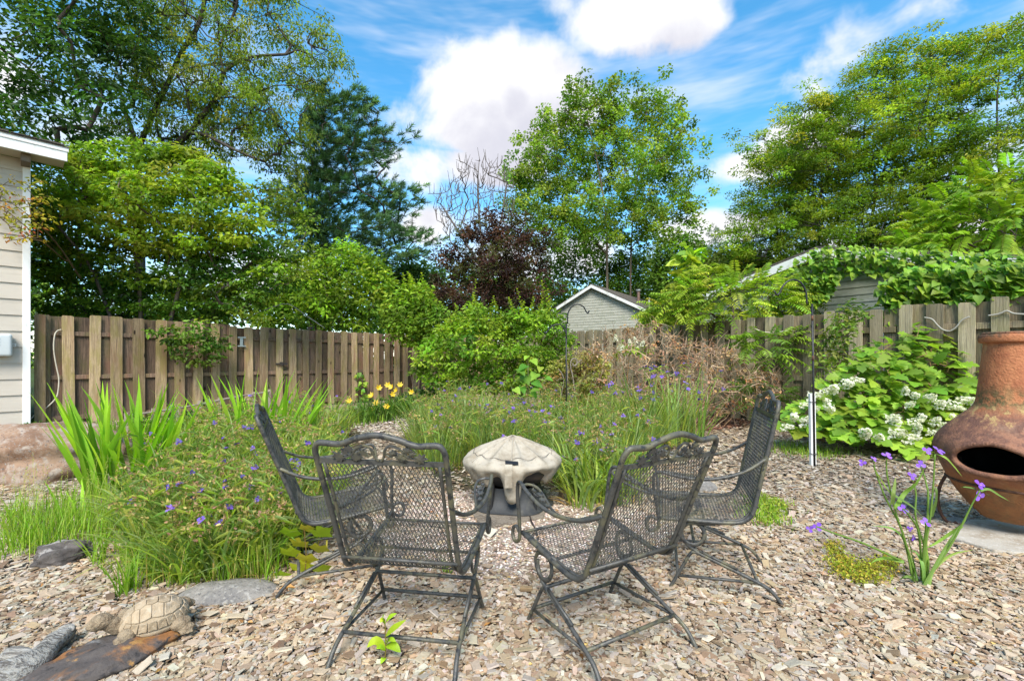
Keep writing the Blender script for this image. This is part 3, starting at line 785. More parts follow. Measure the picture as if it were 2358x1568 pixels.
def mesh_panel():
    cw, ch = .0178, .034; hw = .236
    ni = int(2 * hw / (cw / 2)); nj = int(seglen[-1] / (ch / 2))
    P0, P1 = [], []
    for i in range(ni):
        for j in range(nj):
            if (i + j) % 2 == 0: a, b = (i, j), (i + 1, j + 1)
            else: a, b = (i, j + 1), (i + 1, j)
            P0.append(a); P1.append(b)
    P0 = np.array(P0, float); P1 = np.array(P1, float)
    def pos(q):
        x = -hw + q[:, 0] / ni * 2 * hw; s = q[:, 1] / nj * seglen[-1]; yz = on_prof(s)
        x = x * np.interp(s, [0, .3, .5, seglen[-1]], [.97, .95, 1.0, 1.06]); return np.stack([x, yz[:, 0], yz[:, 1]], -1)
    A, B = pos(P0), pos(P1); r = np.full(len(A), .00155)
    mb = MB(); mb.add(*segs(A, B, r, r, 4)); return mb.mesh('mesh_panel', M_IRON)


def leaf_plate(c, u, v, size, n=7, seed=0, th=.003):
    """small lobed metal leaf in the plane u,v"""
    r = random.Random(seed); c, u, v = [np.array(k, float) for k in (c, u, v)]; w = np.cross(u, v); w /= np.linalg.norm(w)
    m = 14; pts = []
    for k in range(m):
        a = 2 * PI * k / m; rad = size * (.72 + .28 * (1 if k % 2 else -.5)) * (1.15 if k in (0, 1, m - 1) else 1)
        pts.append(c + rad * (math.cos(a) * u * 1.25 + math.sin(a) * v))
    V = [p + w * th for p in pts] + [p - w * th for p in pts] + [c + w * th * 2.2]
    Fc = [[k, (k + 1) % m, 2 * m] for k in range(m)] + [list(range(2 * m - 1, m - 1, -1))] + [[k + m, (k + 1) % m + m, (k + 1) % m, k] for k in range(m)]
    return V, Fc


def build_chair_parts():
    parts = {}
    def back_pt(x, z, dy=0.0): return (x, back_y(z) + dy, z)
    # continuous tube: seat front - back - wavy top rail - back - seat front
    right = [(.268, .335, .398), (.268, .2, .394), (.266, .04, .388), (.263, -.06, .39), (.260, -.115, .412), (.258, back_y(.46), .46), (.259, back_y(.6), .6), (.262, back_y(.78), .78), (.264, back_y(.90), .90), (.262, back_y(.948), .948), (.243, back_y(.976), .976)]
    topr = [(.20, back_y(.976), .976), (.15, back_y(.975), .975), (.08, back_y(.998), .998), (0, back_y(1.012), 1.012)]
    path = right + topr + [(-x, y, z) for x, y, z in topr[:-1][::-1]] + [(-x, y, z) for x, y, z in right[::-1]]
    mb = MB(); mb.add(*tube(smooth_path(path, 5), TR, 9)); parts['frame'] = mb.mesh('frame', M_IRON, True)
    # flat bars
    mb = MB()
    mb.add(*tube([back_pt(-.262, .905), back_pt(0, .905), back_pt(.262, .905)], .010, 4, flat=(.45, 1.3)))
    parts['top_bar'] = mb.mesh('top_bar', M_IRON)
    for s in (-1, 1):
        mb = MB(); pp = [(s * x, y, z) for x, y, z in [(.236, back_y(.90), .90), (.232, back_y(.7), .7), (.230, back_y(.5), .5), (.236, -.11, .418), (.246, -.04, .394), (.25, .15, .393), (.252, .32, .398)]]
        mb.add(*tube(smooth_path(pp, 5), .0075, 6)); parts['side_bar' + str(s)] = mb.mesh('side_bar', M_IRON, True)
    mb = MB(); mb.add(*tube([(-.258, back_y(.475) - .012, .475), (.258, back_y(.475) - .012, .475)], .008, 8)); parts['back_bar'] = mb.mesh('back_bar', M_IRON, True)
    mb = MB()
    for y, z in ((.335, .398), (.1, .375)): mb.add(*tube([(-.266, y, z), (.266, y, z)], .008, 6))
    parts['seat_bar'] = mb.mesh('seat_bar', M_IRON, True)
    mb = MB()   # leafy scroll work under the top rail
    for s in (-1, 1):
        sc = [(s * .006, .912), (s * .02, .93), (s * .026, .955), (s * .05, .972), (s * .085, .962), (s * .105, .94), (s * .135, .925), (s * .165, .924)]
        mb.add(*tube(smooth_path([(x, back_y(z) - .002, z) for x, z in sc], 5), .0048, 6))
        sc = [(s * .05, .972), (s * .03, .96), (s * .03, .938), (s * .05, .93), (s * .062, .944)]
        mb.add(*tube(smooth_path([(x, back_y(z) - .002, z) for x, z in sc], 5), .004, 6))
        for k, (x, z, sz) in enumerate([(.165, .925, .022), (.118, .958, .017), (.085, .930, .018), (.060, .944, .016), (.10, .922, .014), (.135, .945, .013)]):
            mb.add(*leaf_plate((s * x, back_y(z) - .004, z), (s * .92, -.1, .38), (-s * .38, -.25, .92), sz, seed=k))
    parts['scroll'] = mb.mesh('scroll', M_IRON)
    parts['mesh_panel'] = mesh_panel()
    for s in (-1, 1):
        arm = [(s * x, y, z) for x, y, z in [(.262, back_y(.735), .735), (.285, -.12, .675), (.305, 0.0, .640), (.318, .13, .633), (.318, .25, .652), (.312, .315, .668), (.305, .352, .650), (.298, .360, .59), (.288, .352, .50), (.278, .345, .40), (.276, .350, .352), (.276, .385, .328), (.276, .412, .352), (.276, .408, .392), (.276, .380, .408), (.276, .352, .395)]]
        mb = MB(); mb.add(*tube(smooth_path(arm, 6), .0095, 8)); parts['arm' + str(s)] = mb.mesh('armrest', M_IRON, True)
        mb = MB(); inner = [(s * x, y, z) for x, y, z in [(.303, -.02, .644), (.287, .07, .629), (.262, .16, .632), (.245, .235, .645), (.25, .285, .655), (.278, .305, .660), (.305, .30, .662)]]
        mb.add(*tube(smooth_path(inner, 6), .0065, 7))
        mb.add(*tube(smooth_path([(s * .268, .27, .652), (s * .285, .25, .650), (s * .29, .21, .645), (s * .275, .20, .643), (s * .268, .22, .645)], 5), .0038, 6))
        for k, (x, y) in enumerate([(.288, .16), (.276, .20), (.296, .11), (.283, .24)]):
            mb.add(*leaf_plate((s * x, y, .638 + (y - .1) * .12), (0, 1, .1), (1, 0, 0), .017 - .002 * k, seed=k + 9))
        parts['arm_scroll' + str(s)] = mb.mesh('arm_scroll', M_IRON)
        # spring coil and strap
        cy, cz, rr = .165, .315, .062; a = np.linspace(PI * .5, -PI * 1.36, 30)
        coil = [(s * .262, .05, cz + rr + .004)] + [(s * .262, cy + rr * math.cos(t), cz + rr * math.sin(t)) for t in a] 
        coil = [(s * (.262 - .012 * min(1, i / 14)), y, z) for i, (x, y, z) in enumerate(coil)]
        # continue round and down the leg
        coil2 = [(s * .262, .05, cz + rr + .006), (s * .262, .13, cz + rr + .004)] + [(s * (.262 - .016 * q), cy + rr * math.cos(PI / 2 - q * 2 * PI * .98), cz + rr * math.sin(PI / 2 - q * 2 * PI * .98)) for q in np.linspace(.05, 1, 22)]
        mb = MB(); mb.add(*tube(coil2, .011, 6, flat=(.5, 1.1))); parts['coil' + str(s)] = mb.mesh('spring_coil', M_IRON, True)
        leg = [(s * x, y, z) for x, y, z in [(.250, .222, .325), (.250, .215, .285), (.250, .185, .243), (.251, .12, .205), (.255, -.02, .150), (.262, -.155, .097), (.266, -.215, .066), (.27, -.255, .022), (.271, -.272, -.004)]]
        mb = MB(); mb.add(*tube(smooth_path(leg, 5), .0098, 8)); 
        mb.add(*tube([(s * .252, .13, .222), (s * .257, -.06, .150)], .008, 6))
        parts['rear_leg' + str(s)] = mb.mesh('leg', M_IRON, True)
        leg = [(s * x, y, z) for x, y, z in [(.252, .10, .196), (.252, .155, .214), (.253, .182, .195), (.258, .225, .115), (.264, .268, .035), (.268, .288, -.004)]]
        mb = MB(); mb.add(*tube(smooth_path(leg, 5), .0092, 8)); parts['front_leg' + str(s)] = mb.mesh('leg', M_IRON, True)
        mb = MB(); mb.add(*tube([(s * .262, -.158, .095), (s * .261, .245, .076)], .008, 8)); parts['low_bar' + str(s)] = mb.mesh('side_stretcher', M_IRON, True)
    for k, (y, z, hw) in enumerate([(-.158, .098, .262), (.243, .082, .259), (.15, .222, .252)]):
        mb = MB(); mb.add(*tube([(-hw, y, z), (hw, y, z)], .0088, 8)); parts['cross' + str(k)] = mb.mesh('crossbar', M_IRON, True)
    return parts


CHAIR = build_chair_parts()
for k_, me_ in CHAIR.items():
    if k_ in ('frame', 'top_bar', 'scroll', 'mesh_panel') or k_.startswith('side_bar'):
        co_ = np.zeros(len(me_.vertices) * 3, np.float32); me_.vertices.foreach_get('co', co_); co_ = co_.reshape(-1, 3)
        dz_ = np.clip(co_[:, 2] - .47, 0, 1) * .10; co_[:, 2] += dz_; co_[:, 1] -= dz_ * .27; me_.vertices.foreach_set('co', co_.ravel()); me_.update()
def chair(label, x, y, f, tilt=0.0):
    root = thing('garden_chair', label, 'chair', (x, y, .012), math.atan2(-f[0], f[1]), 'wrought iron chairs round the fire pit')
    tops = ('frame', 'top_bar', 'side_bar', 'back_bar', 'seat_bar', 'scroll', 'mesh_panel', 'arm')
    objs = {}
    for k, me in CHAIR.items():
        par = root
        if k == 'scroll': par = objs['top_bar']
        if k.startswith('arm_scroll'): par = objs['arm' + k[10:]]
        o = link(me.name.split('.')[0], me, par); objs[k] = o
        if tilt and any(k.startswith(t) for t in tops) and par is root:
            # the sprung seat rocks about the coils
            piv = Vector((0, .165, .38)); R = Matrix.Rotation(tilt, 4, 'X')
            o.matrix_local = Matrix.Translation(piv) @ R @ Matrix.Translation(-piv)
    return root


chair('black wrought iron chair near the fence, seen side on facing right', -1.14, 2.80, (.90, .43), .10)
chair('black iron chair with its back to us, left of the gap', -.455, 2.10, (.15, .99), .13)
chair('black iron chair with its back to us, right of the gap', .45, 2.12, (-.5, .866), .14)
chair('black wrought iron chair beside the clay chimney, seen side on facing left', 1.24, 2.72, (-.95, .31), -.06)


# ================================================================== COVERED FIRE PIT
def cover_mat():
    m, t, o = new_mat('dirty_canvas')
    tc = t.n('ShaderNodeTexCoord').outputs['Object']
    n1 = t.n('ShaderNodeTexNoise', {'Vector': tc, 'Scale': 4.5, 'Detail': 9.0, 'Roughness': .7}).outputs[0]
    n2 = t.n('ShaderNodeTexNoise', {'Vector': tc, 'Scale': 26.0, 'Detail': 6.0, 'Roughness': .7}).outputs[0]
    col = t.mix(t.smooth(n1, .42, .68), (.38, .335, .265), (.235, .195, .14))
    col = t.mix(t.math('MULTIPLY', t.smooth(n2, .52, .72), .6), col, (.19, .155, .115))
    col = t.mix(t.math('MULTIPLY', t.smooth(n2, .66, .74), .6), col, (.09, .07, .055))
    bs = t.n('ShaderNodeBsdfPrincipled', {'Base Color': col, 'Roughness': .85, 'Specular IOR Level': .2})
    b = t.n('ShaderNodeBump', {'Strength': .35, 'Distance': .01, 'Height': t.n('ShaderNodeTexNoise', {'Vector': tc, 'Scale': 11.0, 'Detail': 7.0}).outputs[0]})
    t.link(b.outputs[0], bs.inputs['Normal']); t.link(bs.outputs[0], o.inputs[0]); return m


M_CANVAS = cover_mat()
M_TARP = simple_mat('dark_rubber', (.03, .032, .034), .6, 0, [((.06, .058, .05), 8.0, .5, .7)], bump=.2, bscale=20)
FP = Vector((.005, 4.02, 0))
pit = thing('fire_pit', 'round fire pit under a dirty beige canvas cover', 'fire pit', FP)
NA = 160; RIM = .425; ang = np.linspace(0, 2 * PI, NA, endpoint=False)
rows = []; seedv = [random.Random(4).uniform(0, 6) for _ in range(9)]
pleat = lambda a: .5 + .5 * np.cos(a * 13 + .9 * np.sin(a * 3 + 1) + .5 * np.sin(5 * a))
gaps = [(-PI / 2 - .42, .20, .62), (-PI / 2 + .60, .40, 1.0), (1.6, .3, .8)]
def lift(a):
    v = np.zeros_like(a)
    for c, w, am in gaps:
        dd = np.angle(np.exp(1j * (a - c))); v = np.maximum(v, am * np.clip(1 - (dd / w) ** 2, 0, 1))
    return v
lf = lift(ang)
rads = [.004, .06, .14, .22, .30, .37, .41, RIM, RIM + .012, RIM + .004, RIM - .025, RIM - .06, RIM - .09, RIM - .105]
hts = [.622, .598, .566, .533, .497, .463, .446, .432, .412, .385, .345, .300, .265, .240]
for k, (r, z) in enumerate(zip(rads, hts)):
    rr = np.full(NA, r); zz = np.full(NA, z)
    if k < 7: zz = zz + (.008 + .022 * min(1, k / 4)) * (pleat(ang) ** 2 - .4) * (1 - .5 * (k == 6)) + np.array([.007 * mnoise.fractal((math.cos(a) * 2.2 + k * .1, math.sin(a) * 2.2, k * .35), 1, 2, 4) for a in ang]) * min(1, k / 2)
    if k >= 8:
        q = (k - 8) / 5
        rr = rr * (1 - .30 * lf * q) + .022 * q * np.sin(ang * 9 + 2) + .016 * q * np.sin(ang * 21)
        zz = z + (RIM - .16 - z + .03) * 0 + lf * q * (.395 - z) * .80
        front = np.clip(1 - (np.angle(np.exp(1j * (ang + PI / 2 + .02))) / .24) ** 2, 0, 1)
        zz = zz - front * q * .115; rr = rr + front * q * .045
    if k >= 7: rr = rr + np.array([.007 * mnoise.fractal((math.cos(a) * 4, math.sin(a) * 4, k * .3 + 7), 1, 2, 4) for a in ang])
    rows.append(np.stack([rr * np.cos(ang), rr * np.sin(ang), zz], -1))
V = np.concatenate(rows); K = len(rows)
i, j = np.meshgrid(np.arange(K - 1), np.arange(NA), indexing='ij'); j2 = (j + 1) % NA
Q = np.stack([i * NA + j, (i + 1) * NA + j, (i + 1) * NA + j2, i * NA + j2], -1).reshape(-1, 4)
me = np_mesh('cover', V, [Q], None, [M_CANVAS], True); cov = link('cover', me, pit)
sm = cov.modifiers.new('thick', 'SOLIDIFY'); sm.thickness = .004
# seams, tab and strip on the cover
mb = MB(); a2 = np.linspace(0, 2 * PI, 90)
mb.add(*tube([(.345 * math.cos(a), .345 * math.sin(a), .479 + .020 * (pleat(np.array(a)) - .5) + .006 + .004 * math.sin(7 * a)) for a in a2], .0022, 4)); mb.build('seam', simple_mat('seam_thread', (.12, .10, .08), .9), cov)
for a in (-PI / 2 - .02, .55, 1.6, 2.7, 3.8):
    mb = MB(); mb.add(*tube(smooth_path([(r * math.cos(a), r * math.sin(a), z + .012) for r, z in zip(rads[1:8], hts[1:8])], 3), .004, 5)); mb.build('piping', M_CANVAS, cov)
mb = MB()
tabp = [(.37, .462), (.41, .447), (.437, .42), (.447, .37), (.44, .315), (.432, .27)]
for (r0, z0), (r1, z1) in zip(tabp[:-1], tabp[1:]):
    mb.add([(-.062, -r0 - .012, z0 + .012), (-.002, -r0 - .014, z0 + .013), (-.002, -r1 - .014, z1 + .013), (-.062, -r1 - .012, z1 + .012)], [[3, 2, 1, 0]])
tb = mb.build('strap_tab', M_CANVAS, cov); tb.modifiers.new('thick', 'SOLIDIFY').thickness = .006
mb = MB(); mb.add([(-.060, -.385, .486), (.045, -.39, .478), (.046, -.42, .462), (-.058, -.418, .467)], [[3, 2, 1, 0]]); st_ = mb.build('fastener_strip', M_BLACK, cov, rot=None); st_.modifiers.new('thick', 'SOLIDIFY').thickness = .005
# bowl and dark ground sheet below the cover
br = [(.05, .20), (.25, .23), (.34, .32), (.38, .40), (.37, .40), (.32, .32), (.24, .245), (.04, .215)]
mb = MB(); na = 40; aa = np.arange(na) * 2 * PI / na
V = np.concatenate([np.stack([r * np.cos(aa), r * np.sin(aa), np.full(na, z)], -1) for r, z in br]); i, j = np.meshgrid(np.arange(len(br) - 1), np.arange(na), indexing='ij'); j2 = (j + 1) % na
mb.add(V, [np.stack([i * na + j, i * na + j2, (i + 1) * na + j2, (i + 1) * na + j], -1).reshape(-1, 4)]); mb.build('bowl', M_BLACK, pit, True)
for a in (-2.2, -.9, .8, 2.3):
    mb = MB(); mb.add(*tube([(.27 * math.cos(a), .27 * math.sin(a), .27), (.31 * math.cos(a), .31 * math.sin(a), .02)], .014, 8)); mb.build('leg', M_BLACK, pit)
mb = MB()
sk = []
for z, r, wv in ((.21, .235, .01), (.12, .26, .015), (.045, .31, .02), (.030, .345, .02)):
    sk.append(np.stack([(r + wv * np.sin(5 * ang + 1)) * np.cos(ang), (r + wv * np.sin(5 * ang + 1)) * np.sin(ang), np.full(NA, z)], -1))
i, j = np.meshgrid(np.arange(3), np.arange(NA), indexing='ij'); j2 = (j + 1) % NA
mb.add(np.concatenate(sk), [np.stack([i * NA + j, (i + 1) * NA + j, (i + 1) * NA + j2, i * NA + j2], -1).reshape(-1, 4)])
mb.build('base_skirt', M_TARP, pit, True)


# ---- flat stones and pavers
M_PAVER = simple_mat('gritty_paver', (.20, .165, .125), .95, 0, [((.12, .095, .07), 9.0, .45, .62), ((.30, .26, .21), 60.0, .55, .66)], bump=.5, bscale=90)
M_CONC = simple_mat('worn_concrete', (.40, .36, .30), .9, 0, [((.29, .24, .18), 5.0, .45, .65), ((.47, .44, .39), 30.0, .52, .68)], bump=.35, bscale=70)
def slab(name, label, pts, h, mat, cat='paver', z0=-.01):
    n = len(pts); V = [(x, y, z0) for x, y in pts] + [(x, y, h) for x, y in pts]
    c = np.mean(pts, 0)
    me = np_mesh(name, [(x - c[0], y - c[1], z) for x, y, z in V], [np.array([list(range(n))[::-1]]), np.array([list(range(n, 2 * n))]), np.array([[i, (i + 1) % n, (i + 1) % n + n, i + n] for i in range(n)])], None, [mat])
    bevel_mesh(me, .008, 2); return tag(link(name, me, None, (c[0], c[1], 0)), label, cat)


def gxy(x, y, z=0.0): p = G(x, y, z); return (p.x, p.y)
slab('paver', 'gritty brown square paver poking out under the fire pit', [gxy(1112, 1216, .02), gxy(1252, 1189, .02), gxy(1262, 1150, .02), gxy(1086, 1180, .02)], .024, M_PAVER)
slab('paver', 'tilted concrete slab edge under the clay chimney', [gxy(2195, 1248), gxy(2290, 1278), gxy(2420, 1290), gxy(2520, 1240), gxy(2420, 1205), gxy(2225, 1205)], .035, M_CONC)
mb = MB(); pts = [G(1214, 1168, .03), G(1222, 1195, .02), G(1234, 1222, .02), G(1240, 1240, .02)]
o = mb.add(*tube(smooth_path([tuple(p) for p in pts], 5), [.007] * 16, 6)).build('stick', simple_mat('dark_stick', (.035, .026, .02), .9)); tag(o, 'thin dark stick lying on the gravel by the fire pit', 'stick')


# ================================================================== ROCKS
def rock_mesh(name, sx, sy, sz, seed, mat, sub=5, rough=.22, fr=1.6, flatbot=.35, ridge=.0):
    bm = bmesh.new(); bmesh.ops.create_icosphere(bm, subdivisions=sub, radius=1.0)
    for v in bm.verts:
        n = v.co.normalized(); p = n * fr + Vector((seed * 3.1, seed * 1.7, seed))
        d = 1 + rough * mnoise.fractal(p, 1.0, 2.1, 6) + ridge * abs(mnoise.noise(p * 2.3))
        c = n * d
        z = c.z * sz
        if z < -flatbot * sz: z = -flatbot * sz + (z + flatbot * sz) * .15
        v.co = (c.x * sx, c.y * sy, z)
    me = bpy.data.meshes.new(name); bm.to_mesh(me); bm.free(); me.materials.append(mat)
    me.polygons.foreach_set('use_smooth', [True] * len(me.polygons)); return me


def rock(name, label, loc, size, seed, mat, rotz=0.0, cat='rock', group=None, **kw):
    me = rock_mesh(name, *size, seed, mat, **kw); fb = kw.get('flatbot', .35)
    o = link(name, me, None, (loc[0], loc[1], loc[2] + size[2] * fb * .75), (0, 0, rotz)); return tag(o, label, cat, group)


M_GRAN = simple_mat('pink_granite', (.29, .19, .125), .85, 0, [((.18, .10, .06), 3.5, .42, .62), ((.34, .28, .23), 8.0, .5, .66), ((.10, .075, .06), 40.0, .58, .66), ((.28, .27, .25), 60.0, .58, .66)], bump=.55, bscale=28)
M_RUST = simple_mat('rusty_slate', (.075, .062, .055), .75, 0, [((.24, .105, .035), 4.2, .50, .60), ((.20, .195, .19), 7.0, .58, .68), ((.30, .16, .05), 11.0, .60, .68), ((.04, .034, .032), 26.0, .54, .64)], bump=.6, bscale=22)
M_GREYR = simple_mat('grey_fieldstone', (.22, .20, .175), .9, 0, [((.15, .14, .13), 6.0, .45, .62), ((.30, .28, .25), 40.0, .52, .66), ((.10, .095, .09), 70.0, .56, .64)], bump=.5, bscale=60)
M_TANR = simple_mat('tan_fieldstone', (.30, .21, .135), .8, 0, [((.20, .135, .08), 5.0, .45, .62), ((.34, .29, .22), 14.0, .54, .68), ((.10, .09, .05), 9.0, .6, .7)], bump=.35, bscale=40)
M_DARKR = simple_mat('mottled_dark_rock', (.10, .085, .075), .85, 0, [((.05, .042, .038), 6.0, .45, .6), ((.26, .24, .22), 12.0, .56, .68)], bump=.6, bscale=30)
M_WHITER = simple_mat('chalky_stone', (.52, .49, .43), .9, 0, [((.40, .37, .31), 4.0, .45, .65)], bump=.4, bscale=40)
rock('boulder', 'large rounded pinkish granite boulder beside the house corner', (-5.45, 5.15, 0), (.96, .60, .50), 2.3, M_GRAN, .18, 'boulder', rough=.20, fr=1.3, flatbot=.30, ridge=.05)
rock('rock', 'dark mottled rock half hidden in weeds at the left', G(128, 1300) + Vector((0, .06, 0)), (.155, .12, .10), 5.2, M_DARKR, .5, rough=.28, ridge=.12)
rock('rock', 'long rusty orange and black slab under the stone turtle', (-1.735, 1.95, -.012), (.29, .15, .068), 8.1, M_RUST, 1.05, rough=.20, fr=1.7, flatbot=.5, ridge=.12)
rock('rock', 'flat grey stone behind the stone turtle', (-1.555, 2.50, -.015), (.26, .13, .06), 3.7, M_GREYR, .1, rough=.14, flatbot=.5)
rock('rock', 'round tan stone right of the covered fire pit', (.66, 4.60, 0), (.155, .14, .16), 6.4, M_TANR, .3, rough=.10)
rock('rock', 'small mossy tan stone tucked below the round one', (.545, 4.34, 0), (.115, .09, .075), 7.4, M_TANR, .8, rough=.10)
rock('rock', 'tan stone partly hidden by strap leaves near the chair back', (.92, 4.55, 0), (.13, .11, .11), 9.4, M_TANR, 1.3, rough=.12)
rock('rock', 'chalky white flat rock among the flowering spiderwort', (2.05, 8.2, 0), (.52, .3, .24), 4.4, M_WHITER, .2, rough=.18)
rock('rock', 'smooth grey stone behind the right side chair', G(1622, 1128), (.13, .10, .075), 12.2, M_GREYR, .4, rough=.1)
rock('rock', 'dark flat stone lying under the clay chimney', G(2215, 1205), (.11, .09, .03), 14.2, M_GREYR, .2, rough=.15)

# ================================================================== DRIFTWOOD
M_DRIFT = simple_mat('silver_driftwood', (.36, .34, .30), .8, 0, [((.13, .115, .10), 3.0, .42, .60), ((.42, .41, .39), 7.0, .5, .66)], bump=1.0, bscale=5.0, stretch=(3, 22, 22))
dw0 = G(20, 1590)
dw = thing('driftwood', 'twisted silvery driftwood log at the bottom left corner', 'driftwood', (dw0.x, dw0.y, 0))
def drift(path, rad, name):
    pts = smooth_path(path, 8); n = len(pts); r = np.interp(np.linspace(0, 1, n), np.linspace(0, 1, len(rad)), rad)
    V, fs = tube(pts, r, 20); V = V.copy()
    ring = np.arange(len(V)) % 20; row = np.arange(len(V)) // 20
    k = 1 + .13 * np.sin(ring * 3 * 2 * PI / 20 + row * .10) + .07 * np.sin(ring * 7 * 2 * PI / 20 + row * .06)
    cen = pts[np.minimum(row, n - 1)]; V = cen + (V - cen) * k[:, None]
    me = np_mesh(name, V, fs, None, [M_DRIFT], True); return link(name, me, dw)
def dl(x, y, z=.0): return tuple(G(x, y, z) - dw0 + Vector((0, 0, z * 0)))
def dz(x, y, z): p = G(x, y, z); return (p.x - dw0.x, p.y - dw0.y, z)
drift([dz(-70, 1605, .03), dz(-20, 1570, .05), dz(40, 1545, .06), dz(85, 1520, .065), dz(112, 1492, .06), dz(140, 1468, .055), dz(155, 1458, .05)], [.05, .058, .055, .045, .036, .042, .036], 'trunk')
drift([dz(85, 1520, .055), dz(60, 1512, .045), dz(25, 1512, .04), dz(0, 1520, .035)], [.025, .034, .04, .02], 'branch')
mb = MB(); kc = dz(150, 1453, .075)
mb.add(*tube([(kc[0] + .028 * math.cos(t), kc[1] + .02 * math.sin(t), kc[2] + .012 * math.sin(t) + .006 * t / 6) for t in np.linspace(0, 6.0, 20)], .010, 7)); mb.build('knot', M_DRIFT, dw, True)


# ================================================================== STONE TURTLE
M_CAST = simple_mat('cast_stone', (.37, .29, .195), .9, 0, [((.27, .205, .13), 9.0, .45, .62), ((.42, .35, .26), 30.0, .52, .68)], bump=.22, bscale=85)
M_CASTR = simple_mat('cast_stone_skin', (.35, .265, .17), .9, 0, [((.22, .16, .10), 16.0, .45, .60)], bump=1.0, bscale=62)
tt = thing('turtle_statue', 'tan cast stone turtle crawling on the rusty rock', 'statue', (-1.655, 2.11, .068), 0)
tt.scale = (.69, .69, .74)
tt.rotation_euler = (math.radians(10), math.radians(-2), math.radians(34))
A_, B_, HT = .190, .140, .138            # shell half length (x), half width (y), height; head towards -x
def dome(x, y):
    q = (x / A_) ** 2 + (y / B_) ** 2; return HT * max(0.0, 1 - q) ** .62 + .035
def shell_pt(x, y, e=0.0):
    z = dome(x, y); h = .004
    nx = -(dome(x + h, y) - dome(x - h, y)) / (2 * h); ny = -(dome(x, y + h) - dome(x, y - h)) / (2 * h)
    n = Vector((nx, ny, 1)).normalized(); return Vector((x, y, z)) + n * e
na, nr = 64, 14; V = []
for k in range(nr):
    q = (k / (nr - 1)) ** .8 * 1.0
    for j in range(na): 
        a = 2 * PI * j / na; V.append(shell_pt(A_ * .998 * q * math.cos(a), B_ * .998 * q * math.sin(a), -.004))
for dz_, sc_ in ((.012, 1.0), (-.012, .95), (-.03, .80)):
    for j in range(na):
        a = 2 * PI * j / na; V.append(Vector((A_ * sc_ * math.cos(a), B_ * sc_ * math.sin(a), .035 + dz_ - .012)))
i, j = np.meshgrid(np.arange(nr + 2), np.arange(na), indexing='ij'); j2 = (j + 1) % na
Q = np.stack([i * na + j, (i + 1) * na + j, (i + 1) * na + j2, i * na + j2], -1).reshape(-1, 4)
link('shell', np_mesh('shell', [tuple(v) for v in V], [Q, np.array([[(nr + 2) * na + k for k in range(na)]])], None, [M_CAST], True), tt)
shell_o = [o for o in tt.children][0]
def scute(poly):
    c = np.mean(poly, 0); n = len(poly); dense = []
    for k in range(n):
        a, b = np.array(poly[k]), np.array(poly[(k + 1) % n])
        for t in (0, .2, .4, .6, .8): dense.append(a + (b - a) * t)
    m = len(dense); V = []; Fc = []
    levels = [(.965, -.004), (.92, .004), (.80, .0065), (.76, .003), (.63, .0085), (.59, .0045), (.46, .010), (.42, .006), (.29, .0115), (.24, .009)]
    for s, e in levels:
        for d_ in dense:
            q = c + (d_ - c) * s; V.append(tuple(shell_pt(q[0], q[1], e)))
    V.append(tuple(shell_pt(c[0], c[1], .009)))
    for L_ in range(len(levels) - 1):
        for k in range(m): Fc.append([L_ * m + k, L_ * m + (k + 1) % m, (L_ + 1) * m + (k + 1) % m, (L_ + 1) * m + k])
    for k in range(m): Fc.append([(len(levels) - 1) * m + k, (len(levels) - 1) * m + (k + 1) % m, len(V) - 1])
    me = bpy.data.meshes.new('scute'); me.from_pydata(V, [], Fc); me.materials.append(M_CAST); me.polygons.foreach_set('use_smooth', [True] * len(me.polygons)); link('scute', me, shell_o)
xs = np.linspace(-.84, .80, 6) * A_
yc, yl = .27 * B_, .76 * B_
for k in range(5):
    x0, x1 = xs[k], xs[k + 1]; xm = (x0 + x1) / 2
    scute([(x0, -yc * .75), (xm, -yc * 1.1), (x1, -yc * .75), (x1, yc * .75), (xm, yc * 1.1), (x0, yc * .75)])
def lim(x, f): return B_ * f * math.sqrt(max(.02, 1 - (x / (A_ * f)) ** 2)) if abs(x) < A_ * f else B_ * f * .15
for s in (-1, 1):
    xl = [(xs[k] + xs[k + 1]) / 2 for k in range(5)]
    xl = [-.80 * A_] + [xl[0] + .02] + xl[1:4] + [.76 * A_]
    for k in range(5):
        x0, x1 = xl[k], xl[k + 1]; y0 = min(lim(x0, .84), yl); y1 = min(lim(x1, .84), yl); xm = min(max((x0 + x1) / 2, -.7 * A_), .7 * A_)
        ym = min(lim(xm, .84), yl * 1.03)
        p = [(x0, s * yc * (1.1 if 0 < k else .8)), (xm, s * yc * .78), (x1, s * yc * (1.1 if k < 4 else .8)), (x1, s * max(y1, yc * 1.3)), (xm, s * ym), (x0, s * max(y0, yc * 1.3))]
        scute(p if s > 0 else p[::-1])
NM = 22
for k in range(NM):
    a0, a1 = 2 * PI * k / NM + .01, 2 * PI * (k + 1) / NM - .01
    scute([(A_ * .995 * math.cos(a0), B_ * .995 * math.sin(a0)), (A_ * .995 * math.cos(a1), B_ * .995 * math.sin(a1)), (A_ * .85 * math.cos(a1), B_ * .85 * math.sin(a1)), (A_ * .85 * math.cos(a0), B_ * .85 * math.sin(a0))])
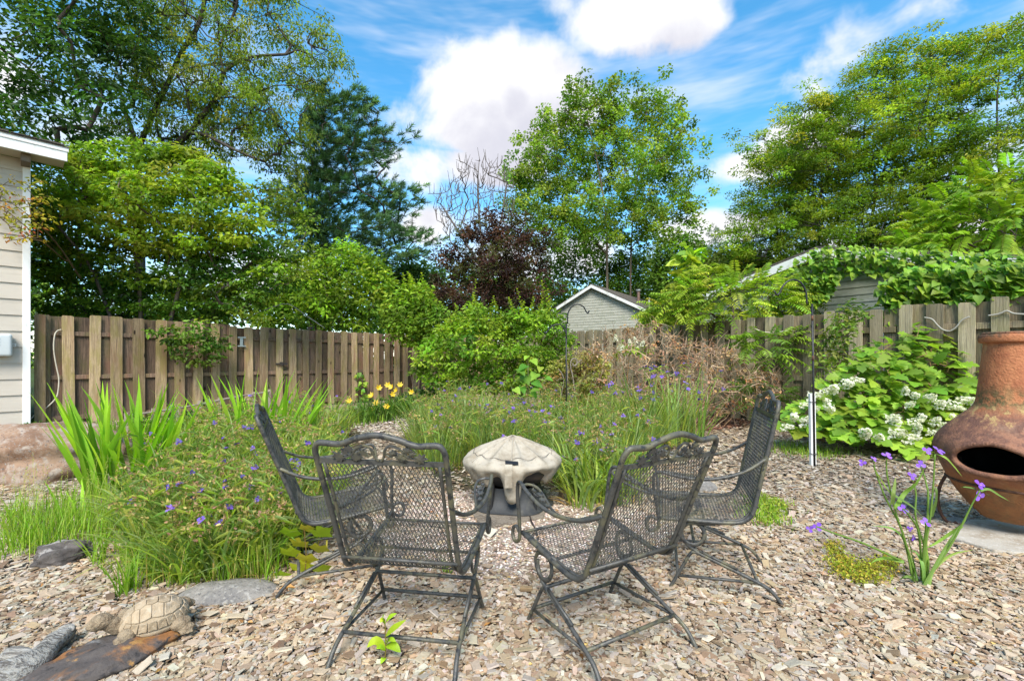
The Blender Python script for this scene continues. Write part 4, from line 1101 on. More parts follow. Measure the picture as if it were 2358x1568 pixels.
# head, neck, legs and tail: one skin
def blob_body(name, balls, mat, parent, voxel=.006):
    bm = bmesh.new()
    for (c, r, rot) in balls:
        mtx = Matrix.Translation(Vector(c)) @ Matrix.Rotation(rot[2], 4, 'Z') @ Matrix.Rotation(rot[1], 4, 'Y') @ Matrix.Rotation(rot[0], 4, 'X') @ Matrix.Diagonal((*r, 1))
        bmesh.ops.create_icosphere(bm, subdivisions=3, radius=1.0, matrix=mtx)
    me = bpy.data.meshes.new(name); bm.to_mesh(me); bm.free(); o = link(name, me, parent); me.materials.append(mat)
    rm = o.modifiers.new('skin', 'REMESH'); rm.mode = 'VOXEL'; rm.voxel_size = voxel; rm.use_smooth_shade = True
    sm_ = o.modifiers.new('soft', 'SMOOTH'); sm_.factor = .6; sm_.iterations = 6
    dg = bpy.context.evaluated_depsgraph_get(); ev = o.evaluated_get(dg); m2 = bpy.data.meshes.new_from_object(ev)
    o.modifiers.clear(); o.data = m2; m2.name = name
    if not m2.materials: m2.materials.append(mat)
    return o
z0 = (0, 0, 0)
bodyb = [((0, 0, .03), (.17, .11, .035), z0),
         ((-.17, 0, .052), (.07, .05, .042), z0), ((-.212, 0, .078), (.055, .044, .045), (0, .5, 0)),
         ((-.262, 0, .118), (.062, .050, .047), (0, .25, 0)), ((-.303, 0, .110), (.036, .039, .031), (0, .3, 0)), ((-.288, 0, .094), (.039, .036, .022), (0, .2, 0))]
for s in (-1, 1):
    bodyb += [((-.135, s * .105, .045), (.05, .042, .045), (0, 0, s * .5)), ((-.165, s * .145, .028), (.045, .042, .045), z0), ((-.178, s * .165, -.008), (.042, .030, .022), (0, 0, s * -.3)),
              ((.145, s * .11, .030), (.06, .045, .040), (0, 0, s * -.4)), ((.175, s * .135, .002), (.048, .034, .026), (0, 0, s * -.2))]
    for k in range(4): bodyb.append(((-.212 + .004 * k, s * (.150 + .012 * k), -.016), (.012, .006, .009), z0))
    for k in range(4): bodyb.append(((.150 + .018 * k, s * .166, -.008), (.010, .012, .010), z0))
bodyb.append(((.205, 0, .02), (.03, .016, .014), (0, .3, 0)))
blob_body('body', bodyb, M_CASTR, tt, .0045)
for s in (-1, 1):
    mb = MB(); mb.add(*tube([(-.284 + .009 * math.cos(t), s * (.0455 + .001), .125 + .007 * math.sin(t)) for t in np.linspace(0, 2 * PI, 12)], .0022, 5)); 
    eye = mb.build('eyelid', M_CAST, tt, True)
    bm = bmesh.new(); bmesh.ops.create_icosphere(bm, subdivisions=2, radius=.0062, matrix=Matrix.Translation((-.284, s * .0435, .125))); me = bpy.data.meshes.new('eye'); bm.to_mesh(me); bm.free(); me.materials.append(M_CAST); link('eye', me, tt)
mb = MB(); mb.add(*tube(smooth_path([(-.286, .042, .096), (-.314, .033, .100), (-.338, .0, .100), (-.314, -.033, .100), (-.286, -.042, .096)], 6), .0022, 5)); mb.build('mouth_line', simple_mat('cast_stone_groove', (.13, .095, .06), .95), tt, True)


# ================================================================== CLAY CHIMINEA
def clay_mat():
    m, t, o = new_mat('weathered_terracotta')
    tc = t.n('ShaderNodeTexCoord').outputs['Object']; sep = t.n('ShaderNodeSeparateXYZ', {0: tc})
    n1 = t.n('ShaderNodeTexNoise', {'Vector': tc, 'Scale': 3.2, 'Detail': 8.0, 'Roughness': .68}).outputs[0]
    n2 = t.n('ShaderNodeTexNoise', {'Vector': tc, 'Scale': 14.0, 'Detail': 8.0, 'Roughness': .72}).outputs[0]
    n3 = t.n('ShaderNodeTexNoise', {'Vector': t.n('ShaderNodeMapping', {'Vector': tc, 'Scale': (5, 5, 1.2)}).outputs[0], 'Scale': 2.0, 'Detail': 6.0}).outputs[0]
    zz = t.math('ADD', sep.outputs[2], t.math('MULTIPLY', t.math('SUBTRACT', n1, .5), .28))
    clay = t.mix(t.smooth(n2, .35, .7), (.40, .155, .065), (.29, .098, .042))
    clay = t.mix(t.smooth(n3, .52, .66), clay, (.42, .20, .085))
    clay = t.mix(t.math('MULTIPLY', t.smooth(n1, .55, .63), .7), clay, (.48, .11, .045))
    burnt = t.mix(t.smooth(n2, .38, .62), (.125, .060, .042), (.255, .12, .07))
    burnt = t.mix(t.math('MULTIPLY', t.smooth(n1, .56, .72), .55), burnt, (.32, .20, .13))
    body = t.math('MULTIPLY', t.smooth(zz, .36, .50), t.smooth(zz, .98, .86))
    col = t.mix(body, clay, burnt)
    low = t.smooth(zz, .44, .30); col = t.mix(t.math('MULTIPLY', low, .75), col, t.mix(t.smooth(n2, .4, .62), (.14, .075, .03), (.27, .115, .04)))
    band = t.math('MULTIPLY', t.smooth(zz, .90, .97), t.smooth(zz, 1.12, 1.0))
    col = t.mix(t.math('MULTIPLY', band, t.smooth(n2, .40, .56)), col, (.10, .088, .035))
    col = t.mix(t.math('MULTIPLY', t.math('MULTIPLY', t.smooth(zz, .80, .88), t.smooth(zz, .97, .92)), t.smooth(n2, .50, .60)), col, (.36, .25, .10))
    rim = t.smooth(zz, 1.44, 1.47); col = t.mix(rim, col, t.mix(t.smooth(n2, .42, .6), (.075, .06, .032), (.17, .08, .045)))
    bs = t.n('ShaderNodeBsdfPrincipled', {'Base Color': col, 'Roughness': .72, 'Specular IOR Level': .3})
    b = t.n('ShaderNodeBump', {'Strength': .45, 'Distance': .02, 'Height': t.math('ADD', n2, t.n('ShaderNodeTexNoise', {'Vector': tc, 'Scale': 70.0, 'Detail': 4.0}).outputs[0])})
    t.link(b.outputs[0], bs.inputs['Normal']); t.link(bs.outputs[0], o.inputs[0]); return m


M_CLAY = clay_mat(); M_SOOT = simple_mat('soot', (.006, .0055, .005), .95, 0, [((.012, .01, .008), 8.0, .5, .7)])
CHP = Vector((3.70, 3.36, 0)); cdir = math.atan2(-3.36, -3.70) + math.radians(-12)      # mouth looks at the yard
chm = thing('chiminea', 'weathered orange brown clay chiminea with a dark oval mouth', 'chiminea', CHP, cdir)
zr = [(.115, .10), (.118, .165), (.14, .190), (.19, .235), (.27, .293), (.36, .345), (.47, .392), (.56, .427), (.63, .437), (.69, .424), (.76, .378), (.82, .325), (.87, .276), (.92, .228), (.97, .201), (1.05, .190), (1.2, .175), (1.32, .163), (1.40, .156), (1.412, .158), (1.420, .178), (1.440, .184), (1.465, .182), (1.478, .172), (1.480, .150)]
pz = smooth_path([(r, 0, z) for z, r in zr], 4); zs, rs = pz[:, 2], pz[:, 0]
na = 120; aa = np.arange(na) * 2 * PI / na; nk = len(zs)
MZ, MHW, MHH = .60, .47, .112       # mouth: height, half width (radians), half height
def mouth_q(a, z): return math.sqrt((np.angle(np.exp(1j * a)) / MHW) ** 2 + ((z - MZ + .02 * (abs(np.angle(np.exp(1j * a))) / MHW)) / MHH) ** 2)
def surf(a, z):
    r = float(np.interp(z, zs[:-3], rs[:-3])); q = mouth_q(a, z)
    bul = .040 * math.exp(-((q - 1.12) / .42) ** 2) if q > .2 else 0
    r += bul; return Vector((r * math.cos(a), r * math.sin(a), z))
bm = bmesh.new(); grid = []
for k in range(nk):
    row = []
    for j in range(na):
        a = aa[j]; r = rs[k]; z = zs[k]; q = mouth_q(a, z)
        if .3 < z < .95: r = r + .040 * math.exp(-((q - 1.12) / .42) ** 2)
        row.append(bm.verts.new((r * math.cos(a), r * math.sin(a), z)))
    grid.append(row)
for k in range(nk - 1):
    for j in range(na):
        vs = [grid[k][j], grid[k][(j + 1) % na], grid[k + 1][(j + 1) % na], grid[k + 1][j]]
        qs = [mouth_q(math.atan2(v.co.y, v.co.x), v.co.z) for v in vs]
        if .4 < vs[0].co.z < .8 and max(qs) < 1.06: continue
        bm.faces.new(vs)
bm.faces.new(grid[0][::-1])
# pull the torn edge onto a clean oval
for v in bm.verts:
    if v.is_boundary and .4 < v.co.z < .8:
        a = math.atan2(v.co.y, v.co.x); q = mouth_q(a, v.co.z)
        if q > 0: v.co = surf(np.angle(np.exp(1j * a)) / q, MZ + (v.co.z - MZ) / q)
me = bpy.data.meshes.new('body'); bm.to_mesh(me); bm.free(); me.materials.append(M_CLAY); me.polygons.foreach_set('use_smooth', [True] * len(me.polygons))
link('body', me, chm)
lip = [surf(MHW * math.cos(t), MZ + MHH * math.sin(t) - .02 * abs(math.cos(t))) for t in np.linspace(0, 2 * PI, 60)]
mb = MB(); mb.add(*tube([(p * 1.0)[:] for p in lip], .020, 10, caps=False)); lo = mb.build('mouth_lip', M_CLAY, chm, True)
mb = MB(); Vn = []
inn = [(r - .03, z) for r, z in zip(rs, zs) if .13 < z < 1.47]
V = np.concatenate([np.stack([r * np.cos(aa), r * np.sin(aa), np.full(na, z)], -1) for r, z in inn]); kk = len(inn)
i, j = np.meshgrid(np.arange(kk - 1), np.arange(na), indexing='ij'); j2 = (j + 1) % na
Q = np.stack([i * na + j, (i + 1) * na + j, (i + 1) * na + j2, i * na + j2], -1).reshape(-1, 4)
cen = V[Q].mean(1); am = np.arctan2(cen[:, 1], cen[:, 0]); qq = np.sqrt((am / (MHW * 1.08)) ** 2 + ((cen[:, 2] - MZ) / (MHH * 1.12)) ** 2)
mb.add(V, [Q[qq > 1.0]]); mb.build('firebox', M_SOOT, chm, True)
mb = MB(); mb.add(*tube([(.150 * math.cos(t), .150 * math.sin(t), 1.484) for t in np.linspace(0, 2 * PI, 50)], .022, 8, caps=False, flat=(1, .55))); mb.build('rim_ring', M_CLAY, chm, True)
mb = MB(); mb.add(*tube([((.362) * math.cos(t), (.362) * math.sin(t), .385) for t in np.linspace(0, 2 * PI, 60)], .010, 6, caps=False)); 
Mir = simple_mat('rusted_iron', (.085, .042, .028), .75, .3, [((.16, .075, .04), 18.0, .45, .65)], bump=.3, bscale=90)
stand = mb.build('stand_ring', Mir, chm, True)
for da in (-1.15, 1.15, PI):
    c, s = math.cos(da), math.sin(da)
    pth = [(.362, .385), (.392, .31), (.408, .22), (.402, .12), (.37, .04), (.33, .012), (.30, .03)]
    mb = MB(); mb.add(*tube(smooth_path([(r * c, r * s, z) for r, z in pth], 6), .0115, 7)); mb.build('stand_leg', Mir, chm, True)


# ================================================================== SHEPHERD HOOKS
def hook(label, base, Ht, arcs, r=.0115):
    root = thing('shepherd_hook', label, 'plant hook', base)
    mb = MB(); mb.add(*tube([(0, 0, -.02), (0, 0, Ht)], r, 8)); mb.build('pole', M_BLACK, root, True)
    for pts in arcs:
        mb = MB(); mb.add(*tube(smooth_path(pts, 7), r * .9, 7)); mb.build('hook', M_BLACK, root, True)
    return root


b1 = G(1304, 1021)
hz = lambda y, Y: H + (HZ - y) / F * Y
hx = lambda x, Y, b: (x - CX) / F * Y - b.x
hook('black double shepherd hook standing in the central spiderwort', b1, hz(745, b1.y),
     [[(hx(x, b1.y, b1), 0, hz(y, b1.y)) for x, y in [(1307, 745), (1308, 722), (1317, 706), (1331, 701), (1344, 707), (1350, 718), (1354, 721), (1357, 715)]],
      [(hx(x, b1.y, b1), -.01, hz(y, b1.y)) for x, y in [(1305, 778), (1302, 764), (1294, 750), (1284, 747), (1272, 751), (1263, 760), (1257, 768), (1253, 764)]]])
b2 = G(1876, 1076)
h2 = hook('black shepherd hook in a white sleeve near the hydrangea', b2, hz(700, b2.y),
     [[(hx(x, b2.y, b2), 0, hz(y, b2.y)) for x, y in [(1864, 700), (1862, 672), (1853, 653), (1838, 644), (1821, 647), (1808, 660), (1801, 674), (1795, 678), (1790, 670)]]])
h2.rotation_euler = (0, math.radians(-.9), 0)
me = np_mesh('sleeve', *box(-.030, .030, .009, .055, -.01, hz(906, b2.y)), None, [M_WHITE]); bevel_mesh(me, .006, 2); sl = link('sleeve', me, h2)
for zz in (.16, .78):
    mb = MB(); mb.add(*tube([(.034 * math.cos(t), .024 + .036 * math.sin(t), zz) for t in np.linspace(0, 2 * PI, 20)], .004, 5)); mb.build('tie', M_BLACK, sl, True)
for zz in (1.30, 1.78):
    mb = MB(); mb.add(*tube([(0, 0, zz - .03), (0, 0, zz + .03)], .012, 8)); mb.build('collar', Mir, h2, True)

# iron scroll ornament in the bed
s0 = G(1268, 1000)
so = thing('garden_ornament', 'rusty curled iron ornament with arched stems in the bed', 'ornament', s0)
M_BONE = simple_mat('rusty_pale_iron', (.24, .20, .16), .7, .3, [((.12, .08, .05), 20.0, .45, .65)])
def vw(x, y): x = (x / 2.614 + 1200) / 1.27226; y = (y / 2.614 + 880) / 1.27226; return (hx(x, s0.y, s0), 0, hz(y, s0.y))
for pts, nm, r in (([(1275, 780), (1250, 590), (1235, 520), (1235, 470), (1255, 445), (1280, 455), (1278, 490), (1255, 500), (1250, 480)], 'scroll', .011), ([(1150, 780), (1180, 620), (1165, 560), (1140, 525)], 'stem', .008), ([(1215, 780), (1210, 600), (1212, 520), (1205, 490)], 'stem', .008), ([(1278, 490), (1300, 465), (1318, 458)], 'spike', .008)):
    mb = MB(); mb.add(*tube(smooth_path([vw(*p) for p in pts], 6), r, 7)); mb.build(nm, M_BONE, so, True)

# ================================================================== TREES
BARK = (.085, .068, .052); BARKD = (.045, .036, .030)
def grow(trunks, targets, r_tip=.012, power=.5, jitter=.10, arc=.10):
    """join targets to the trunk lines; returns segments with radii"""
    pos = []; par = []
    for ln in trunks:
        p = smooth_path(ln[0], 4); start = ln[1]
        for k, q in enumerate(p):
            if k == 0:
                if start is None or not pos: pp = -1
                else: pp = int(np.argmin([np.linalg.norm(np.array(a) - q) for a in pos]))
                if pp >= 0: par.append(pp); pos.append(q); continue
                par.append(-1); pos.append(q)
            else: par.append(len(pos) - 1); pos.append(q)
    n_tr = len(pos); pos = [np.array(p) for p in pos]
    base = pos[0]
    order = np.argsort([np.linalg.norm(t - base) for t in targets])
    for i in order:
        t = np.array(targets[i]); A = np.array(pos)
        d = np.linalg.norm(A - t, axis=1); pen = np.where(A[:, 2] > t[2] + .05, (A[:, 2] - t[2]) * .9, 0)
        j = int(np.argmin(d + pen)); L_ = d[j]; k = max(2, int(L_ / (.35 + .12 * L_)))
        prev = j; a = pos[j]
        for s in range(1, k + 1):
            q = s / k; p = a + (t - a) * q
            p = p + rng.normal(0, jitter * L_ / k, 3) * (q < 1) + np.array([0, 0, arc * L_ * math.sin(q * PI)])
            par.append(prev); pos.append(p); prev = len(pos) - 1
    n = len(pos); cnt = np.zeros(n); ch = np.zeros(n)
    for i in range(n):
        if par[i] >= 0: ch[par[i]] += 1
    cnt[ch == 0] = 1
    for i in range(n - 1, -1, -1):
        if par[i] >= 0 and i > par[i]: cnt[par[i]] += cnt[i]
    rad = r_tip * np.maximum(cnt, 1) ** power
    idx = [i for i in range(n) if par[i] >= 0]
    A = np.array([pos[par[i]] for i in idx]); B = np.array([pos[i] for i in idx])
    return A, B, np.array([min(rad[par[i]], rad[i] * 1.7) for i in idx]), np.array([rad[i] for i in idx])


def crown_targets(poly, Y, n, thick, mind, mindpow=1.0):
    pts = sample_poly(poly, n, mind); x, y = pts[:, 0], pts[:, 1]
    e = poly_dist(poly, x, y); w = np.sqrt(np.clip(e / (e.max() + 1e-6), .03, 1))
    dy = rng.uniform(-1, 1, len(x)) * thick * w
    YY = Y + dy; return np.stack([(x - CX) / F * YY, YY, H + (HZ - y) / F * YY], -1)


def foliage(cent, r, flat, per, Ls, pal, w=None, droop=.25, upn=1.0, shape='quad', aspect=.55, cj=.18, shell=.6, lj=.16):
    """leaf clumps about the given centres"""
    n = len(cent); k = max(1, per); rr = np.broadcast_to(r, (n,)) * rng.uniform(.7, 1.25, n)
    u = rdir(n * k).reshape(n, k, 3); q = rng.uniform(0, 1, (n, k, 1)) ** (1 / (1.2 + shell * 2))
    off = u * q * rr[:, None, None]; off[..., 2] *= flat
    pos = (cent[:, None, :] + off).reshape(-1, 3)
    out = nrm(off.reshape(-1, 3) + 1e-6); D = rdir(n * k); D[:, 2] *= .45; D = nrm(D * .8 + out * .7 + np.array([0, 0, -droop]))
    N = nrm(np.array([0, 0, upn]) + rng.normal(0, .55, (n * k, 3)) + out * .35)
    cl = jit(pal, n, cj, .06, w); col = np.repeat(cl, k, 0) * np.exp(rng.normal(0, lj, (n * k, 1))) * np.exp(rng.normal(0, .05, (n * k, 3)))
    L_ = rng.uniform(.65, 1.25, n * k) * Ls
    fn = leaf_quads if shape == 'quad' else leaf_six
    return fn(pos, D, N, L_, L_ * aspect, np.clip(col, .003, .8))


def tree(name, label, poly, Y, base, pal, nclump=80, mind=18, r=.55, flat=.6, per=110, Ls=.16, thick=2.0, trunks=None, cat='tree', group=None, r_tip=.014, bark=BARK, w=None,
         shape='quad', aspect=.55, droop=.25, jitter=.10, power=.5, twigs=True, extra=None, upn=1.0, mat=None, cj=.18, lj=.16, sub=None):
    b = P(base[0], base[1], Y); b.z = 0
    root = thing(name, label, cat, b, 0, group); bo = np.array(b)
    T = crown_targets(poly, Y, nclump, thick, mind)
    if extra is not None: T = np.vstack([T, extra])
    if trunks is None:
        top = T[np.argmax(T[:, 2])]; trunks = [([bo, bo + (np.mean(T, 0) - bo) * .45 + np.array([0, 0, .0]), (np.mean(T, 0) * .6 + top * .4)], None)]
    else:
        tl = []
        for k, ln in enumerate(trunks):
            p3 = [np.array(P(x, y, Y + (ln[2] if len(ln) > 2 else 0))) for x, y in ln[0]]
            if k == 0 or ln[1] == 'ground': p3 = [np.array([p3[0][0], p3[0][1], 0])] + p3
            tl.append((p3, ln[1]))
        trunks = tl
    A, B, r0, r1 = grow(trunks, list(T), r_tip, power, jitter)
    mb = MB(); nb = len(A)
    mb.add(*segs(A - bo, B - bo, r0, r1, 6), col=np.repeat(jit([bark], nb, .12, .03), 12, 0)); mb.build('trunk', M_BARK, root, True)
    if sub:                                  # boughs split into smaller sprays on their own twigs
        k, sx, sz = sub; S = (T[:, None, :] + rng.normal(0, 1, (len(T), k, 3)) * np.array([sx, sx, sz])).reshape(-1, 3); T0 = np.repeat(T, k, 0)
        mt = MB(); mt.add(*segs(T0 - bo - np.array([0, 0, .12]), S - bo, np.full(len(S), r_tip * .9), np.full(len(S), r_tip * .4), 4), col=bark); mt.build('twigs', M_BARK, root)['kind'] = 'stuff'
        T = S
    V, fs, col = foliage(T, r, flat, per, Ls, pal, w, droop, upn, shape, aspect, cj, lj=lj)
    mb = MB(); mb.add(V - bo, fs, col); mb.build('crown', mat or M_LEAF, root)
    return root


GRN = [(.080, .155, .024), (.11, .19, .028), (.060, .118, .022)]
LIME = [(.155, .255, .030), (.200, .300, .036), (.115, .205, .030), (.24, .32, .05)]
DARK = [(.026, .070, .018), (.040, .095, .020), (.020, .054, .016)]

# -- far belt of woods closing the view
tl = crown_targets([(-500, 800), (-500, 640), (-100, 600), (300, 640), (560, 600), (760, 630), (1000, 610), (1200, 640), (1450, 650), (1650, 620), (1900, 600), (2300, 580), (2900, 600), (2900, 832), (-500, 832)], 62, 620, 5, 10)
V, fs, col = foliage(tl, 3.2, .7, 52, .95, GRN + DARK, None, .2, 1.0, 'quad', .7); mb = MB(); mb.add(V, fs, col); tag(mb.build('treeline', M_LEAF), 'distant belt of woods behind the gardens', 'woods', None, 'stuff')

# -- big dark maple over the house
tree('maple_tree', 'dark dense maple looming over the beige house roof', [(-420, -420), (240, -420), (285, -60), (345, 70), (310, 140), (330, 240), (280, 290), (255, 350), (240, 440), (215, 560), (60, 660), (-300, 640)], 14.5, (60, 700),
     DARK + [(.05, .11, .022)], nclump=300, mind=21, r=.66, flat=.62, per=150, Ls=.18, thick=2.6, r_tip=.012)
# -- spreading tree with crooked limbs
YT = 17.0
tree('tree', 'tall spreading tree with crooked dark limbs and fine leaves', [(230, -260), (690, -260), (680, 20), (715, 60), (770, 112), (782, 160), (730, 190), (705, 250), (720, 320), (690, 395), (640, 400), (560, 360), (470, 370), (400, 330), (300, 330), (225, 290), (245, 180), (215, 60)], YT, (322, 700),
     [(.11, .18, .024), (.15, .22, .030), (.08, .135, .022), (.17, .21, .04)], nclump=165, mind=20, r=.36, flat=.8, per=60, Ls=.135, sub=(5, .46, .28), thick=2.6, aspect=.40, droop=.75, r_tip=.020, power=.50, jitter=.14, bark=(.06, .05, .042),
     trunks=[([(322, 620), (318, 480), (320, 347), (345, 285), (352, 262), (383, 200), (415, 126), (460, 50), (480, -60), (500, -200)], None), ([(335, 420), (392, 347), (433, 308), (470, 262), (496, 228), (505, 195), (514, 168), (508, 130), (510, 100), (525, 60), (545, 10), (560, -120)], 'join', -.6),
             ([(514, 168), (545, 145), (586, 131), (620, 128), (658, 126)], 'join', -.9), ([(437, 308), (465, 309), (491, 320), (540, 345), (586, 365)], 'join', -.9), ([(496, 228), (530, 224), (563, 225), (600, 210), (631, 198)], 'join', -.8), ([(320, 347), (300, 290), (285, 250)], 'join', .3), ([(383, 200), (420, 170), (470, 152), (510, 145)], 'join', .2)])

# -- white pine
def pine(name, label, poly, Y, basex, topx, topy, nb=120, pal=None, tuft=.34, per=150, boughs=None, needle=.20):
    b = P(basex, 700, Y); b.z = 0; root = thing(name, label, 'tree', b); bo = np.array(b)
    T = crown_targets(poly, Y, nb, 2.2, 14)
    top = np.array(P(topx, topy, Y)); mid = np.array(P((basex + topx) / 2 - 4, (topy + 620) / 2, Y))
    A, B, r0, r1 = grow([([bo, mid, top], None)], list(T), .014, .48, .06)
    mb = MB(); mb.add(*segs(A - bo, B - bo, r0, r1, 6), col=np.repeat(jit([(.05, .04, .034)], len(A), .12, .03), 12, 0)); mb.build('trunk', M_BARK, root, True)
    # plumes: needles brushed outwards and upwards along a short shoot
    n = len(T); axis = nrm(T - np.stack([np.interp(T[:, 2], [0, top[2]], [bo[0], top[0]]), np.full(n, Y), T[:, 2] - .2], -1)); 
    out = axis.copy(); out[:, 2] = np.abs(out[:, 2]) * .4 + .38; out = nrm(out)
    k = 9; hx_ = axis.copy(); hx_[:, 2] = -.12; hx_ = nrm(hx_); sub = T[:, None, :] - hx_[:, None] * rng.uniform(0, tuft * 4.2, (n, k, 1)) + rng.normal(0, 1, (n, k, 3)) * np.array([tuft * .65, tuft * .65, tuft * .32]); sub = sub.reshape(-1, 3); oo = nrm(np.repeat(out, k, 0) + rng.normal(0, .35, (n * k, 3)))
    shoot = rng.uniform(.25, .6, len(sub)) * tuft * 1.9
    m = per // k; t = rng.uniform(0, 1, (len(sub), m, 1)); c = sub[:, None] + oo[:, None] * t * shoot[:, None, None]
    D = nrm(oo[:, None] * .9 + rng.normal(0, .5, (len(sub), m, 3))); c = c.reshape(-1, 3); D = D.reshape(-1, 3)
    col = np.repeat(jit(pal, len(sub), .2, .05), m, 0) * np.exp(rng.normal(0, .12, (len(c), 1)))
    V, fs, cc_ = leaf_quads(c, D, rdir(len(c)), rng.uniform(.7, 1.2, len(c)) * needle, needle * .11, col, 0.0, .05)
    mb = MB(); mb.add(V - bo, fs, cc_); mb.add(*segs(sub - bo, sub - bo + oo * shoot[:, None], np.full(len(sub), .012), np.full(len(sub), .005), 4), col=(.05, .045, .03)); mb.build('crown', M_NEEDLE, root); return root


pine('pine_tree', 'blue green white pine with upswept plumes left of the clouds', [(735, 180), (752, 215), (795, 228), (835, 222), (864, 222), (885, 275), (872, 320), (905, 325), (950, 306), (957, 340), (920, 375), (885, 410), (930, 455), (980, 428), (985, 470), (945, 510), (1000, 545), (1005, 600), (930, 615), (890, 640), (800, 640), (740, 600), (655, 560), (590, 480), (610, 430), (670, 400), (690, 330), (705, 240)], 23, 712, 737, 190, 210,
     [(.050, .115, .045), (.068, .14, .050), (.09, .165, .058), (.036, .085, .038)], .42, 400, needle=.27)
pine('pine_tree', 'small pale conifer far off above the shed rake', [(1650, 518), (1668, 545), (1685, 590), (1690, 625), (1615, 625), (1625, 585), (1638, 545)], 48, 1650, 1651, 518, 60, [(.09, .14, .07), (.12, .17, .08), (.07, .11, .05)], .6, 150, needle=.42)

# -- bare tree
def bare_tree():
    Y = 25; b = P(1112, 690, Y); b.z = 0; root = thing('bare_tree', 'leafless grey tree with upright twigs behind the purple tree', 'tree', b); bo = np.array(b)
    poly = [(1110, 620), (1060, 590), (1010, 520), (985, 440), (1010, 450), (1040, 420), (1062, 365), (1090, 390), (1110, 362), (1135, 385), (1150, 372), (1185, 410), (1190, 480), (1180, 540)]
    T = crown_targets(poly, Y, 240, 1.3, 7)
    A, B, r0, r1 = grow([([bo, np.array(P(1112, 600, Y)), np.array(P(1105, 520, Y)), np.array(P(1100, 430, Y)), np.array(P(1104, 366, Y))], None), ([np.array(P(1112, 610, Y)), np.array(P(1150, 520, Y)), np.array(P(1168, 420, Y))], 'join'), ([np.array(P(1110, 620, Y)), np.array(P(1060, 540, Y)), np.array(P(1015, 470, Y))], 'join')], list(T), .017, .44, .02, .0)
    tip = T + np.array([0, 0, .5]) + rng.normal(0, .12, T.shape)
    mb = MB(); mb.add(*segs(np.vstack([A, T, T]) - bo, np.vstack([B, tip, T + np.array([0, 0, .38]) + rng.normal(0, .22, T.shape)]) - bo, np.concatenate([r0, np.full(2 * len(T), .017)]), np.concatenate([r1, np.full(2 * len(T), .009)]), 5), col=(.12, .10, .088)); mb.build('trunk', M_BARK, root, True)
bare_tree()
# -- purple leaved tree
tree('purple_tree', 'dark purple leaved tree in front of the bare tree', [(1005, 600), (1040, 575), (1065, 548), (1100, 580), (1125, 500), (1160, 480), (1180, 495), (1215, 520), (1250, 555), (1265, 640), (1245, 720), (1180, 775), (1040, 770), (995, 690)], 21, (1125, 740), [(.040, .020, .022), (.060, .030, .030), (.028, .015, .018), (.085, .048, .042), (.05, .06, .03)], nclump=80, mind=15, r=.34, flat=.8, per=68, Ls=.15, sub=(5, .42, .35), thick=1.7, r_tip=.010, bark=BARKD)
# -- tulip tree, two stems
tree('tulip_tree', 'tall twin stemmed light green tree rising against the cloud', [(1322, 186), (1345, 200), (1360, 215), (1378, 232), (1398, 184), (1420, 205), (1437, 245), (1462, 225), (1490, 204), (1515, 225), (1545, 240), (1566, 258), (1562, 310), (1578, 360), (1590, 410), (1585, 450), (1600, 492), (1570, 522), (1540, 505), (1515, 540), (1500, 580), (1440, 560), (1400, 585), (1330, 560), (1256, 541), (1215, 515), (1180, 460), (1178, 405), (1195, 345), (1232, 305), (1252, 270), (1290, 262), (1292, 244), (1318, 230)], 33, (1398, 690),
     [(.11, .20, .032), (.15, .245, .036), (.08, .15, .028), (.18, .255, .046)], nclump=120, mind=23, r=.50, flat=.85, per=60, Ls=.20, thick=3.4, sub=(7, .75, .5), aspect=.8, r_tip=.017, power=.46, bark=(.115, .09, .062),
     trunks=[([(1398, 640), (1397, 590), (1398, 541), (1389, 451), (1372, 360), (1352, 270), (1345, 215)], None), ([(1452, 640), (1453, 590), (1455, 541), (1462, 450), (1478, 340), (1490, 240)], 'ground', .5), ([(1393, 582), (1355, 541), (1315, 512), (1270, 500)], 'join'), ([(1455, 570), (1500, 520), (1545, 480)], 'join'), ([(1392, 500), (1340, 420), (1290, 370)], 'join')])
# -- lower trees under it
for k, (poly, Y, bx, pal, lab) in enumerate([
        ([(1235, 640), (1270, 560), (1340, 545), (1390, 590), (1400, 660), (1380, 740), (1240, 760)], 37, 1310, GRN, 'round green tree left of the grey gable peak'),
        ([(1395, 620), (1420, 590), (1480, 590), (1530, 620), (1545, 690), (1500, 730), (1400, 720)], 36, 1470, [(.07, .15, .024), (.1, .19, .03), (.05, .10, .02)], 'low bright tree behind the grey house chimney'),
        ([(1500, 600), (1530, 545), (1580, 530), (1620, 570), (1640, 640), (1620, 720), (1520, 720)], 30, 1570, GRN, 'green tree filling the gap right of the grey house'),
        ([(1610, 620), (1640, 585), (1700, 570), (1760, 590), (1790, 640), (1760, 690), (1620, 690)], 26, 1700, [(.085, .14, .03), (.11, .17, .035), (.06, .1, .022)], 'olive green tree behind the low shed rake'),
        ([(880, 660), (900, 615), (950, 600), (1000, 620), (1010, 690), (990, 760), (880, 760)], 26, 940, [(.045, .10, .035), (.06, .12, .04)], 'dusky green tree below the white pine')]):
    tree('tree', lab, poly, Y, (bx, 740), pal, nclump=75, mind=13, r=.75, flat=.75, per=120, Ls=.22, thick=1.8, aspect=.7, r_tip=.012)

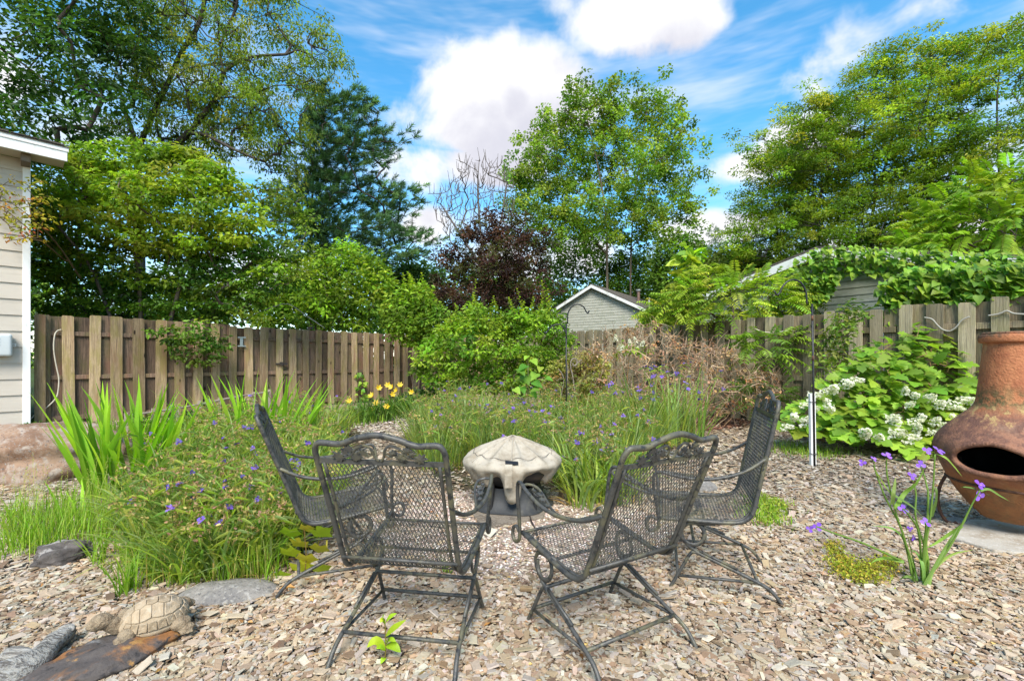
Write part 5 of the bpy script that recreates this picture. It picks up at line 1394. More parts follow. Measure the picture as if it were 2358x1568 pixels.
# -- locust trees on the right: stacked flat sprays
LOC = [(.115, .20, .024), (.16, .25, .028), (.08, .15, .022), (.22, .28, .036)]
loc = [([(1740, 345), (1756, 311), (1790, 330), (1830, 350), (1850, 420), (1860, 500), (1840, 590), (1700, 600), (1690, 545), (1728, 470), (1748, 430)], 24, [([(1795, 640), (1790, 540), (1782, 440), (1765, 350)], None)], 'leftmost of the tall locusts, its top leaning out over the shed'),
       ([(1838, 260), (1855, 214), (1880, 240), (1898, 212), (1915, 240), (1930, 330), (1945, 430), (1950, 590), (1850, 600), (1840, 480), (1820, 360)], 22.5, [([(1890, 640), (1885, 520), (1892, 400), (1870, 300), (1860, 230)], None), ([(1890, 450), (1920, 360), (1905, 240)], 'join')], 'locust with a forked twin top second from the shed peak'),
       ([(1950, 190), (1990, 150), (2010, 130), (2035, 115), (2067, 106), (2070, 145), (2080, 190), (2090, 300), (2095, 420), (2080, 590), (1960, 600), (1950, 450), (1925, 300)], 22, [([(2010, 640), (2005, 520), (2018, 430), (1990, 330), (2000, 230), (2030, 130)], None), ([(2015, 440), (2050, 340), (2060, 200)], 'join')], 'tall locust with curling forked trunk in the middle of the grove'),
       ([(2080, 190), (2110, 165), (2150, 110), (2176, 78), (2215, 90), (2240, 100), (2240, 200), (2235, 330), (2230, 460), (2190, 590), (2090, 600), (2085, 420)], 21, [([(2140, 640), (2138, 520), (2145, 400), (2150, 280), (2175, 150)], None)], 'tall locust with a pointed crown left of the tallest one'),
       ([(2235, 130), (2262, 100), (2280, 60), (2306, 42), (2345, 50), (2420, 20), (2520, 60), (2560, 300), (2500, 600), (2240, 620), (2235, 420)], 19.5, [([(2308, 660), (2306, 520), (2300, 380), (2296, 230), (2310, 90)], None), ([(2300, 330), (2350, 230), (2380, 120)], 'join')], 'tallest locust at the right edge of the picture')]
for k, (poly, Y, tr, lab) in enumerate(loc):
    tree('locust_tree', lab, poly, Y, (tr[0][0][0][0], 700), LOC, nclump=62, mind=22, r=.46, flat=.40, per=76, Ls=.15, sub=(7, .70, .13), thick=2.4, trunks=tr, r_tip=.014, power=.47, jitter=.16, aspect=.45, droop=.15, group='tall locusts behind the shed', bark=(.05, .042, .036), cj=.2)
tree('tree', 'dark shaded understorey tree at the foot of the locusts', [(1960, 590), (1990, 500), (2100, 480), (2250, 500), (2420, 480), (2480, 650), (2200, 660), (1980, 640)], 23.5, (2200, 700), DARK, nclump=110, mind=14, r=.8, flat=.5, per=110, Ls=.2, thick=1.5)

# -- near shrub-tree over the left fence
MAPL = [(.15, .235, .026), (.19, .27, .032), (.11, .19, .024), (.22, .27, .04)]
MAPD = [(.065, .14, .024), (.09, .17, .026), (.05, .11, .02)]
up_poly = [(75, 480), (110, 420), (180, 348), (260, 330), (360, 326), (440, 345), (520, 390), (570, 440), (600, 500), (560, 560), (400, 590), (200, 600), (95, 580)]
lo_poly = [(85, 580), (200, 560), (400, 560), (560, 540), (700, 590), (690, 640), (600, 700), (520, 742), (430, 748), (330, 755), (200, 728), (95, 722)]
tr_poly = [(560, 430), (640, 410), (700, 445), (720, 510), (705, 590), (640, 620), (560, 560)]
b = P(330, 740, 10.6); b.z = 0
sh = thing('maple_shrub', 'wide yellow green shrub tree overhanging the left fence', 'shrub', b); bo = np.array(b)
T1 = crown_targets(up_poly, 10.4, 240, 1.1, 11); T2 = crown_targets(lo_poly, 10.9, 200, .7, 12); T3 = crown_targets(tr_poly, 11.6, 60, .6, 13)
T2[:, 1] = np.maximum(T2[:, 1], 9.6)
lean = [np.array(P(*q)) for q in [(495, 690, 11.6), (540, 640, 11.5), (590, 598, 11.4), (640, 575, 11.4), (700, 548, 11.4)]]
A, B, r0, r1 = grow([([bo, np.array(P(320, 640, 10.6)), np.array(P(300, 520, 10.5)), np.array(P(290, 430, 10.4))], None), ([bo, np.array(P(420, 640, 10.6)), np.array(P(455, 500, 10.6)), np.array(P(470, 420, 10.6))], 'join'), ([bo, np.array(P(220, 640, 10.4)), np.array(P(150, 540, 9.9))], 'join'), ([bo + np.array([1.4, .9, 0])] + lean, 'ground')], list(np.vstack([T1, T2, T3])), .0065, .5, .10)
mb = MB(); mb.add(*segs(A - bo, B - bo, r0, r1, 6), col=(.12, .095, .072)); mb.build('trunk', M_BARK, sh, True)
mb = MB()
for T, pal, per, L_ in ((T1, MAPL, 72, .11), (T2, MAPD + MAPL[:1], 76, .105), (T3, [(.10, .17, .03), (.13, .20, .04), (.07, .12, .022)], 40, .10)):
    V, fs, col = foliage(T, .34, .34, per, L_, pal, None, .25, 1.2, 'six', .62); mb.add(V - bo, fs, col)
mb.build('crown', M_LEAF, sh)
# sprays hanging in front of the fence
hang = sample_poly([(380, 745), (470, 740), (520, 790), (500, 830), (440, 850), (400, 800), (340, 760)], 26, 12)
Th = np.array([P(x, y, fence_at(x).y - .35) for x, y in hang]); V, fs, col = foliage(Th, .22, .4, 34, .10, MAPD, None, .4, 1.0, 'six', .6)
mb = MB(); mb.add(V - bo, fs, col); sp = mb.build('hanging_spray', M_LEAF, sh); sp['kind'] = 'stuff'
# red tipped sprays beside the house
red = sample_poly([(0, 420), (40, 400), (110, 410), (130, 480), (90, 560), (20, 560), (-20, 480)], 46, 9)
Tr = np.array([P(x, y, 7.75 + .3 * rng.uniform()) for x, y in red]); n = len(Tr)
V, fs, col = foliage(Tr, .15, .25, 11, .07, [(.24, .21, .03), (.20, .22, .035), (.36, .10, .06), (.42, .13, .09), (.30, .17, .04)], [.40, .38, .05, .06, .11], .3, 1.0, 'six', .5)
mb = MB(); mb.add(V - bo, fs, col)
A, B, r0, r1 = grow([([np.array(P(185, 640, 9.3)), np.array(P(130, 560, 8.6)), np.array(P(70, 500, 7.9)), np.array(P(0, 450, 7.6))], None), ([np.array(P(150, 600, 9.0)), np.array(P(80, 540, 8.0)), np.array(P(10, 480, 7.7))], 'join')], list(Tr), .0045, .42, .06)
mb.add(*segs(A - bo, B - bo, r0, r1, 5), col=(.10, .075, .055)); mb.build('red_spray', M_LEAF, sh)['kind'] = 'stuff'

# -- understory behind the fence
def bush(name, label, poly, Y, pal, n=90, mind=12, r=.3, flat=.6, per=60, Ls=.10, thick=.6, cat='shrub', stems=6, aspect=.55, shape='six', droop=.2, spires=0, basex=None, group=None, zmin=0, cj=.18):
    bx = basex if basex is not None else np.mean([p[0] for p in poly]); b = P(bx, 800, Y); b.z = 0
    root = thing(name, label, cat, b, 0, group); bo = np.array(b); T = crown_targets(poly, Y, n, thick, mind); T[:, 2] = np.maximum(T[:, 2], .06)
    tr = []; mz = T[:, 2].mean()
    for k in range(stems):
        tgt = T[rng.integers(len(T))]; g = bo + np.array([rng.normal(0, .25), rng.normal(0, .2), 0]); tr.append(([g, g * .4 + tgt * .6 + np.array([0, 0, .1])], None if k == 0 else 'ground'))
    A, B, r0, r1 = grow(tr, list(T), .004 * (Y / 9), .45, .10)
    mb = MB(); mb.add(*segs(A - bo, B - bo, r0, r1, 5), col=(.085, .065, .045)); mb.build('stems', M_BARK, root)
    V, fs, col = foliage(T, r, flat, per, Ls, pal, None, droop, 1.0, shape, aspect, cj); mb = MB(); mb.add(V - bo, fs, col)
    if spires:
        tp = T[np.argsort(-T[:, 2] + rng.normal(0, .35, len(T)))[:spires]]
        for t in tp:
            ln = rng.uniform(.25, .6); d = nrm(np.array([rng.normal(0, .3), rng.normal(0, .3), 1.0])); k = 16
            q = np.linspace(.1, 1, k)[:, None]; pos = t + d * q * ln; a = np.arange(k) * 2.4; D = np.stack([np.cos(a), np.sin(a), np.full(k, .55)], -1)
            V, fs, c_ = leaf_six(pos, D, np.tile([0, 0, 1.0], (k, 1)), Ls * (1.1 - .5 * q[:, 0]), Ls * .5, jit([(.26, .33, .04), (.2, .3, .035)], k, .12, .05)); mb.add(V - bo, fs, c_)
            mb.add(*tube([t - bo, t + d * ln - bo], [.005, .002], 4), col=(.12, .14, .05))
    mb.build('foliage', M_LEAF, root); return root


bush('shrub', 'bright lime bush behind the fence left of its corner', [(690, 620), (740, 580), (800, 560), (860, 590), (895, 640), (890, 730), (840, 760), (700, 750), (560, 750), (600, 700)], 15.0, LIME[:3] + [(.09, .17, .025)], 150, 11, .42, .55, 60, .15, 1.0, stems=5)
bush('shrub', 'leafy creeper mounded on the corner of the two fences', [(890, 720), (930, 670), (965, 650), (990, 690), (1020, 720), (1020, 770), (985, 800), (940, 790), (900, 762)], 13.0, [(.13, .22, .028), (.17, .26, .033), (.09, .17, .025)], 85, 10, .32, .6, 60, .125, .6, spires=8)
bush('shrub', 'large bright green bush with pale upright shoots in the corner', [(985, 790), (1020, 745), (1070, 715), (1110, 700), (1160, 730), (1215, 715), (1265, 700), (1300, 745), (1315, 790), (1290, 840), (1265, 890), (1180, 905), (1080, 900), (1000, 890), (955, 860), (965, 820)], 9.8, [(.11, .205, .024), (.15, .25, .028), (.075, .155, .022), (.19, .275, .034)], 250, 9, .22, .55, 62, .088, 1.0, spires=26)
bush('shrub', 'dark fern leaved plant under the corner of the fence', [(900, 930), (960, 900), (1000, 890), (1020, 930), (980, 965), (910, 960)], 10.6, [(.03, .075, .02), (.045, .10, .022)], 40, 9, .2, .5, 50, .09, .4, stems=3)
bush('azalea_bush', 'yellow green azalea with dried brown blooms by the double hook', [(1255, 900), (1270, 850), (1300, 825), (1345, 812), (1390, 825), (1400, 870), (1360, 920), (1290, 935)], 8.2, [(.19, .20, .06), (.15, .18, .045), (.24, .21, .09), (.20, .13, .07)], 70, 9, .16, .6, 46, .06, .5, stems=5)
bush('shrub', 'green bush tops showing over the fence beside the grey gable', [(1475, 730), (1500, 715), (1560, 700), (1600, 720), (1590, 760), (1500, 765)], 12.5, LIME[:3], 45, 9, .3, .6, 50, .12, .4, stems=3)
bush('sapling', 'upright leggy sapling against the fence behind the white hook sleeve', [(1900, 760), (1930, 720), (1985, 690), (1990, 730), (1950, 790), (1960, 850), (1940, 890), (1900, 890), (1880, 820)], 7.45, [(.07, .13, .03), (.10, .17, .035), (.15, .2, .05)], 55, 10, .14, .7, 16, .085, .15, stems=4)


# -- pinnate saplings
def pinnate(bases, dirs, L, k, leaflet, pal, sag=.6, mbs=None, wd=.32):
    n = len(bases); t = np.linspace(.12, 1, k); D = nrm(dirs)
    V_, F_, C_ = [], [], []
    col = jit(pal, n, .16, .06)
    side0 = nrm(np.cross(D, np.array([0, 0, 1.0]))); 
    pts = bases[:, None] + D[:, None] * (t * L[:, None])[..., None] + np.array([0, 0, -1.0]) * (t[None] ** 2 * L[:, None] * sag * .5)[..., None]
    tang = nrm(np.gradient(pts, axis=1)); side = nrm(np.cross(tang, np.array([0, 0, 1.0]))); up = np.cross(side, tang)
    for s in (-1, 1):
        ld = nrm(side * s + tang * .45 - np.array([0, 0, .30]) + rng.normal(0, .10, pts.shape))
        ll = leaflet * (1.05 - .45 * np.abs(t - .4))[None] * rng.uniform(.85, 1.15, (n, k)) * (L / L.mean())[:, None]
        V, fs, c = leaf_six(pts.reshape(-1, 3), ld.reshape(-1, 3), up.reshape(-1, 3), ll.ravel(), ll.ravel() * wd, np.repeat(col, k, 0) * np.exp(rng.normal(0, .10, (n * k, 1))), .1, .2)
        mbs.add(V, fs, c)
    A = np.concatenate([bases[:, None], pts[:, :-1]], 1).reshape(-1, 3); B = pts.reshape(-1, 3)
    mbs.add(*segs(A, B, np.full(len(A), .0035 * leaflet / .12), np.full(len(A), .0025 * leaflet / .12), 4), col=(.15, .17, .05))


def pinnate_tree(name, label, poly, Y, base, nleaf, L, k, leaflet, pal, thick=.7, mind=12, sag=.6, bark=BARK, cat='sapling', rt=.006):
    b = P(base[0], base[1], Y); b.z = 0; root = thing(name, label, cat, b); bo = np.array(b); T = crown_targets(poly, Y, nleaf, thick, mind)
    c = T.mean(0); A, B, r0, r1 = grow([([bo, bo * .4 + c * .6, c * .7 + T[np.argmax(T[:, 2])] * .3], None)], list(T), rt, .45, .07)
    mb = MB(); mb.add(*segs(A - bo, B - bo, r0, r1, 6), col=bark); mb.build('trunk', M_BARK, root, True)
    mb = MB()
    for rep in range(3):
        d = nrm(T - c) * np.array([1, 1, .5]) + rng.normal(0, .55, T.shape) + np.array([0, 0, .28]); pinnate(T - bo, d, rng.uniform(.75, 1.2, len(T)) * L, k, leaflet, pal, sag, mb)
    mb.build('crown', M_LEAF, root); return root


SUM = [(.165, .270, .030), (.215, .315, .038), (.12, .215, .03), (.27, .33, .05)]
pinnate_tree('sumac_sapling', 'bright feathery sapling arching over the fence above the dead shrub', [(1490, 720), (1530, 690), (1590, 640), (1640, 622), (1700, 632), (1760, 640), (1830, 650), (1868, 690), (1862, 740), (1820, 750), (1750, 760), (1680, 735), (1590, 730), (1510, 735)], 9.9, (1690, 900), 165, .44, 8, .115, SUM, .7, 11)
pinnate_tree('sumac_sapling', 'lower green feathery branch beside the right shepherd hook', [(1700, 780), (1760, 770), (1830, 760), (1850, 800), (1800, 830), (1730, 830)], 8.7, (1770, 930), 26, .42, 7, .12, [(.10, .19, .028), (.14, .23, .03)], .3, 12)
pinnate_tree('ailanthus_tree', 'vivid yellow green feathery tree in front of the locusts at right', [(2070, 560), (2110, 530), (2150, 480), (2200, 430), (2250, 400), (2290, 380), (2340, 410), (2420, 400), (2520, 470), (2520, 640), (2300, 640), (2150, 620), (2080, 600)], 12.2, (2300, 800), 150, .85, 13, .19, [(.15, .26, .024), (.20, .30, .03), (.11, .21, .024)], 1.3, 18, .7, cat='tree', rt=.010)
pinnate_tree('sumac_sapling', 'small feathery seedling at the foot of the dead shrub', [(1700, 900), (1740, 880), (1800, 880), (1830, 905), (1780, 925), (1710, 920)], 8.3, (1760, 960), 16, .34, 7, .09, [(.06, .13, .025), (.09, .17, .03)], .2, 10)
# tall big leaved shoot
bush('sapling', 'single tall shoot with big leaves above the feathery sapling', [(1560, 700), (1570, 600), (1575, 565), (1600, 570), (1610, 610), (1590, 700)], 10.4, LIME, 16, 14, .2, .6, 6, .30, .15, stems=1, aspect=.75)


# ================================================================== DEAD SHRUB
def dead_shrub():
    Y = 8.5; b = P(1560, 900, Y); b.z = 0
    root = thing('dead_shrub', 'sprawling dead brown shrub with tangled bare branches', 'shrub', b); bo = np.array(b)
    poly = [(1325, 870), (1345, 800), (1390, 765), (1450, 750), (1520, 745), (1580, 790), (1640, 790), (1700, 810), (1770, 850), (1815, 890), (1790, 930), (1720, 950), (1600, 960), (1450, 960), (1350, 930)]
    T = crown_targets(poly, Y, 430, .9, 7)
    tr = []
    for k in range(16):
        a = rng.uniform(-1, 1); g = bo + np.array([a * .8, rng.normal(0, .25), 0]); tip = T[rng.integers(len(T))]; tr.append(([g, g + np.array([a * .25, 0, .35]), g * .35 + tip * .65], None if k == 0 else 'ground'))
    A, B, r0, r1 = grow(tr, list(T), .0036, .37, .09, .03)
    n = len(T); cols = np.repeat(jit([(.30, .19, .10), (.38, .26, .15), (.20, .12, .065), (.46, .35, .23)], len(A), .2, .04), 10, 0)
    mb = MB(); mb.add(*segs(A - bo, B - bo, r0, r1, 5), col=cols)
    # fine twigs
    m = 5; t0 = np.repeat(T, m, 0); d = rdir(n * m, .25) * rng.uniform(.10, .34, (n * m, 1)); mid = t0 + d * .5 + rng.normal(0, .03, t0.shape); e = t0 + d
    c2 = np.repeat(jit([(.34, .22, .13), (.44, .32, .21), (.25, .15, .09)], n * m, .2, .04), 8, 0)
    mb.add(*segs(t0 - bo, mid - bo, np.full(n * m, .0040), np.full(n * m, .0030), 4), col=c2); mb.add(*segs(mid - bo, e - bo, np.full(n * m, .0030), np.full(n * m, .0016), 4), col=c2)
    mb.build('branches', M_TWIG, root)
    sel = T[rng.uniform(size=n) < .42]; V, fs, col = foliage(sel, .10, .8, 9, .055, [(.28, .16, .10), (.36, .23, .17), (.2, .10, .07), (.40, .28, .23)], None, .5, .3, 'quad', .7)
    mb = MB(); mb.add(V - bo, fs, col); mb.build('dry_leaves', M_LEAF, root)
dead_shrub()


# ================================================================== BLOSSOMS
def panicle_mesh(seed, L_=.2, R_=.085, n=70, pal=((.72, .70, .60), (.80, .78, .70), (.62, .63, .45))):
    r = np.random.default_rng(seed); t = r.uniform(0, 1, n); a = r.uniform(0, 2 * PI, n); rad = R_ * (1 - .75 * t) * np.sqrt(r.uniform(.35, 1, n))
    c = np.stack([rad * np.cos(a), rad * np.sin(a), t * L_], -1); out = nrm(np.stack([np.cos(a), np.sin(a), np.full(n, .7)], -1) + r.normal(0, .25, (n, 3)))
    u = nrm(np.cross(out, r.normal(size=(n, 3)))); v = np.cross(out, u); s = r.uniform(.012, .019, n)[:, None]
    mb = MB(); pc = np.array(pal)[r.integers(0, len(pal), n)]
    for k in range(4):                       # four petals to a floret
        th = k * PI / 2; d = u * math.cos(th) + v * math.sin(th); w = -u * math.sin(th) + v * math.cos(th)
        V = np.stack([c, c + d * s * .7 + w * s * .55 + out * s * .25, c + d * s * 1.25 + out * s * .2, c + d * s * .7 - w * s * .55 + out * s * .25], 1).reshape(-1, 3)
        mb.add(V, [np.arange(n * 4).reshape(n, 4)], np.repeat(pc, 4, 0))
    mb.add(*tube([(0, 0, -.05), (0, 0, L_ * .9)], [.005, .002], 5), col=(.2, .24, .08))
    return mb.mesh('flower_cluster', M_PETAL)


def lobed_leaf_mesh(seed, L_=.2, pal=(.14, .24, .03)):
    """oak-like leaf: three to seven lobes, folded a little along the midrib"""
    r = random.Random(seed); prof_ = [(0, 0), (.10, .10), (.22, .34), (.30, .42), (.34, .24), (.48, .40), (.60, .46), (.60, .22), (.74, .26), (.84, .20), (1.0, 0)]
    V = []; Fc = []; m = len(prof_)
    for k, (t, w) in enumerate(prof_):
        z = -.22 * t * t * L_; ww = w * L_ * r.uniform(.85, 1.1)
        V += [(t * L_, ww, z + ww * .18), (t * L_, 0, z), (t * L_, -ww * r.uniform(.9, 1.1), z + ww * .18)]
    for k in range(m - 1):
        a = k * 3; Fc += [[a, a + 1, a + 4, a + 3], [a + 1, a + 2, a + 5, a + 4]]
    return np_mesh('leaf', V, [np.array(Fc)], np.array([pal] * len(V)) * 1.0, [M_LEAFO])


def rot_to(d, up, roll=0.0):
    d = Vector(d).normalized(); y = Vector(up).cross(d).normalized(); z = d.cross(y); m = Matrix((d, y, z)).transposed(); return (m @ Matrix.Rotation(roll, 3, 'X')).to_euler()


HY = P(2010, 900, 7.0); HY.z = 0
hyd = thing('hydrangea', 'oak leaved hydrangea bush covered in creamy white panicles', 'shrub', HY)
hpoly = [(1790, 975), (1840, 925), (1880, 900), (1930, 850), (1990, 800), (2030, 775), (2090, 755), (2140, 745), (2190, 780), (2215, 820), (2255, 840), (2262, 900), (2245, 960), (2200, 1010), (2130, 1050), (2050, 1020), (1960, 1005), (1880, 1000), (1820, 990)]
leafm = [lobed_leaf_mesh(i, .195, p) for i, p in enumerate([(.12, .225, .028), (.165, .275, .032), (.085, .17, .026), (.21, .30, .045)])]
hp = sample_poly(hpoly, 900, 4); ht = []
hyc = np.array([HY.x + .2, HY.y + .25, .55])
for k, (x, y) in enumerate(hp):
    up_ = (1050 - y) / 300; Yd = 5.75 + 1.2 * np.clip(up_, 0, 1) + rng.uniform(-.12, .5) + abs(x - 2050) / 260 * .25
    p = P(x, y, Yd)
    if p.z < .05: p.z = .05
    ht.append(p)
order = sorted(range(len(ht)), key=lambda i: ht[i].y)
mbh = MB()
for c, i in enumerate(order):
    p = ht[i]; o_ = np.array(p) - hyc; d = nrm(np.array([o_[0] * .5, o_[1] * .5 - .35, .05]) + rng.normal(0, .45, 3)); d[2] = d[2] * .4 - .15; s = rng.uniform(.65, 1.3)
    up_ = nrm(np.array([0, -.35, 1.0]) + rng.normal(0, .28, 3))
    if c < 300:
        link('leaf', leafm[rng.integers(4)], hyd, p - HY, rot_to(d, up_), s)
    else:
        me = leafm[rng.integers(4)]; R = rot_to(d, up_).to_matrix(); vs = np.array([R @ (v.co * s) + p - HY for v in me.vertices]); fs = np.array([list(q.vertices) for q in me.polygons])
        mbh.add(vs, [fs], jit([(.12, .22, .028), (.09, .18, .026), (.16, .26, .035)], 1, .2, .06)[0])
iw = mbh.build('inner_leaves', M_LEAF, hyd); iw['kind'] = 'stuff'
tg = [np.array(p) for p in ht[::3]]; A, B, r0, r1 = grow([([np.array(HY) + np.array([k * .35, .1, 0]), np.array(HY) + np.array([k * .5, .1, .4])], None if k == -2 else 'ground') for k in (-2, -1, 0, 1, 2)], tg, .004, .45, .08)
mb = MB(); mb.add(*segs(A - np.array(HY), B - np.array(HY), r0, r1, 5), col=(.22, .14, .06)); mb.build('stems', M_TWIG, hyd)
pan = [panicle_mesh(i) for i in range(4)]
for (x, y) in [(1830, 960), (1842, 935), (1850, 975), (1870, 945), (1862, 915), (1895, 905), (1905, 925), (1920, 898), (1945, 885), (1955, 878), (1910, 940), (1800, 985), (2085, 905), (2105, 912), (2090, 935), (2135, 920), (2160, 935), (2180, 930), (2200, 925), (2120, 960), (2095, 975), (2040, 965), (2060, 975), (2110, 990), (2135, 995), (2150, 975), (2050, 1000), (2025, 1010), (2085, 1015), (2170, 985), (1990, 1000), (2230, 925), (2195, 960)]:
    Yd = 5.62 + 1.2 * np.clip((1050 - y) / 300, 0, 1) + abs(x - 2050) / 260 * .25 - .02
    d = nrm(np.array([rng.normal(0, .5), -.75, .25 + rng.normal(0, .2)])); link('flower_cluster', pan[rng.integers(4)], hyd, P(x, y, Yd) - HY, Vector(d).to_track_quat('Z', 'Y').to_euler(), rng.uniform(.62, 1.05))
# cream blooms over the dead shrub
vb = thing('viburnum', 'sprig of cream flower balls above the dead shrub', 'shrub', P(1440, 960, 8.1) * 1); vb.location.z = 0; vo = vb.location.copy()
for (x, y) in [(1418, 786), (1424, 800), (1432, 808), (1452, 797), (1464, 790), (1478, 795), (1470, 805)]:
    link('flower_cluster', pan[rng.integers(4)], vb, P(x, y, 8.0) - vo, (rng.uniform(-1, 1), rng.uniform(-1, 1), 0), .62)
Tv = np.array([P(x, y, 8.1) for x, y in [(1440, 795), (1455, 805), (1470, 810), (1430, 815), (1490, 805)]]); V, fs, col = foliage(Tv, .12, .5, 16, .10, LIME); mb = MB(); mb.add(V - np.array(vo), fs, col); mb.add(*tube(smooth_path([(0, 0, 0), (.02, 0, .7), tuple(P(1450, 805, 8.1) - vo)], 5), .008, 5), col=(.2, .13, .08)); mb.build('foliage', M_LEAF, vb)


# ================================================================== VINES
def heart_leaf_mesh(seed, L_, pal):
    prof_ = [(-.08, .16), (.0, .36), (.12, .46), (.30, .44), (.5, .33), (.72, .20), (.88, .08), (1.0, 0)]; V = []; Fc = []
    for t, w in prof_:
        z = -.25 * t * t * L_; V += [(t * L_, w * L_, z + w * L_ * .2), (max(t, 0) * L_, 0, z), (t * L_, -w * L_, z + w * L_ * .2)]
    for k in range(len(prof_) - 1): a = k * 3; Fc += [[a, a + 1, a + 4, a + 3], [a + 1, a + 2, a + 5, a + 4]]
    return np_mesh('leaf', V, [np.array(Fc)], np.array([pal] * len(V)), [M_LEAFO])


vl = [heart_leaf_mesh(i, .125, p) for i, p in enumerate([(.10, .21, .028), (.15, .265, .034), (.07, .155, .025), (.19, .29, .045)])]
def vine(label, polys, depth, n, nobj, base, grp=None, size=1.0):
    b = base.copy(); b.z = 0; root = thing('vine', label, 'vine', b); mb = MB(); pts = []
    for poly, w in polys: pts += [tuple(q) for q in sample_poly(poly, int(n * w), 3)]
    for c, (x, y) in enumerate(pts):
        p = P(x, y, depth(x, y) + rng.uniform(-.22, .12)); d = Vector((rng.normal(0, .5), -.55 + rng.normal(0, .3), -.45 + rng.normal(0, .35))); up_ = Vector((rng.normal(0, .3), -.75, .75)); s = rng.uniform(.6, 1.3) * size
        if c % max(1, len(pts) // nobj) == 0: link('leaf', vl[rng.integers(4)], root, p - b, rot_to(d, up_), s)
        else:
            me = vl[rng.integers(4)]; R = rot_to(d, up_).to_matrix(); mb.add(np.array([R @ (v.co * s) + p - b for v in me.vertices]), [np.array([list(q.vertices) for q in me.polygons])], jit([(.10, .205, .027), (.135, .245, .032), (.06, .135, .022), (.18, .27, .04)], 1, .2, .06)[0])
    if mb.n: o = mb.build('leaf_mass', M_LEAF, root); o['kind'] = 'stuff'
    mbs = MB()
    for k in range(8):
        ids = rng.integers(0, len(pts), 5); pl = sorted([pts[i] for i in ids]); mbs.add(*tube(smooth_path([tuple(P(x, y, depth(x, y) + .05) - b) for x, y in pl], 4), .008, 5), col=(.12, .085, .055))
    mbs.build('runner', M_BARK, root); return root


def shed_depth(x, y):
    u = (x - CX) / F; s = (u * 18.77 - .995) / (.578 + u * .816); return 18.77 - .816 * s - .50
def fr_depth(x, y): return fence_at(x, FB, FC, -.30).y
vine('dense heart leaved vine draped over the shed roof edge', [([(1790, 640), (1850, 583), (1900, 564), (1960, 566), (2060, 572), (2220, 580), (2400, 588), (2400, 640), (2110, 640), (2060, 640), (1985, 630), (1930, 640), (1900, 668), (1860, 680), (1800, 660)], .8), ([(1870, 640), (1930, 635), (1905, 690), (1880, 700)], .2)], shed_depth, 1350, 140, P(1960, 640, 10))
vine('thick heart leaved vine mounded along the top of the right fence', [([(2040, 660), (2080, 620), (2150, 608), (2250, 612), (2380, 605), (2440, 620), (2440, 692), (2250, 700), (2150, 700), (2060, 704)], .86), ([(2025, 650), (2080, 640), (2070, 745), (2045, 765), (2020, 720)], .14)], fr_depth, 1250, 280, P(2250, 690, 7.6))
vine('small leafy creeper climbing the left fence by the lilies', [([(815, 870), (830, 850), (845, 880), (850, 920), (835, 935), (820, 900)], 1)], lambda x, y: fence_at(x).y - .15, 34, 34, P(830, 900, 12), None, 1.0)


# big leaved sapling in front of the corner bush
bs_ = P(1215, 930, 7.4); bs_.z = 0
sap = thing('catalpa_sapling', 'young sapling with big heart shaped leaves before the green bush', 'sapling', bs_)
for k, (x, y, s) in enumerate([(1212, 842, 1.5), (1225, 828, 1.3), (1195, 850, 1.4), (1235, 860, 1.5), (1208, 866, 1.7), (1190, 872, 1.3), (1228, 880, 1.5), (1245, 845, 1.0), (1200, 890, 1.4), (1222, 905, 1.3), (1240, 895, 1.2), (1185, 895, 1.2), (1258, 870, 1.0), (1215, 820, .9)]):
    p = P(x, y, 7.3 + rng.uniform(-.15, .15)); link('leaf', vl[k % 4], sap, p - bs_, rot_to((rng.normal(0, .6), -.6, -.35), (rng.normal(0, .2), -.5, .9)), s * 1.0)
mb = MB(); mb.add(*tube(smooth_path([(0, 0, 0), (.01, 0, .5), tuple(P(1216, 825, 7.35) - bs_)], 5), [.012] * 10 + [.005], 6), col=(.13, .15, .05)); mb.build('stem', M_BARK, sap)

# ================================================================== HERBS AND GRASSES
def flower_heads(mb, tips, pal, s=.017):
    """three petalled flowers"""
    n = len(tips)
    if not n: return
    ax = nrm(np.array([0, -.5, .8]) + rng.normal(0, .4, (n, 3))); u = nrm(np.cross(ax, rdir(n))); v = np.cross(ax, u); c = jit(pal, n, .15, .06); ss = (s * rng.uniform(.8, 1.2, n))[:, None]
    for k in range(3):
        a = k * 2 * PI / 3; d = u * math.cos(a) + v * math.sin(a); w = -u * math.sin(a) + v * math.cos(a)
        V = np.stack([tips, tips + d * ss * .7 + w * ss * .75 + ax * ss * .3, tips + d * ss * 1.5 + ax * ss * .3, tips + d * ss * .7 - w * ss * .75 + ax * ss * .3], 1).reshape(-1, 3)
        mb.add(V, [np.arange(n * 4).reshape(n, 4)], np.repeat(c, 4, 0))
    mb.add(*leaf_quads(tips, ax, u, ss[:, 0] * .6, ss[:, 0] * .3, np.array([(.6, .45, .05)] * n)))


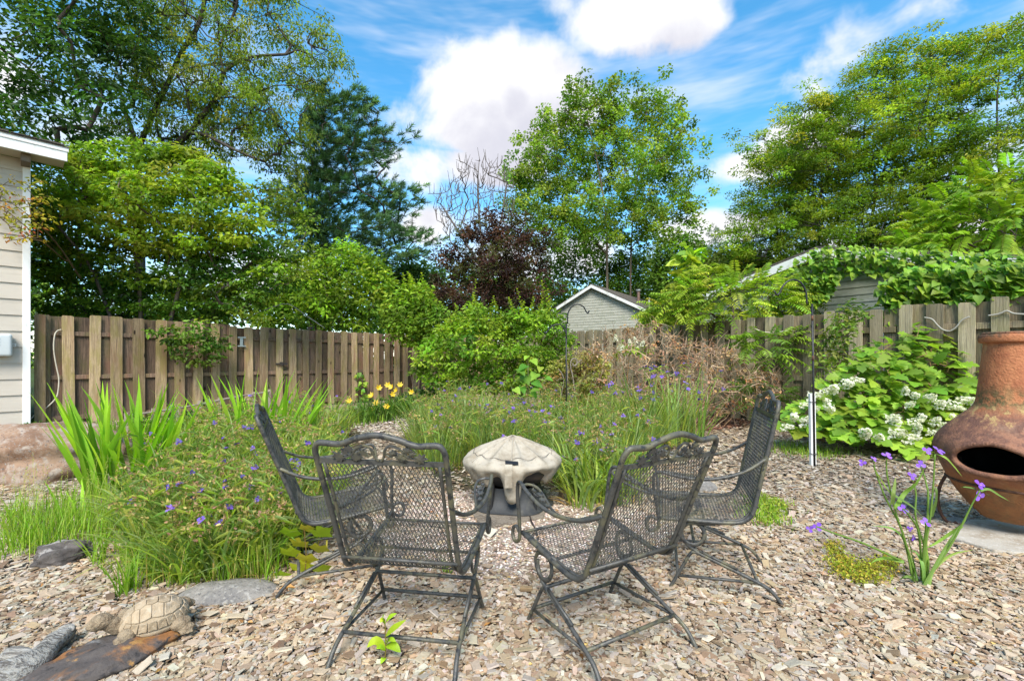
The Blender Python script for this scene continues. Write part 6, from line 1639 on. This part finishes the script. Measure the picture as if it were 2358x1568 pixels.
PURP = [(.20, .12, .52), (.26, .16, .58), (.17, .12, .46), (.30, .14, .50)]
STRAP = [(.14, .235, .06), (.19, .285, .09), (.22, .30, .05), (.10, .175, .05), (.26, .31, .09), (.21, .285, .15)]
def spiderwort(label, base, n=70, hgt=.5, spread=.22, nst=9, group=None, pal=STRAP, fl=.35, lean=.55, wd=.016, name='spiderwort', bendy=1.5, heads=True):
    b = Vector((base[0], base[1], 0)); root = thing(name, label, 'plant', b, 0, group)
    a = rng.uniform(0, 2 * PI, n); q = np.sqrt(rng.uniform(0, 1, n)) * spread; B = np.stack([q * np.cos(a), q * np.sin(a), np.zeros(n)], -1)
    az = a + rng.normal(0, .8, n); L_ = rng.uniform(.6, 1.25, n) * hgt * 1.2
    V, fs, c, _ = blades(B, az, np.abs(rng.normal(.25, .25, n)), L_, rng.uniform(.6, 1.25, n) * wd, rng.uniform(.5, 1.0, n) * bendy, jit(pal, n, .18, .06), 6)
    mb = MB(); mb.add(V, fs, c)
    dead = max(2, n // 9); V, fs, c, _ = blades(B[:dead], rng.uniform(0, 6.28, dead), rng.uniform(.7, 1.2, dead), rng.uniform(.3, .6, dead) * hgt * 1.2, wd * .8, 1.0, jit([(.30, .24, .12), (.24, .17, .09)], dead, .2, .04), 5); mb.add(V, fs, c)
    mb.build('leaves', M_LEAF, root)
    if nst:
        a = rng.uniform(0, 2 * PI, nst); q = np.sqrt(rng.uniform(0, 1, nst)) * spread * .8; B = np.stack([q * np.cos(a), q * np.sin(a), np.zeros(nst)], -1)
        V, fs, c, pts = blades(B, a + rng.normal(0, .6, nst), np.abs(rng.normal(.12, .12, nst)), rng.uniform(.85, 1.35, nst) * hgt, .008, rng.uniform(.1, .5, nst), jit([(.13, .19, .055), (.17, .22, .07)], nst, .15, .05), 6, .9, .7)
        mb = MB(); mb.add(V, fs, c); tips = pts[:, -1]
        # bracts below each head
        for s in (-1, 1):
            D = np.stack([np.cos(a * 2) * s, np.sin(a * 2) * s, np.full(nst, .15)], -1); mb.add(*leaf_six(tips, D, np.tile([0, 0, 1.0], (nst, 1)), np.full(nst, .15), .016, jit(pal, nst, .15, .05), .2, .5))
        mb.build('stems', M_LEAF, root)
        if heads:
            mb = MB(); k = 9; c0 = np.repeat(tips, k, 0) + rng.normal(0, .016, (nst * k, 3)); D = rdir(nst * k, .2)
            mb.add(*leaf_six(c0, D, rdir(nst * k), rng.uniform(.014, .026, nst * k), .011, jit([(.20, .17, .09), (.27, .22, .13), (.15, .13, .07), (.20, .12, .12)], nst * k, .2, .05)))
            mb.build('seed_heads', M_LEAF, root)
            nf = rng.uniform(size=nst) < fl
            if nf.any():
                mb = MB(); flower_heads(mb, np.repeat(tips[nf], 2, 0) + rng.normal(0, .02, (nf.sum() * 2, 3)) + np.array([0, -.01, .012]), PURP, .015); mb.build('flowers', M_PETAL, root)
    return root


# left mass and central mass: too many stems to count, each flower a part
M_FLW = None
def flower_mesh(seed, s=.016):
    global rng
    keep_ = rng; rng = np.random.default_rng(seed); mb = MB(); flower_heads(mb, np.zeros((2, 3)) + rng.normal(0, .005, (2, 3)), PURP, s); rng = keep_; return mb.mesh('flower', M_PETAL)
FLM = [flower_mesh(i) for i in range(8)]
def wort_mass(name, label, spots, n, hr_, spread, nst, fl, pal=STRAP, wd=.016, bendy=1.5, kind='stuff', fsize=1.0, near=None):
    c0 = np.mean([[p.x, p.y] for p in spots], 0); root = thing(name, label, 'spiderwort' if kind == 'stuff' else 'plant', (c0[0], c0[1], 0))
    if kind: root['kind'] = kind
    L, S, Hd = MB(), MB(), MB()
    for p in spots:
        o = np.array([p.x - c0[0], p.y - c0[1], 0.0]); hgt = rng.uniform(*hr_) * (np.interp(p.y, near[:2], near[2:]) if near else 1); k = n
        a = rng.uniform(0, 2 * PI, k); q = np.sqrt(rng.uniform(0, 1, k)) * spread; B = o + np.stack([q * np.cos(a), q * np.sin(a), np.zeros(k)], -1)
        tint = jit([(1, 1, 1)], 1, .12, .06)[0]
        V, fs, c, _ = blades(B, a + rng.normal(0, .8, k), np.abs(rng.normal(.25, .25, k)), rng.uniform(.6, 1.25, k) * hgt * 1.2, rng.uniform(.6, 1.25, k) * wd, rng.uniform(.5, 1.0, k) * bendy, np.clip(jit(pal, k, .18, .06) * tint, 0, .9), 5, thin=True); L.add(V, fs, c)
        dd = max(2, k // 8); V, fs, c, _ = blades(B[:dd], rng.uniform(0, 6.28, dd), rng.uniform(.7, 1.2, dd), rng.uniform(.3, .6, dd) * hgt * 1.2, wd * .8, 1.0, jit([(.34, .27, .13), (.27, .19, .10)], dd, .2, .04), 5); L.add(V, fs, c)
        a = rng.uniform(0, 2 * PI, nst); q = np.sqrt(rng.uniform(0, 1, nst)) * spread * .8; B = o + np.stack([q * np.cos(a), q * np.sin(a), np.zeros(nst)], -1)
        V, fs, c, pts = blades(B, a + rng.normal(0, .6, nst), np.abs(rng.normal(.12, .12, nst)), rng.uniform(.85, 1.35, nst) * hgt, .008, rng.uniform(.1, .5, nst), jit([(.14, .2, .055), (.18, .23, .07)], nst, .15, .05), 6, .9, .7); S.add(V, fs, c); tips = pts[:, -1]
        for s_ in (-1, 1):
            D = np.stack([np.cos(a * 2) * s_, np.sin(a * 2) * s_, np.full(nst, .15)], -1); S.add(*leaf_six(tips, D, np.tile([0, 0, 1.0], (nst, 1)), np.full(nst, .10), .011, jit(pal, nst, .15, .05), .2, .5))
        k = 10; cc0 = np.repeat(tips, k, 0) + rng.normal(0, .018, (nst * k, 3)); Hd.add(*leaf_six(cc0, rdir(nst * k, .2), rdir(nst * k), rng.uniform(.018, .034, nst * k), .014, jit([(.26, .21, .11), (.33, .27, .16), (.2, .17, .08), (.26, .16, .15)], nst * k, .2, .05)))
        for t in tips[rng.uniform(size=nst) < fl]: link('flower', FLM[rng.integers(8)], root, tuple(t + np.array([0, -.012, .014])), (rng.normal(0, .3), rng.normal(0, .3), rng.uniform(-.8, .8)), rng.uniform(.85, 1.3) * fsize)
    for mb, nm in ((L, 'leaves'), (S, 'stems'), (Hd, 'seed_heads')):
        o = mb.build(nm, M_LEAF, root); o['kind'] = 'stuff'
    return root


lp = [G(x, y) for x, y in sample_poly([(420, 1310), (560, 1320), (660, 1290), (720, 1190), (720, 1100), (790, 1010), (740, 985), (560, 1005), (440, 1040), (400, 1110), (350, 1200), (380, 1270)], 68, 20)]
wort_mass('spiderwort_bed', 'tangled mass of strap leaved spiderwort left of the iron chairs', lp, 120, (.38, .54), .24, 10, .10, wd=.019, near=(2.7, 5.0, .62, 1.12), bendy=1.7)
cp = [G(x, y) for x, y in sample_poly([(1030, 1100), (1080, 1075), (1290, 1085), (1330, 1130), (1420, 1150), (1460, 1080), (1500, 1030), (1560, 1000), (1480, 985), (1350, 985), (1200, 985), (1080, 985), (960, 990), (960, 1040)], 70, 16)]
wort_mass('spiderwort_bed', 'flowering mass of spiderwort in the bed behind the fire pit', cp, 90, (.48, .70), .26, 12, .16, STRAP + [(.14, .21, .10), (.18, .25, .12)], bendy=1.25, near=(4.2, 7.5, .66, 1.08))
for (x, y), lab in zip([(1462, 1045), (1528, 1030), (1582, 1018)], ['tall flowering spiderwort stalks nearest the covered fire pit', 'tall flowering spiderwort stalks standing over the right chair back', 'tall flowering spiderwort stalks beside the chalky white rock']):
    q = G(x, y); wort_mass('spiderwort', lab, [q, q + Vector((.18, .05, 0))], 24, (.82, .98), .14, 6, .7, wd=.026, bendy=.9, kind=None, fsize=1.3)
wort_mass('spiderwort', 'long arching strap leaves spilling onto gravel by the round stone', [G(1330, 1135), G(1380, 1150), G(1430, 1155), G(1350, 1165)], 60, (.44, .52), .18, 2, .5, wd=.024, bendy=2.0, kind=None)


# sword leaved clumps: every leaf a part
def sword(label, base, leaves, pal):
    b = Vector((base[0], base[1], 0)); root = thing('sword_lily', label, 'plant', b)
    for (bx, by, az, ln, L_, w, bend) in leaves:
        V, fs, c, _ = blades(np.array([[bx, by, 0.0]]), [az], [ln], [L_], [w], [bend], jit(pal, 1, .14, .05), 9, .12, maxw=.42, twist=[rng.normal(0, .5)])
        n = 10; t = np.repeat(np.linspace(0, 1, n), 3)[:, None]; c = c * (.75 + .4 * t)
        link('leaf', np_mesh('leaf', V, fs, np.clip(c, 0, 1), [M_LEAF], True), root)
    return root


def sword_set(n, spread, hmin, hmax, fan=.42, w=.05):
    out = []
    for k in range(n):
        a = rng.uniform(0, 2 * PI); q = spread * math.sqrt(rng.uniform()); bx, by = q * math.cos(a), q * math.sin(a) * .7
        az = 0 if bx + rng.normal(0, .1) > 0 else PI; az += rng.normal(0, .55); out.append((bx, by, az, abs(rng.normal(.06, .14)) + fan * abs(bx) / spread, rng.uniform(hmin, hmax), w * rng.uniform(.7, 1.15), rng.uniform(0, .35)))
    return out


SW = [(.15, .30, .022), (.19, .35, .026), (.12, .25, .024), (.23, .37, .03)]
sword('tall upright sword leaved clump beside the granite boulder', G(292, 1135), sword_set(84, .36, .72, 1.16, .28, .052), SW)
sword('second sword leaved clump behind the left chair back', G(590, 1062), sword_set(64, .52, .75, 1.22, .36, .058), SW)
sword('sword leaves leaning right of the second clump', G(690, 1050), sword_set(22, .3, .75, 1.1, .8, .045), [(.16, .27, .05), (.2, .3, .07)])
sword('single broad sword leaf lying towards the house side', G(150, 1210), [(0, 0, PI - .3, .55, .42, .035, .25), (.05, .1, 2.4, .4, .35, .028, .2), (.12, 0, PI, .3, .3, .02, .3)], SW[:2])


# grasses
def grass_patch(name, label, poly, n, hmin, hmax, pal, w=.006, clump=.05, bend=.9, seed_stalks=0, kind='stuff', nperclump=12):
    pts = sample_poly(poly, max(1, n // nperclump)); B = np.array([G(x, y) for x, y in pts]); b0 = B.mean(0)
    B = np.repeat(B, nperclump, 0); B[:, :2] += rng.normal(0, clump, (len(B), 2)); n = len(B)
    V, fs, c, _ = blades(B - b0 * [1, 1, 0], rng.uniform(0, 2 * PI, n), np.abs(rng.normal(.15, .22, n)), rng.uniform(hmin, hmax, n), w * rng.uniform(.6, 1.3, n), rng.uniform(.2, 1, n) * bend, jit(pal, n, .18, .06), 5, thin=True)
    mb = MB(); mb.add(V, fs, c)
    if seed_stalks:
        i = rng.integers(0, n, seed_stalks); V, fs, c, pts3 = blades(B[i] - b0 * [1, 1, 0], rng.uniform(0, 6.28, seed_stalks), rng.uniform(.02, .2, seed_stalks), rng.uniform(.9, 1.4, seed_stalks) * hmax, .003, .4, jit([(.24, .27, .10)], seed_stalks, .1, .04), 5, .3, .8); mb.add(V, fs, c)
        tp = pts3[:, -1]; m = 12; q = np.linspace(0, .09, m); cc_ = (tp[:, None] + np.array([0, 0, 1.0]) * q[None, :, None]).reshape(-1, 3); mb.add(*leaf_quads(cc_, rdir(len(cc_), 1.2), rdir(len(cc_)), .014, .005, jit([(.26, .28, .10)], len(cc_), .1, .04)))
    o = mb.build(name, M_LEAF, None, loc=(b0[0], b0[1], 0)); return tag(o, label, 'grass' if kind == 'stuff' else 'plant', None, kind)


GR = [(.13, .25, .025), (.17, .29, .03), (.10, .19, .025), (.20, .28, .05)]
grass_patch('grass', 'tall weedy grass growing in front of the granite boulder', [(20, 1290), (150, 1290), (260, 1260), (330, 1220), (260, 1150), (120, 1170), (0, 1200)], 1300, .12, .34, GR, seed_stalks=46)
grass_patch('grass', 'fresh grass fringing the front of the left planting bed', [(300, 1345), (420, 1350), (640, 1340), (600, 1290), (380, 1290), (280, 1270)], 1500, .08, .26, GR + [(.30, .27, .11)], seed_stalks=16)
grass_patch('grass', 'short grass and weeds along the foot of the left fence', [(180, 990), (420, 985), (620, 975), (800, 950), (980, 925), (1010, 950), (820, 985), (500, 1010), (200, 1040)], 2600, .1, .32, GR + [(.06, .12, .03)], w=.012, clump=.12)
grass_patch('grass', 'pale grass among the spiderwort behind the fire pit', [(950, 1000), (1100, 990), (1400, 985), (1500, 1000), (1440, 1080), (1150, 1080), (980, 1060)], 2600, .2, .48, STRAP + [(.26, .27, .09)], w=.010, clump=.12)
grass_patch('grass', 'yellowing grass at the foot of the left chair', [(560, 1290), (720, 1260), (770, 1150), (720, 1120), (640, 1200)], 1500, .2, .42, [(.26, .28, .06), (.30, .28, .08), (.18, .25, .05)], w=.009, clump=.08, bend=1.6)
grass_patch('weeds', 'thin grass and weeds on the chips before the hydrangea', [(1760, 1020), (1880, 1030), (1960, 1040), (1900, 1060), (1770, 1045)], 620, .05, .14, GR, w=.008, clump=.12)
grass_patch('weeds', 'low green weeds beside the right iron chair', [(1730, 1150), (1790, 1160), (1810, 1190), (1760, 1215), (1720, 1200)], 700, .03, .09, GR, w=.009, clump=.08)
for k, (x, y, n, h, lab) in enumerate([(288, 1372, 46, .26, 'grass tuft sprouting just behind the stone turtle'), (420, 1345, 26, .16, 'small bright grass tuft left of the grey flat stone'), (578, 1330, 20, .24, 'upright grass tuft at the bed edge under the strap leaves'), (225, 1300, 24, .26, 'grass tuft between dark rock and turtle'), (1030, 1325, 9, .11, 'few grass blades between the crossbars of the near left chair')]):
    p = G(x, y); root = thing('grass_tuft', lab, 'grass', p); B = np.zeros((n, 3)); B[:, :2] = rng.normal(0, .022, (n, 2))
    V, fs, c, _ = blades(B, rng.uniform(0, 6.28, n), np.abs(rng.normal(.2, .22, n)), rng.uniform(.5, 1.1, n) * h, rng.uniform(.006, .012, n), rng.uniform(.3, 1.1, n), jit(GR, n, .15, .05), 6); mb = MB(); mb.add(V, fs, c); mb.build('leaves', M_LEAF, root)


# creeping ground cover, yellow green
def creeper(label, poly, n, pal, h=.06, s=.016, name='ground_cover'):
    pts = sample_poly(poly, n // 14); B = np.array([G(x, y) for x, y in pts]); b0 = B.mean(0); b0[2] = 0; B = np.repeat(B, 14, 0); B += rng.normal(0, [.03, .03, 0], B.shape); m = len(B); B[:, 2] = rng.uniform(.01, h, m)
    V, fs, c = leaf_six(B - b0, rdir(m, .3), nrm(np.array([0, 0, 1.0]) + rng.normal(0, .5, (m, 3))), rng.uniform(.7, 1.3, m) * s, s * .7, jit(pal, m, .18, .06)); mb = MB(); mb.add(V, fs, c)
    mb.add(*segs(B * [1, 1, 0] - b0, B - b0, np.full(m, .0012), np.full(m, .0008), 4), col=(.2, .2, .06))
    return tag(mb.build(name, M_LEAF, None, loc=tuple(b0)), label, 'ground cover', None, 'stuff')


creeper('yellow green creeping weed on the chips near the spiderwort sprig', [(1905, 1255), (1925, 1250), (1945, 1300), (1990, 1310), (2060, 1290), (2060, 1330), (2000, 1355), (1930, 1340), (1915, 1310)], 1900, [(.26, .30, .04), (.32, .34, .06), (.20, .26, .035), (.34, .26, .06)])
creeper('small green weeds dotted beside the right iron chair', [(1740, 1140), (1800, 1160), (1820, 1190), (1760, 1210)], 700, [(.18, .27, .04), (.24, .3, .05)], .05, .02)
creeper('low green weeds at the base of the house trim', [(10, 985), (60, 978), (140, 985), (150, 996), (20, 996)], 500, [(.05, .13, .03), (.07, .16, .035)], .12, .05)
creeper('leafy ground cover at the foot of the edging fence', [(300, 1000), (420, 985), (620, 955), (700, 960), (560, 1000), (380, 1020)], 1700, [(.04, .11, .03), (.06, .14, .03)], .3, .06)


# daylilies
dl0 = G(880, 968)
for k, (x, y, lab) in enumerate([(830, 975, 'yellow daylily clump at the end nearest the left fence boards'), (880, 970, 'yellow daylily clump in the middle of the row'), (930, 962, 'yellow daylily clump closest to the corner bush')]):
    p = G(x, y); root = thing('daylily', lab, 'plant', p, 0, 'daylilies under the fence'); n = 110; B = np.zeros((n, 3)); B[:, :2] = rng.normal(0, .16, (n, 2))
    V, fs, c, _ = blades(B, rng.uniform(0, 6.28, n), rng.uniform(.05, .5, n), rng.uniform(.4, .75, n), .022, rng.uniform(.8, 1.9, n), jit([(.06, .14, .025), (.09, .18, .03), (.04, .10, .02)], n, .15, .05), 6); mb = MB(); mb.add(V, fs, c); mb.build('leaves', M_LEAF, root)
    fl_ = [[(858, 912), (805, 925)], [(872, 895), (893, 889), (867, 930), (855, 945), (890, 938)], [(903, 893), (915, 900), (921, 888), (948, 905), (905, 910)]][k]
    for (fx, fy) in fl_:
        t = np.array(P(fx, fy, p.y - .1) - p); mb = MB(); m = 6; a = np.arange(m) * 2 * PI / m; ax = nrm(np.array([rng.normal(0, .4), -.8, .5])); u = nrm(np.cross(ax, [0, 0, 1.0])); v = np.cross(ax, u)
        D = np.cos(a)[:, None] * u + np.sin(a)[:, None] * v + ax * .7; mb.add(*leaf_six(np.tile(t, (m, 1)), D, np.tile(ax, (m, 1)), .10, .05, jit([(.72, .50, .035), (.78, .58, .10)], m, .06, .03), .1, -.15)); mb.build('flower', M_PETAL, root)
        mb = MB(); mb.add(*tube([(t[0] * .3, t[1] * .3, 0), tuple(t * [.8, .8, .6]), tuple(t)], .006, 5), col=(.12, .17, .05)); mb.build('flower_stalk', M_LEAF, root)


# ---- foreground spiderwort sprig: stems, leaves and flowers each a part
fb = G(2118, 1345)
fs_root = thing('spiderwort', 'lone purple flowered spiderwort sprig in front of the clay chimney', 'plant', fb)
def fv(x, y, dY=0.0):
    x = (x / 2.2567 + 2400) / 1.27226; y = (y / 2.2567 + 1300) / 1.27226; return np.array(P(x, y, fb.y + dY) - fb)
stems = [([(620, 900), (550, 580), (440, 360), (375, 190), (360, 110)], .05), ([(650, 900), (570, 650), (500, 430), (450, 210), (445, 100)], .0), ([(690, 940), (700, 700), (735, 480), (755, 260), (765, 70)], -.05), ([(700, 930), (720, 760), (640, 500), (640, 330), (612, 225)], .05), ([(700, 920), (850, 700), (940, 540), (1010, 400), (1060, 310)], -.1), ([(680, 930), (660, 600), (600, 480), (555, 430)], -.12), ([(680, 930), (690, 700), (705, 560), (700, 520)], -.15), ([(560, 780), (300, 660), (100, 590), (-20, 545)], -.1), ([(690, 930), (720, 400), (705, 250), (670, 140)], .1)]
for pts, dY in stems:
    p3 = smooth_path([fv(x, y, dY * k / (len(pts) - 1)) for k, (x, y) in enumerate(pts)], 6); mb = MB(); mb.add(*tube(p3, np.linspace(.0065, .0036, len(p3)), 6), col=(.13, .22, .06)); mb.build('stem', M_LEAF, fs_root, True)
lv = [([(700, 930), (760, 820), (880, 730), (1020, 700)], .02), ([(690, 930), (820, 700), (960, 500), (1020, 370)], .024), ([(620, 900), (560, 650), (480, 560), (340, 540)], .02), ([(640, 900), (620, 780), (590, 640), (560, 500)], .022), ([(500, 430), (560, 330), (640, 260), (700, 150)], .024), ([(560, 780), (450, 755), (380, 765), (340, 790)], .018), ([(735, 480), (765, 380), (770, 300), (740, 265)], .022), ([(940, 540), (850, 600), (760, 660), (700, 690)], .02), ([(660, 930), (600, 880), (560, 880), (520, 900)], .018), ([(765, 70), (830, 90), (890, 150), (945, 215)], .014), ([(1060, 310), (1120, 300), (1190, 340), (1260, 380)], .014), ([(1040, 300), (1000, 290), (960, 285), (930, 290)], .010), ([(460, 320), (540, 370), (620, 420), (690, 490)], .018), ([(720, 930), (740, 850), (800, 760), (820, 700)], .022), ([(375, 190), (420, 260), (470, 330), (520, 360)], .016), ([(480, 400), (490, 320), (500, 260), (505, 220)], .02), ([(690, 930), (680, 800), (640, 720), (600, 700)], .022), ([(690, 940), (700, 860), (710, 760), (705, 640)], .028)]
for pts, w in lv:
    p3 = smooth_path([fv(x, y, rng.normal(0, .03)) for x, y in pts], 4); n = len(p3); t = np.linspace(0, 1, n); tang = nrm(np.gradient(p3, axis=0)); sd = nrm(np.cross(tang, nrm(np.array([rng.normal(0, .4), -1, .5])))); up_ = np.cross(sd, tang); ww = (w * .5 * np.clip(1 - t ** 2.2, .03, 1))[:, None]
    V = np.stack([p3 + sd * ww + up_ * ww * .5, p3, p3 - sd * ww + up_ * ww * .5], 1).reshape(-1, 3); i = np.arange(n - 1); q = np.stack([i * 3, i * 3 + 1, i * 3 + 4, i * 3 + 3], -1)
    c = jit([(.12, .21, .07), (.15, .25, .06)], 1, .12, .04)[0]; link('leaf', np_mesh('leaf', V, [np.concatenate([q, q + 1])], np.array([c] * len(V)), [M_LEAF], True), fs_root)
def big_flower(c, s, face):
    mb = MB(); ax = nrm(np.array(face)); u = nrm(np.cross(ax, [0.1, 0, 1.0])); v = np.cross(ax, u); a0 = rng.uniform(0, 2)
    for k in range(3):
        a = a0 + k * 2 * PI / 3; d = u * math.cos(a) + v * math.sin(a); w = -u * math.sin(a) + v * math.cos(a); m = 5; V = []
        for t, h in ((0, .12), (.35, .5), (.7, .62), (.95, .42), (1.08, .0)):
            for q in (-1, 0, 1): V.append(c + d * s * 1.5 * t + w * s * h * 1.15 * q + ax * s * (.35 * t - .25 * t * t + .12 * abs(q)) + rng.normal(0, s * .03, 3))
        i = np.arange(m - 1); qd = np.stack([i * 3, i * 3 + 1, i * 3 + 4, i * 3 + 3], -1); mb.add(V, [np.concatenate([qd, qd + 1])], jit([(.24, .10, .62), (.30, .14, .66)], 1, .1, .05)[0])
    mb.add(*leaf_quads(np.tile(c, (6, 1)), rdir(6) + ax, rdir(6), s * .55, s * .14, np.array([(.7, .55, .08)] * 6))); return mb.build('flower', M_PETAL, fs_root, True)
for x, y, s, face in [(285, 125, .013, (-.6, -.6, .4)), (360, 100, .012, (.2, -.6, .6)), (448, 78, .018, (0, -.6, .9)), (715, 45, .016, (-.2, -.7, .6)), (790, 48, .022, (.3, -.6, .8)), (672, 137, .015, (-.5, -.7, .4)), (612, 212, .016, (0, -.8, .5)), (550, 430, .018, (0, -.8, .6)), (700, 518, .018, (0, -.8, .7)), (600, 560, .010, (-.4, -.8, .2)), (620, 620, .012, (.3, -.8, 0)), (1060, 272, .020, (.2, -.8, .6)), (1055, 340, .021, (.1, -.8, -.1)), (-10, 545, .016, (-.5, -.8, .2)), (-60, 560, .013, (-.6, -.7, .1))]:
    big_flower(fv(x, y, -.02), s, face)
hd = np.array([fv(x, y, 0) for x, y in [(300, 135), (365, 115), (450, 105), (735, 70), (790, 75), (580, 175), (715, 160), (612, 230), (560, 450), (1060, 305), (1085, 315), (620, 640)]])
for h_ in hd:
    mb = MB(); c0 = h_ + rng.normal(0, .010, (11, 3)); mb.add(*leaf_six(c0, rdir(11, .2), rdir(11), .018, .010, jit([(.11, .085, .06), (.09, .10, .05), (.12, .07, .09)], 11, .2, .05))); mb.build('bud_cluster', M_LEAF, fs_root)


# ---- seedlings with separate leaves
def seed_leaf(parent, pts, w, col, lob=False):
    p3 = smooth_path(pts, 4); n = len(p3); t = np.linspace(0, 1, n); tang = nrm(np.gradient(p3, axis=0)); sd = nrm(np.cross(tang, np.array([0, -.55, 1.0]))); up_ = np.cross(sd, tang); prof_ = np.sin(np.clip(t, 0.02, 1) ** .8 * PI) ** .8
    if lob: prof_ = prof_ * (1 + .35 * np.cos(t * 3 * 2 * PI))
    ww = (w * .5 * np.clip(prof_, .02, 1.4))[:, None]; V = np.stack([p3 + sd * ww + up_ * ww * .3, p3, p3 - sd * ww + up_ * ww * .3], 1).reshape(-1, 3); i = np.arange(n - 1); q = np.stack([i * 3, i * 3 + 1, i * 3 + 4, i * 3 + 3], -1)
    return link('leaf', np_mesh('leaf', V, [np.concatenate([q, q + 1])], np.array([col] * len(V)), [M_LEAF], True), parent)


sb = G(883, 1532)
sg = thing('seedling', 'bright green seedling between the legs of the near left chair', 'seedling', sb)
def sv(x, y, dY=0): x = (x / 2.2467 + 900) / 1.27226; y = (y / 2.2467 + 1650) / 1.27226; return np.array(P(x, y, sb.y + dY) - sb)
mb = MB(); mb.add(*tube(smooth_path([(0, 0, 0), tuple(sv(518, 560)), tuple(sv(512, 400))], 5), .0028, 5), col=(.16, .13, .05)); mb.build('stem', M_LEAF, sg)
for a, m_, b_, w in [((515, 570), (450, 510), (392, 552), .038), ((518, 475), (570, 430), (652, 370), .034), ((515, 390), (545, 355), (590, 328), .026), ((520, 540), (570, 545), (615, 585), .036), ((516, 560), (480, 548), (455, 560), .026), ((515, 400), (495, 370), (480, 390), .022), ((520, 530), (550, 500), (585, 515), .022), ((512, 620), (500, 630), (482, 660), .022), ((512, 400), (500, 360), (508, 335), .018), ((520, 520), (526, 500), (535, 488), .016)]:
    seed_leaf(sg, [sv(*a), sv(*m_, -.02), sv(*b_, -.03)], w, jit([(.24, .36, .025), (.30, .40, .03), (.2, .33, .025)], 1, .1, .04)[0])
mbs_ = G(700, 1335)
mg = thing('maple_seedling', 'yellow green maple seedling at the rear foot of the left chair', 'seedling', mbs_)
def mv(x, y, dY=0): return np.array(P(x, y, mbs_.y + dY) - mbs_)
mb = MB(); mb.add(*tube(smooth_path([(0, 0, 0), tuple(mv(705, 1280)), tuple(mv(700, 1215))], 5), .003, 5), col=(.16, .12, .05)); mb.build('stem', M_LEAF, mg)
for cx_, cy_, s in [(668, 1225, 26), (735, 1225, 28), (690, 1250, 24), (665, 1270, 25), (735, 1262, 24), (705, 1285, 26), (690, 1305, 30), (735, 1308, 26), (645, 1325, 24), (705, 1215, 18)]:
    mb = MB(); c0 = mv(cx_, cy_, rng.normal(0, .04)); u = np.array([1, 0, 0.0]); v = nrm(np.array([0, -.6, .8])); w_ = np.cross(u, v); col = jit([(.22, .33, .025), (.29, .36, .03), (.33, .30, .04)], 1, .1, .05)[0]; ro = rng.normal(0, .4) - PI / 2; sc_ = s / F * mbs_.y * 1.25
    radii = [.3, .72, .60, .88, .66, 1.05, .66, .88, .60, .72]; V = [c0]; m = len(radii)
    for k, rr in enumerate(radii):
        a = ro + (k - 5) * 2 * PI / m; V.append(c0 + (u * math.cos(a) + v * math.sin(a)) * rr * sc_ - w_ * rr * rr * sc_ * .15)
    mb.add(V, [[0, 1 + k, 1 + (k + 1) % m] for k in range(m)], col); mb.build('leaf', M_LEAF, mg)
# fine litter between the chips: dry bits of leaf and twig
n = 900; Yl = rng.uniform(1.8, 6, n); Xl = rng.uniform(-1.15, 1.15, n) * Yl; B = np.stack([Xl, Yl, rng.uniform(.014, .026, n)], -1)
mb = MB(); mb.add(*leaf_quads(B, rdir(n) * [1, 1, .12], nrm(np.array([0, 0, 1.0]) + rng.normal(0, .3, (n, 3))), rng.uniform(.015, .045, n), rng.uniform(.008, .02, n), jit([(.24, .13, .06), (.34, .22, .11), (.16, .085, .04), (.40, .30, .16)], n, .2, .05)))
m = 420; d_ = rdir(m) * [1, 1, .06]; ln_ = rng.uniform(.03, .12, (m, 1)); mb.add(*segs(B[:m] + [.05, .03, 0], B[:m] + [.05, .03, 0] + d_ * ln_, np.full(m, .0016), np.full(m, .001), 4), col=np.repeat(jit([(.2, .12, .07), (.34, .24, .15)], m, .2, .04), 8, 0))
tag(mb.build('leaf_litter', M_LEAF), 'dry leaf bits and twigs strewn over the wood chips', 'litter', None, 'stuff')
# fallen leaves
for (x, y, lab) in [(642, 1365, 'orange brown dead leaf under the left chair'), (178, 1535, 'pale tan dead leaf on the rusty slab edge')]:
    p = G(x, y); o = None; mb = MB(); V, fs, c = leaf_six(np.array([[0, 0, .022]]), np.array([[1, .3, .05]]), np.array([[0, 0, 1.0]]), .085, .045, np.array([(.42, .24, .10)]), .3, .1); mb.add(V, fs, c); tag(mb.build('fallen_leaf', M_LEAF, None, loc=p), lab, 'leaf')
# loose chunk of wood
me = np_mesh('wood_chunk', *box(-.035, .035, -.014, .014, 0, .024), None, [simple_mat('split_wood', (.30, .20, .10), .8, 0, [((.2, .13, .07), 9.0, .45, .6)], stretch=(1, 8, 8))]); bevel_mesh(me, .003, 1)
tag(link('wood_chunk', me, None, G(1212, 1365) + Vector((0, 0, .012)), (0, 0, -.1)), 'yellowish wood chunk under the near right chair', 'wood')
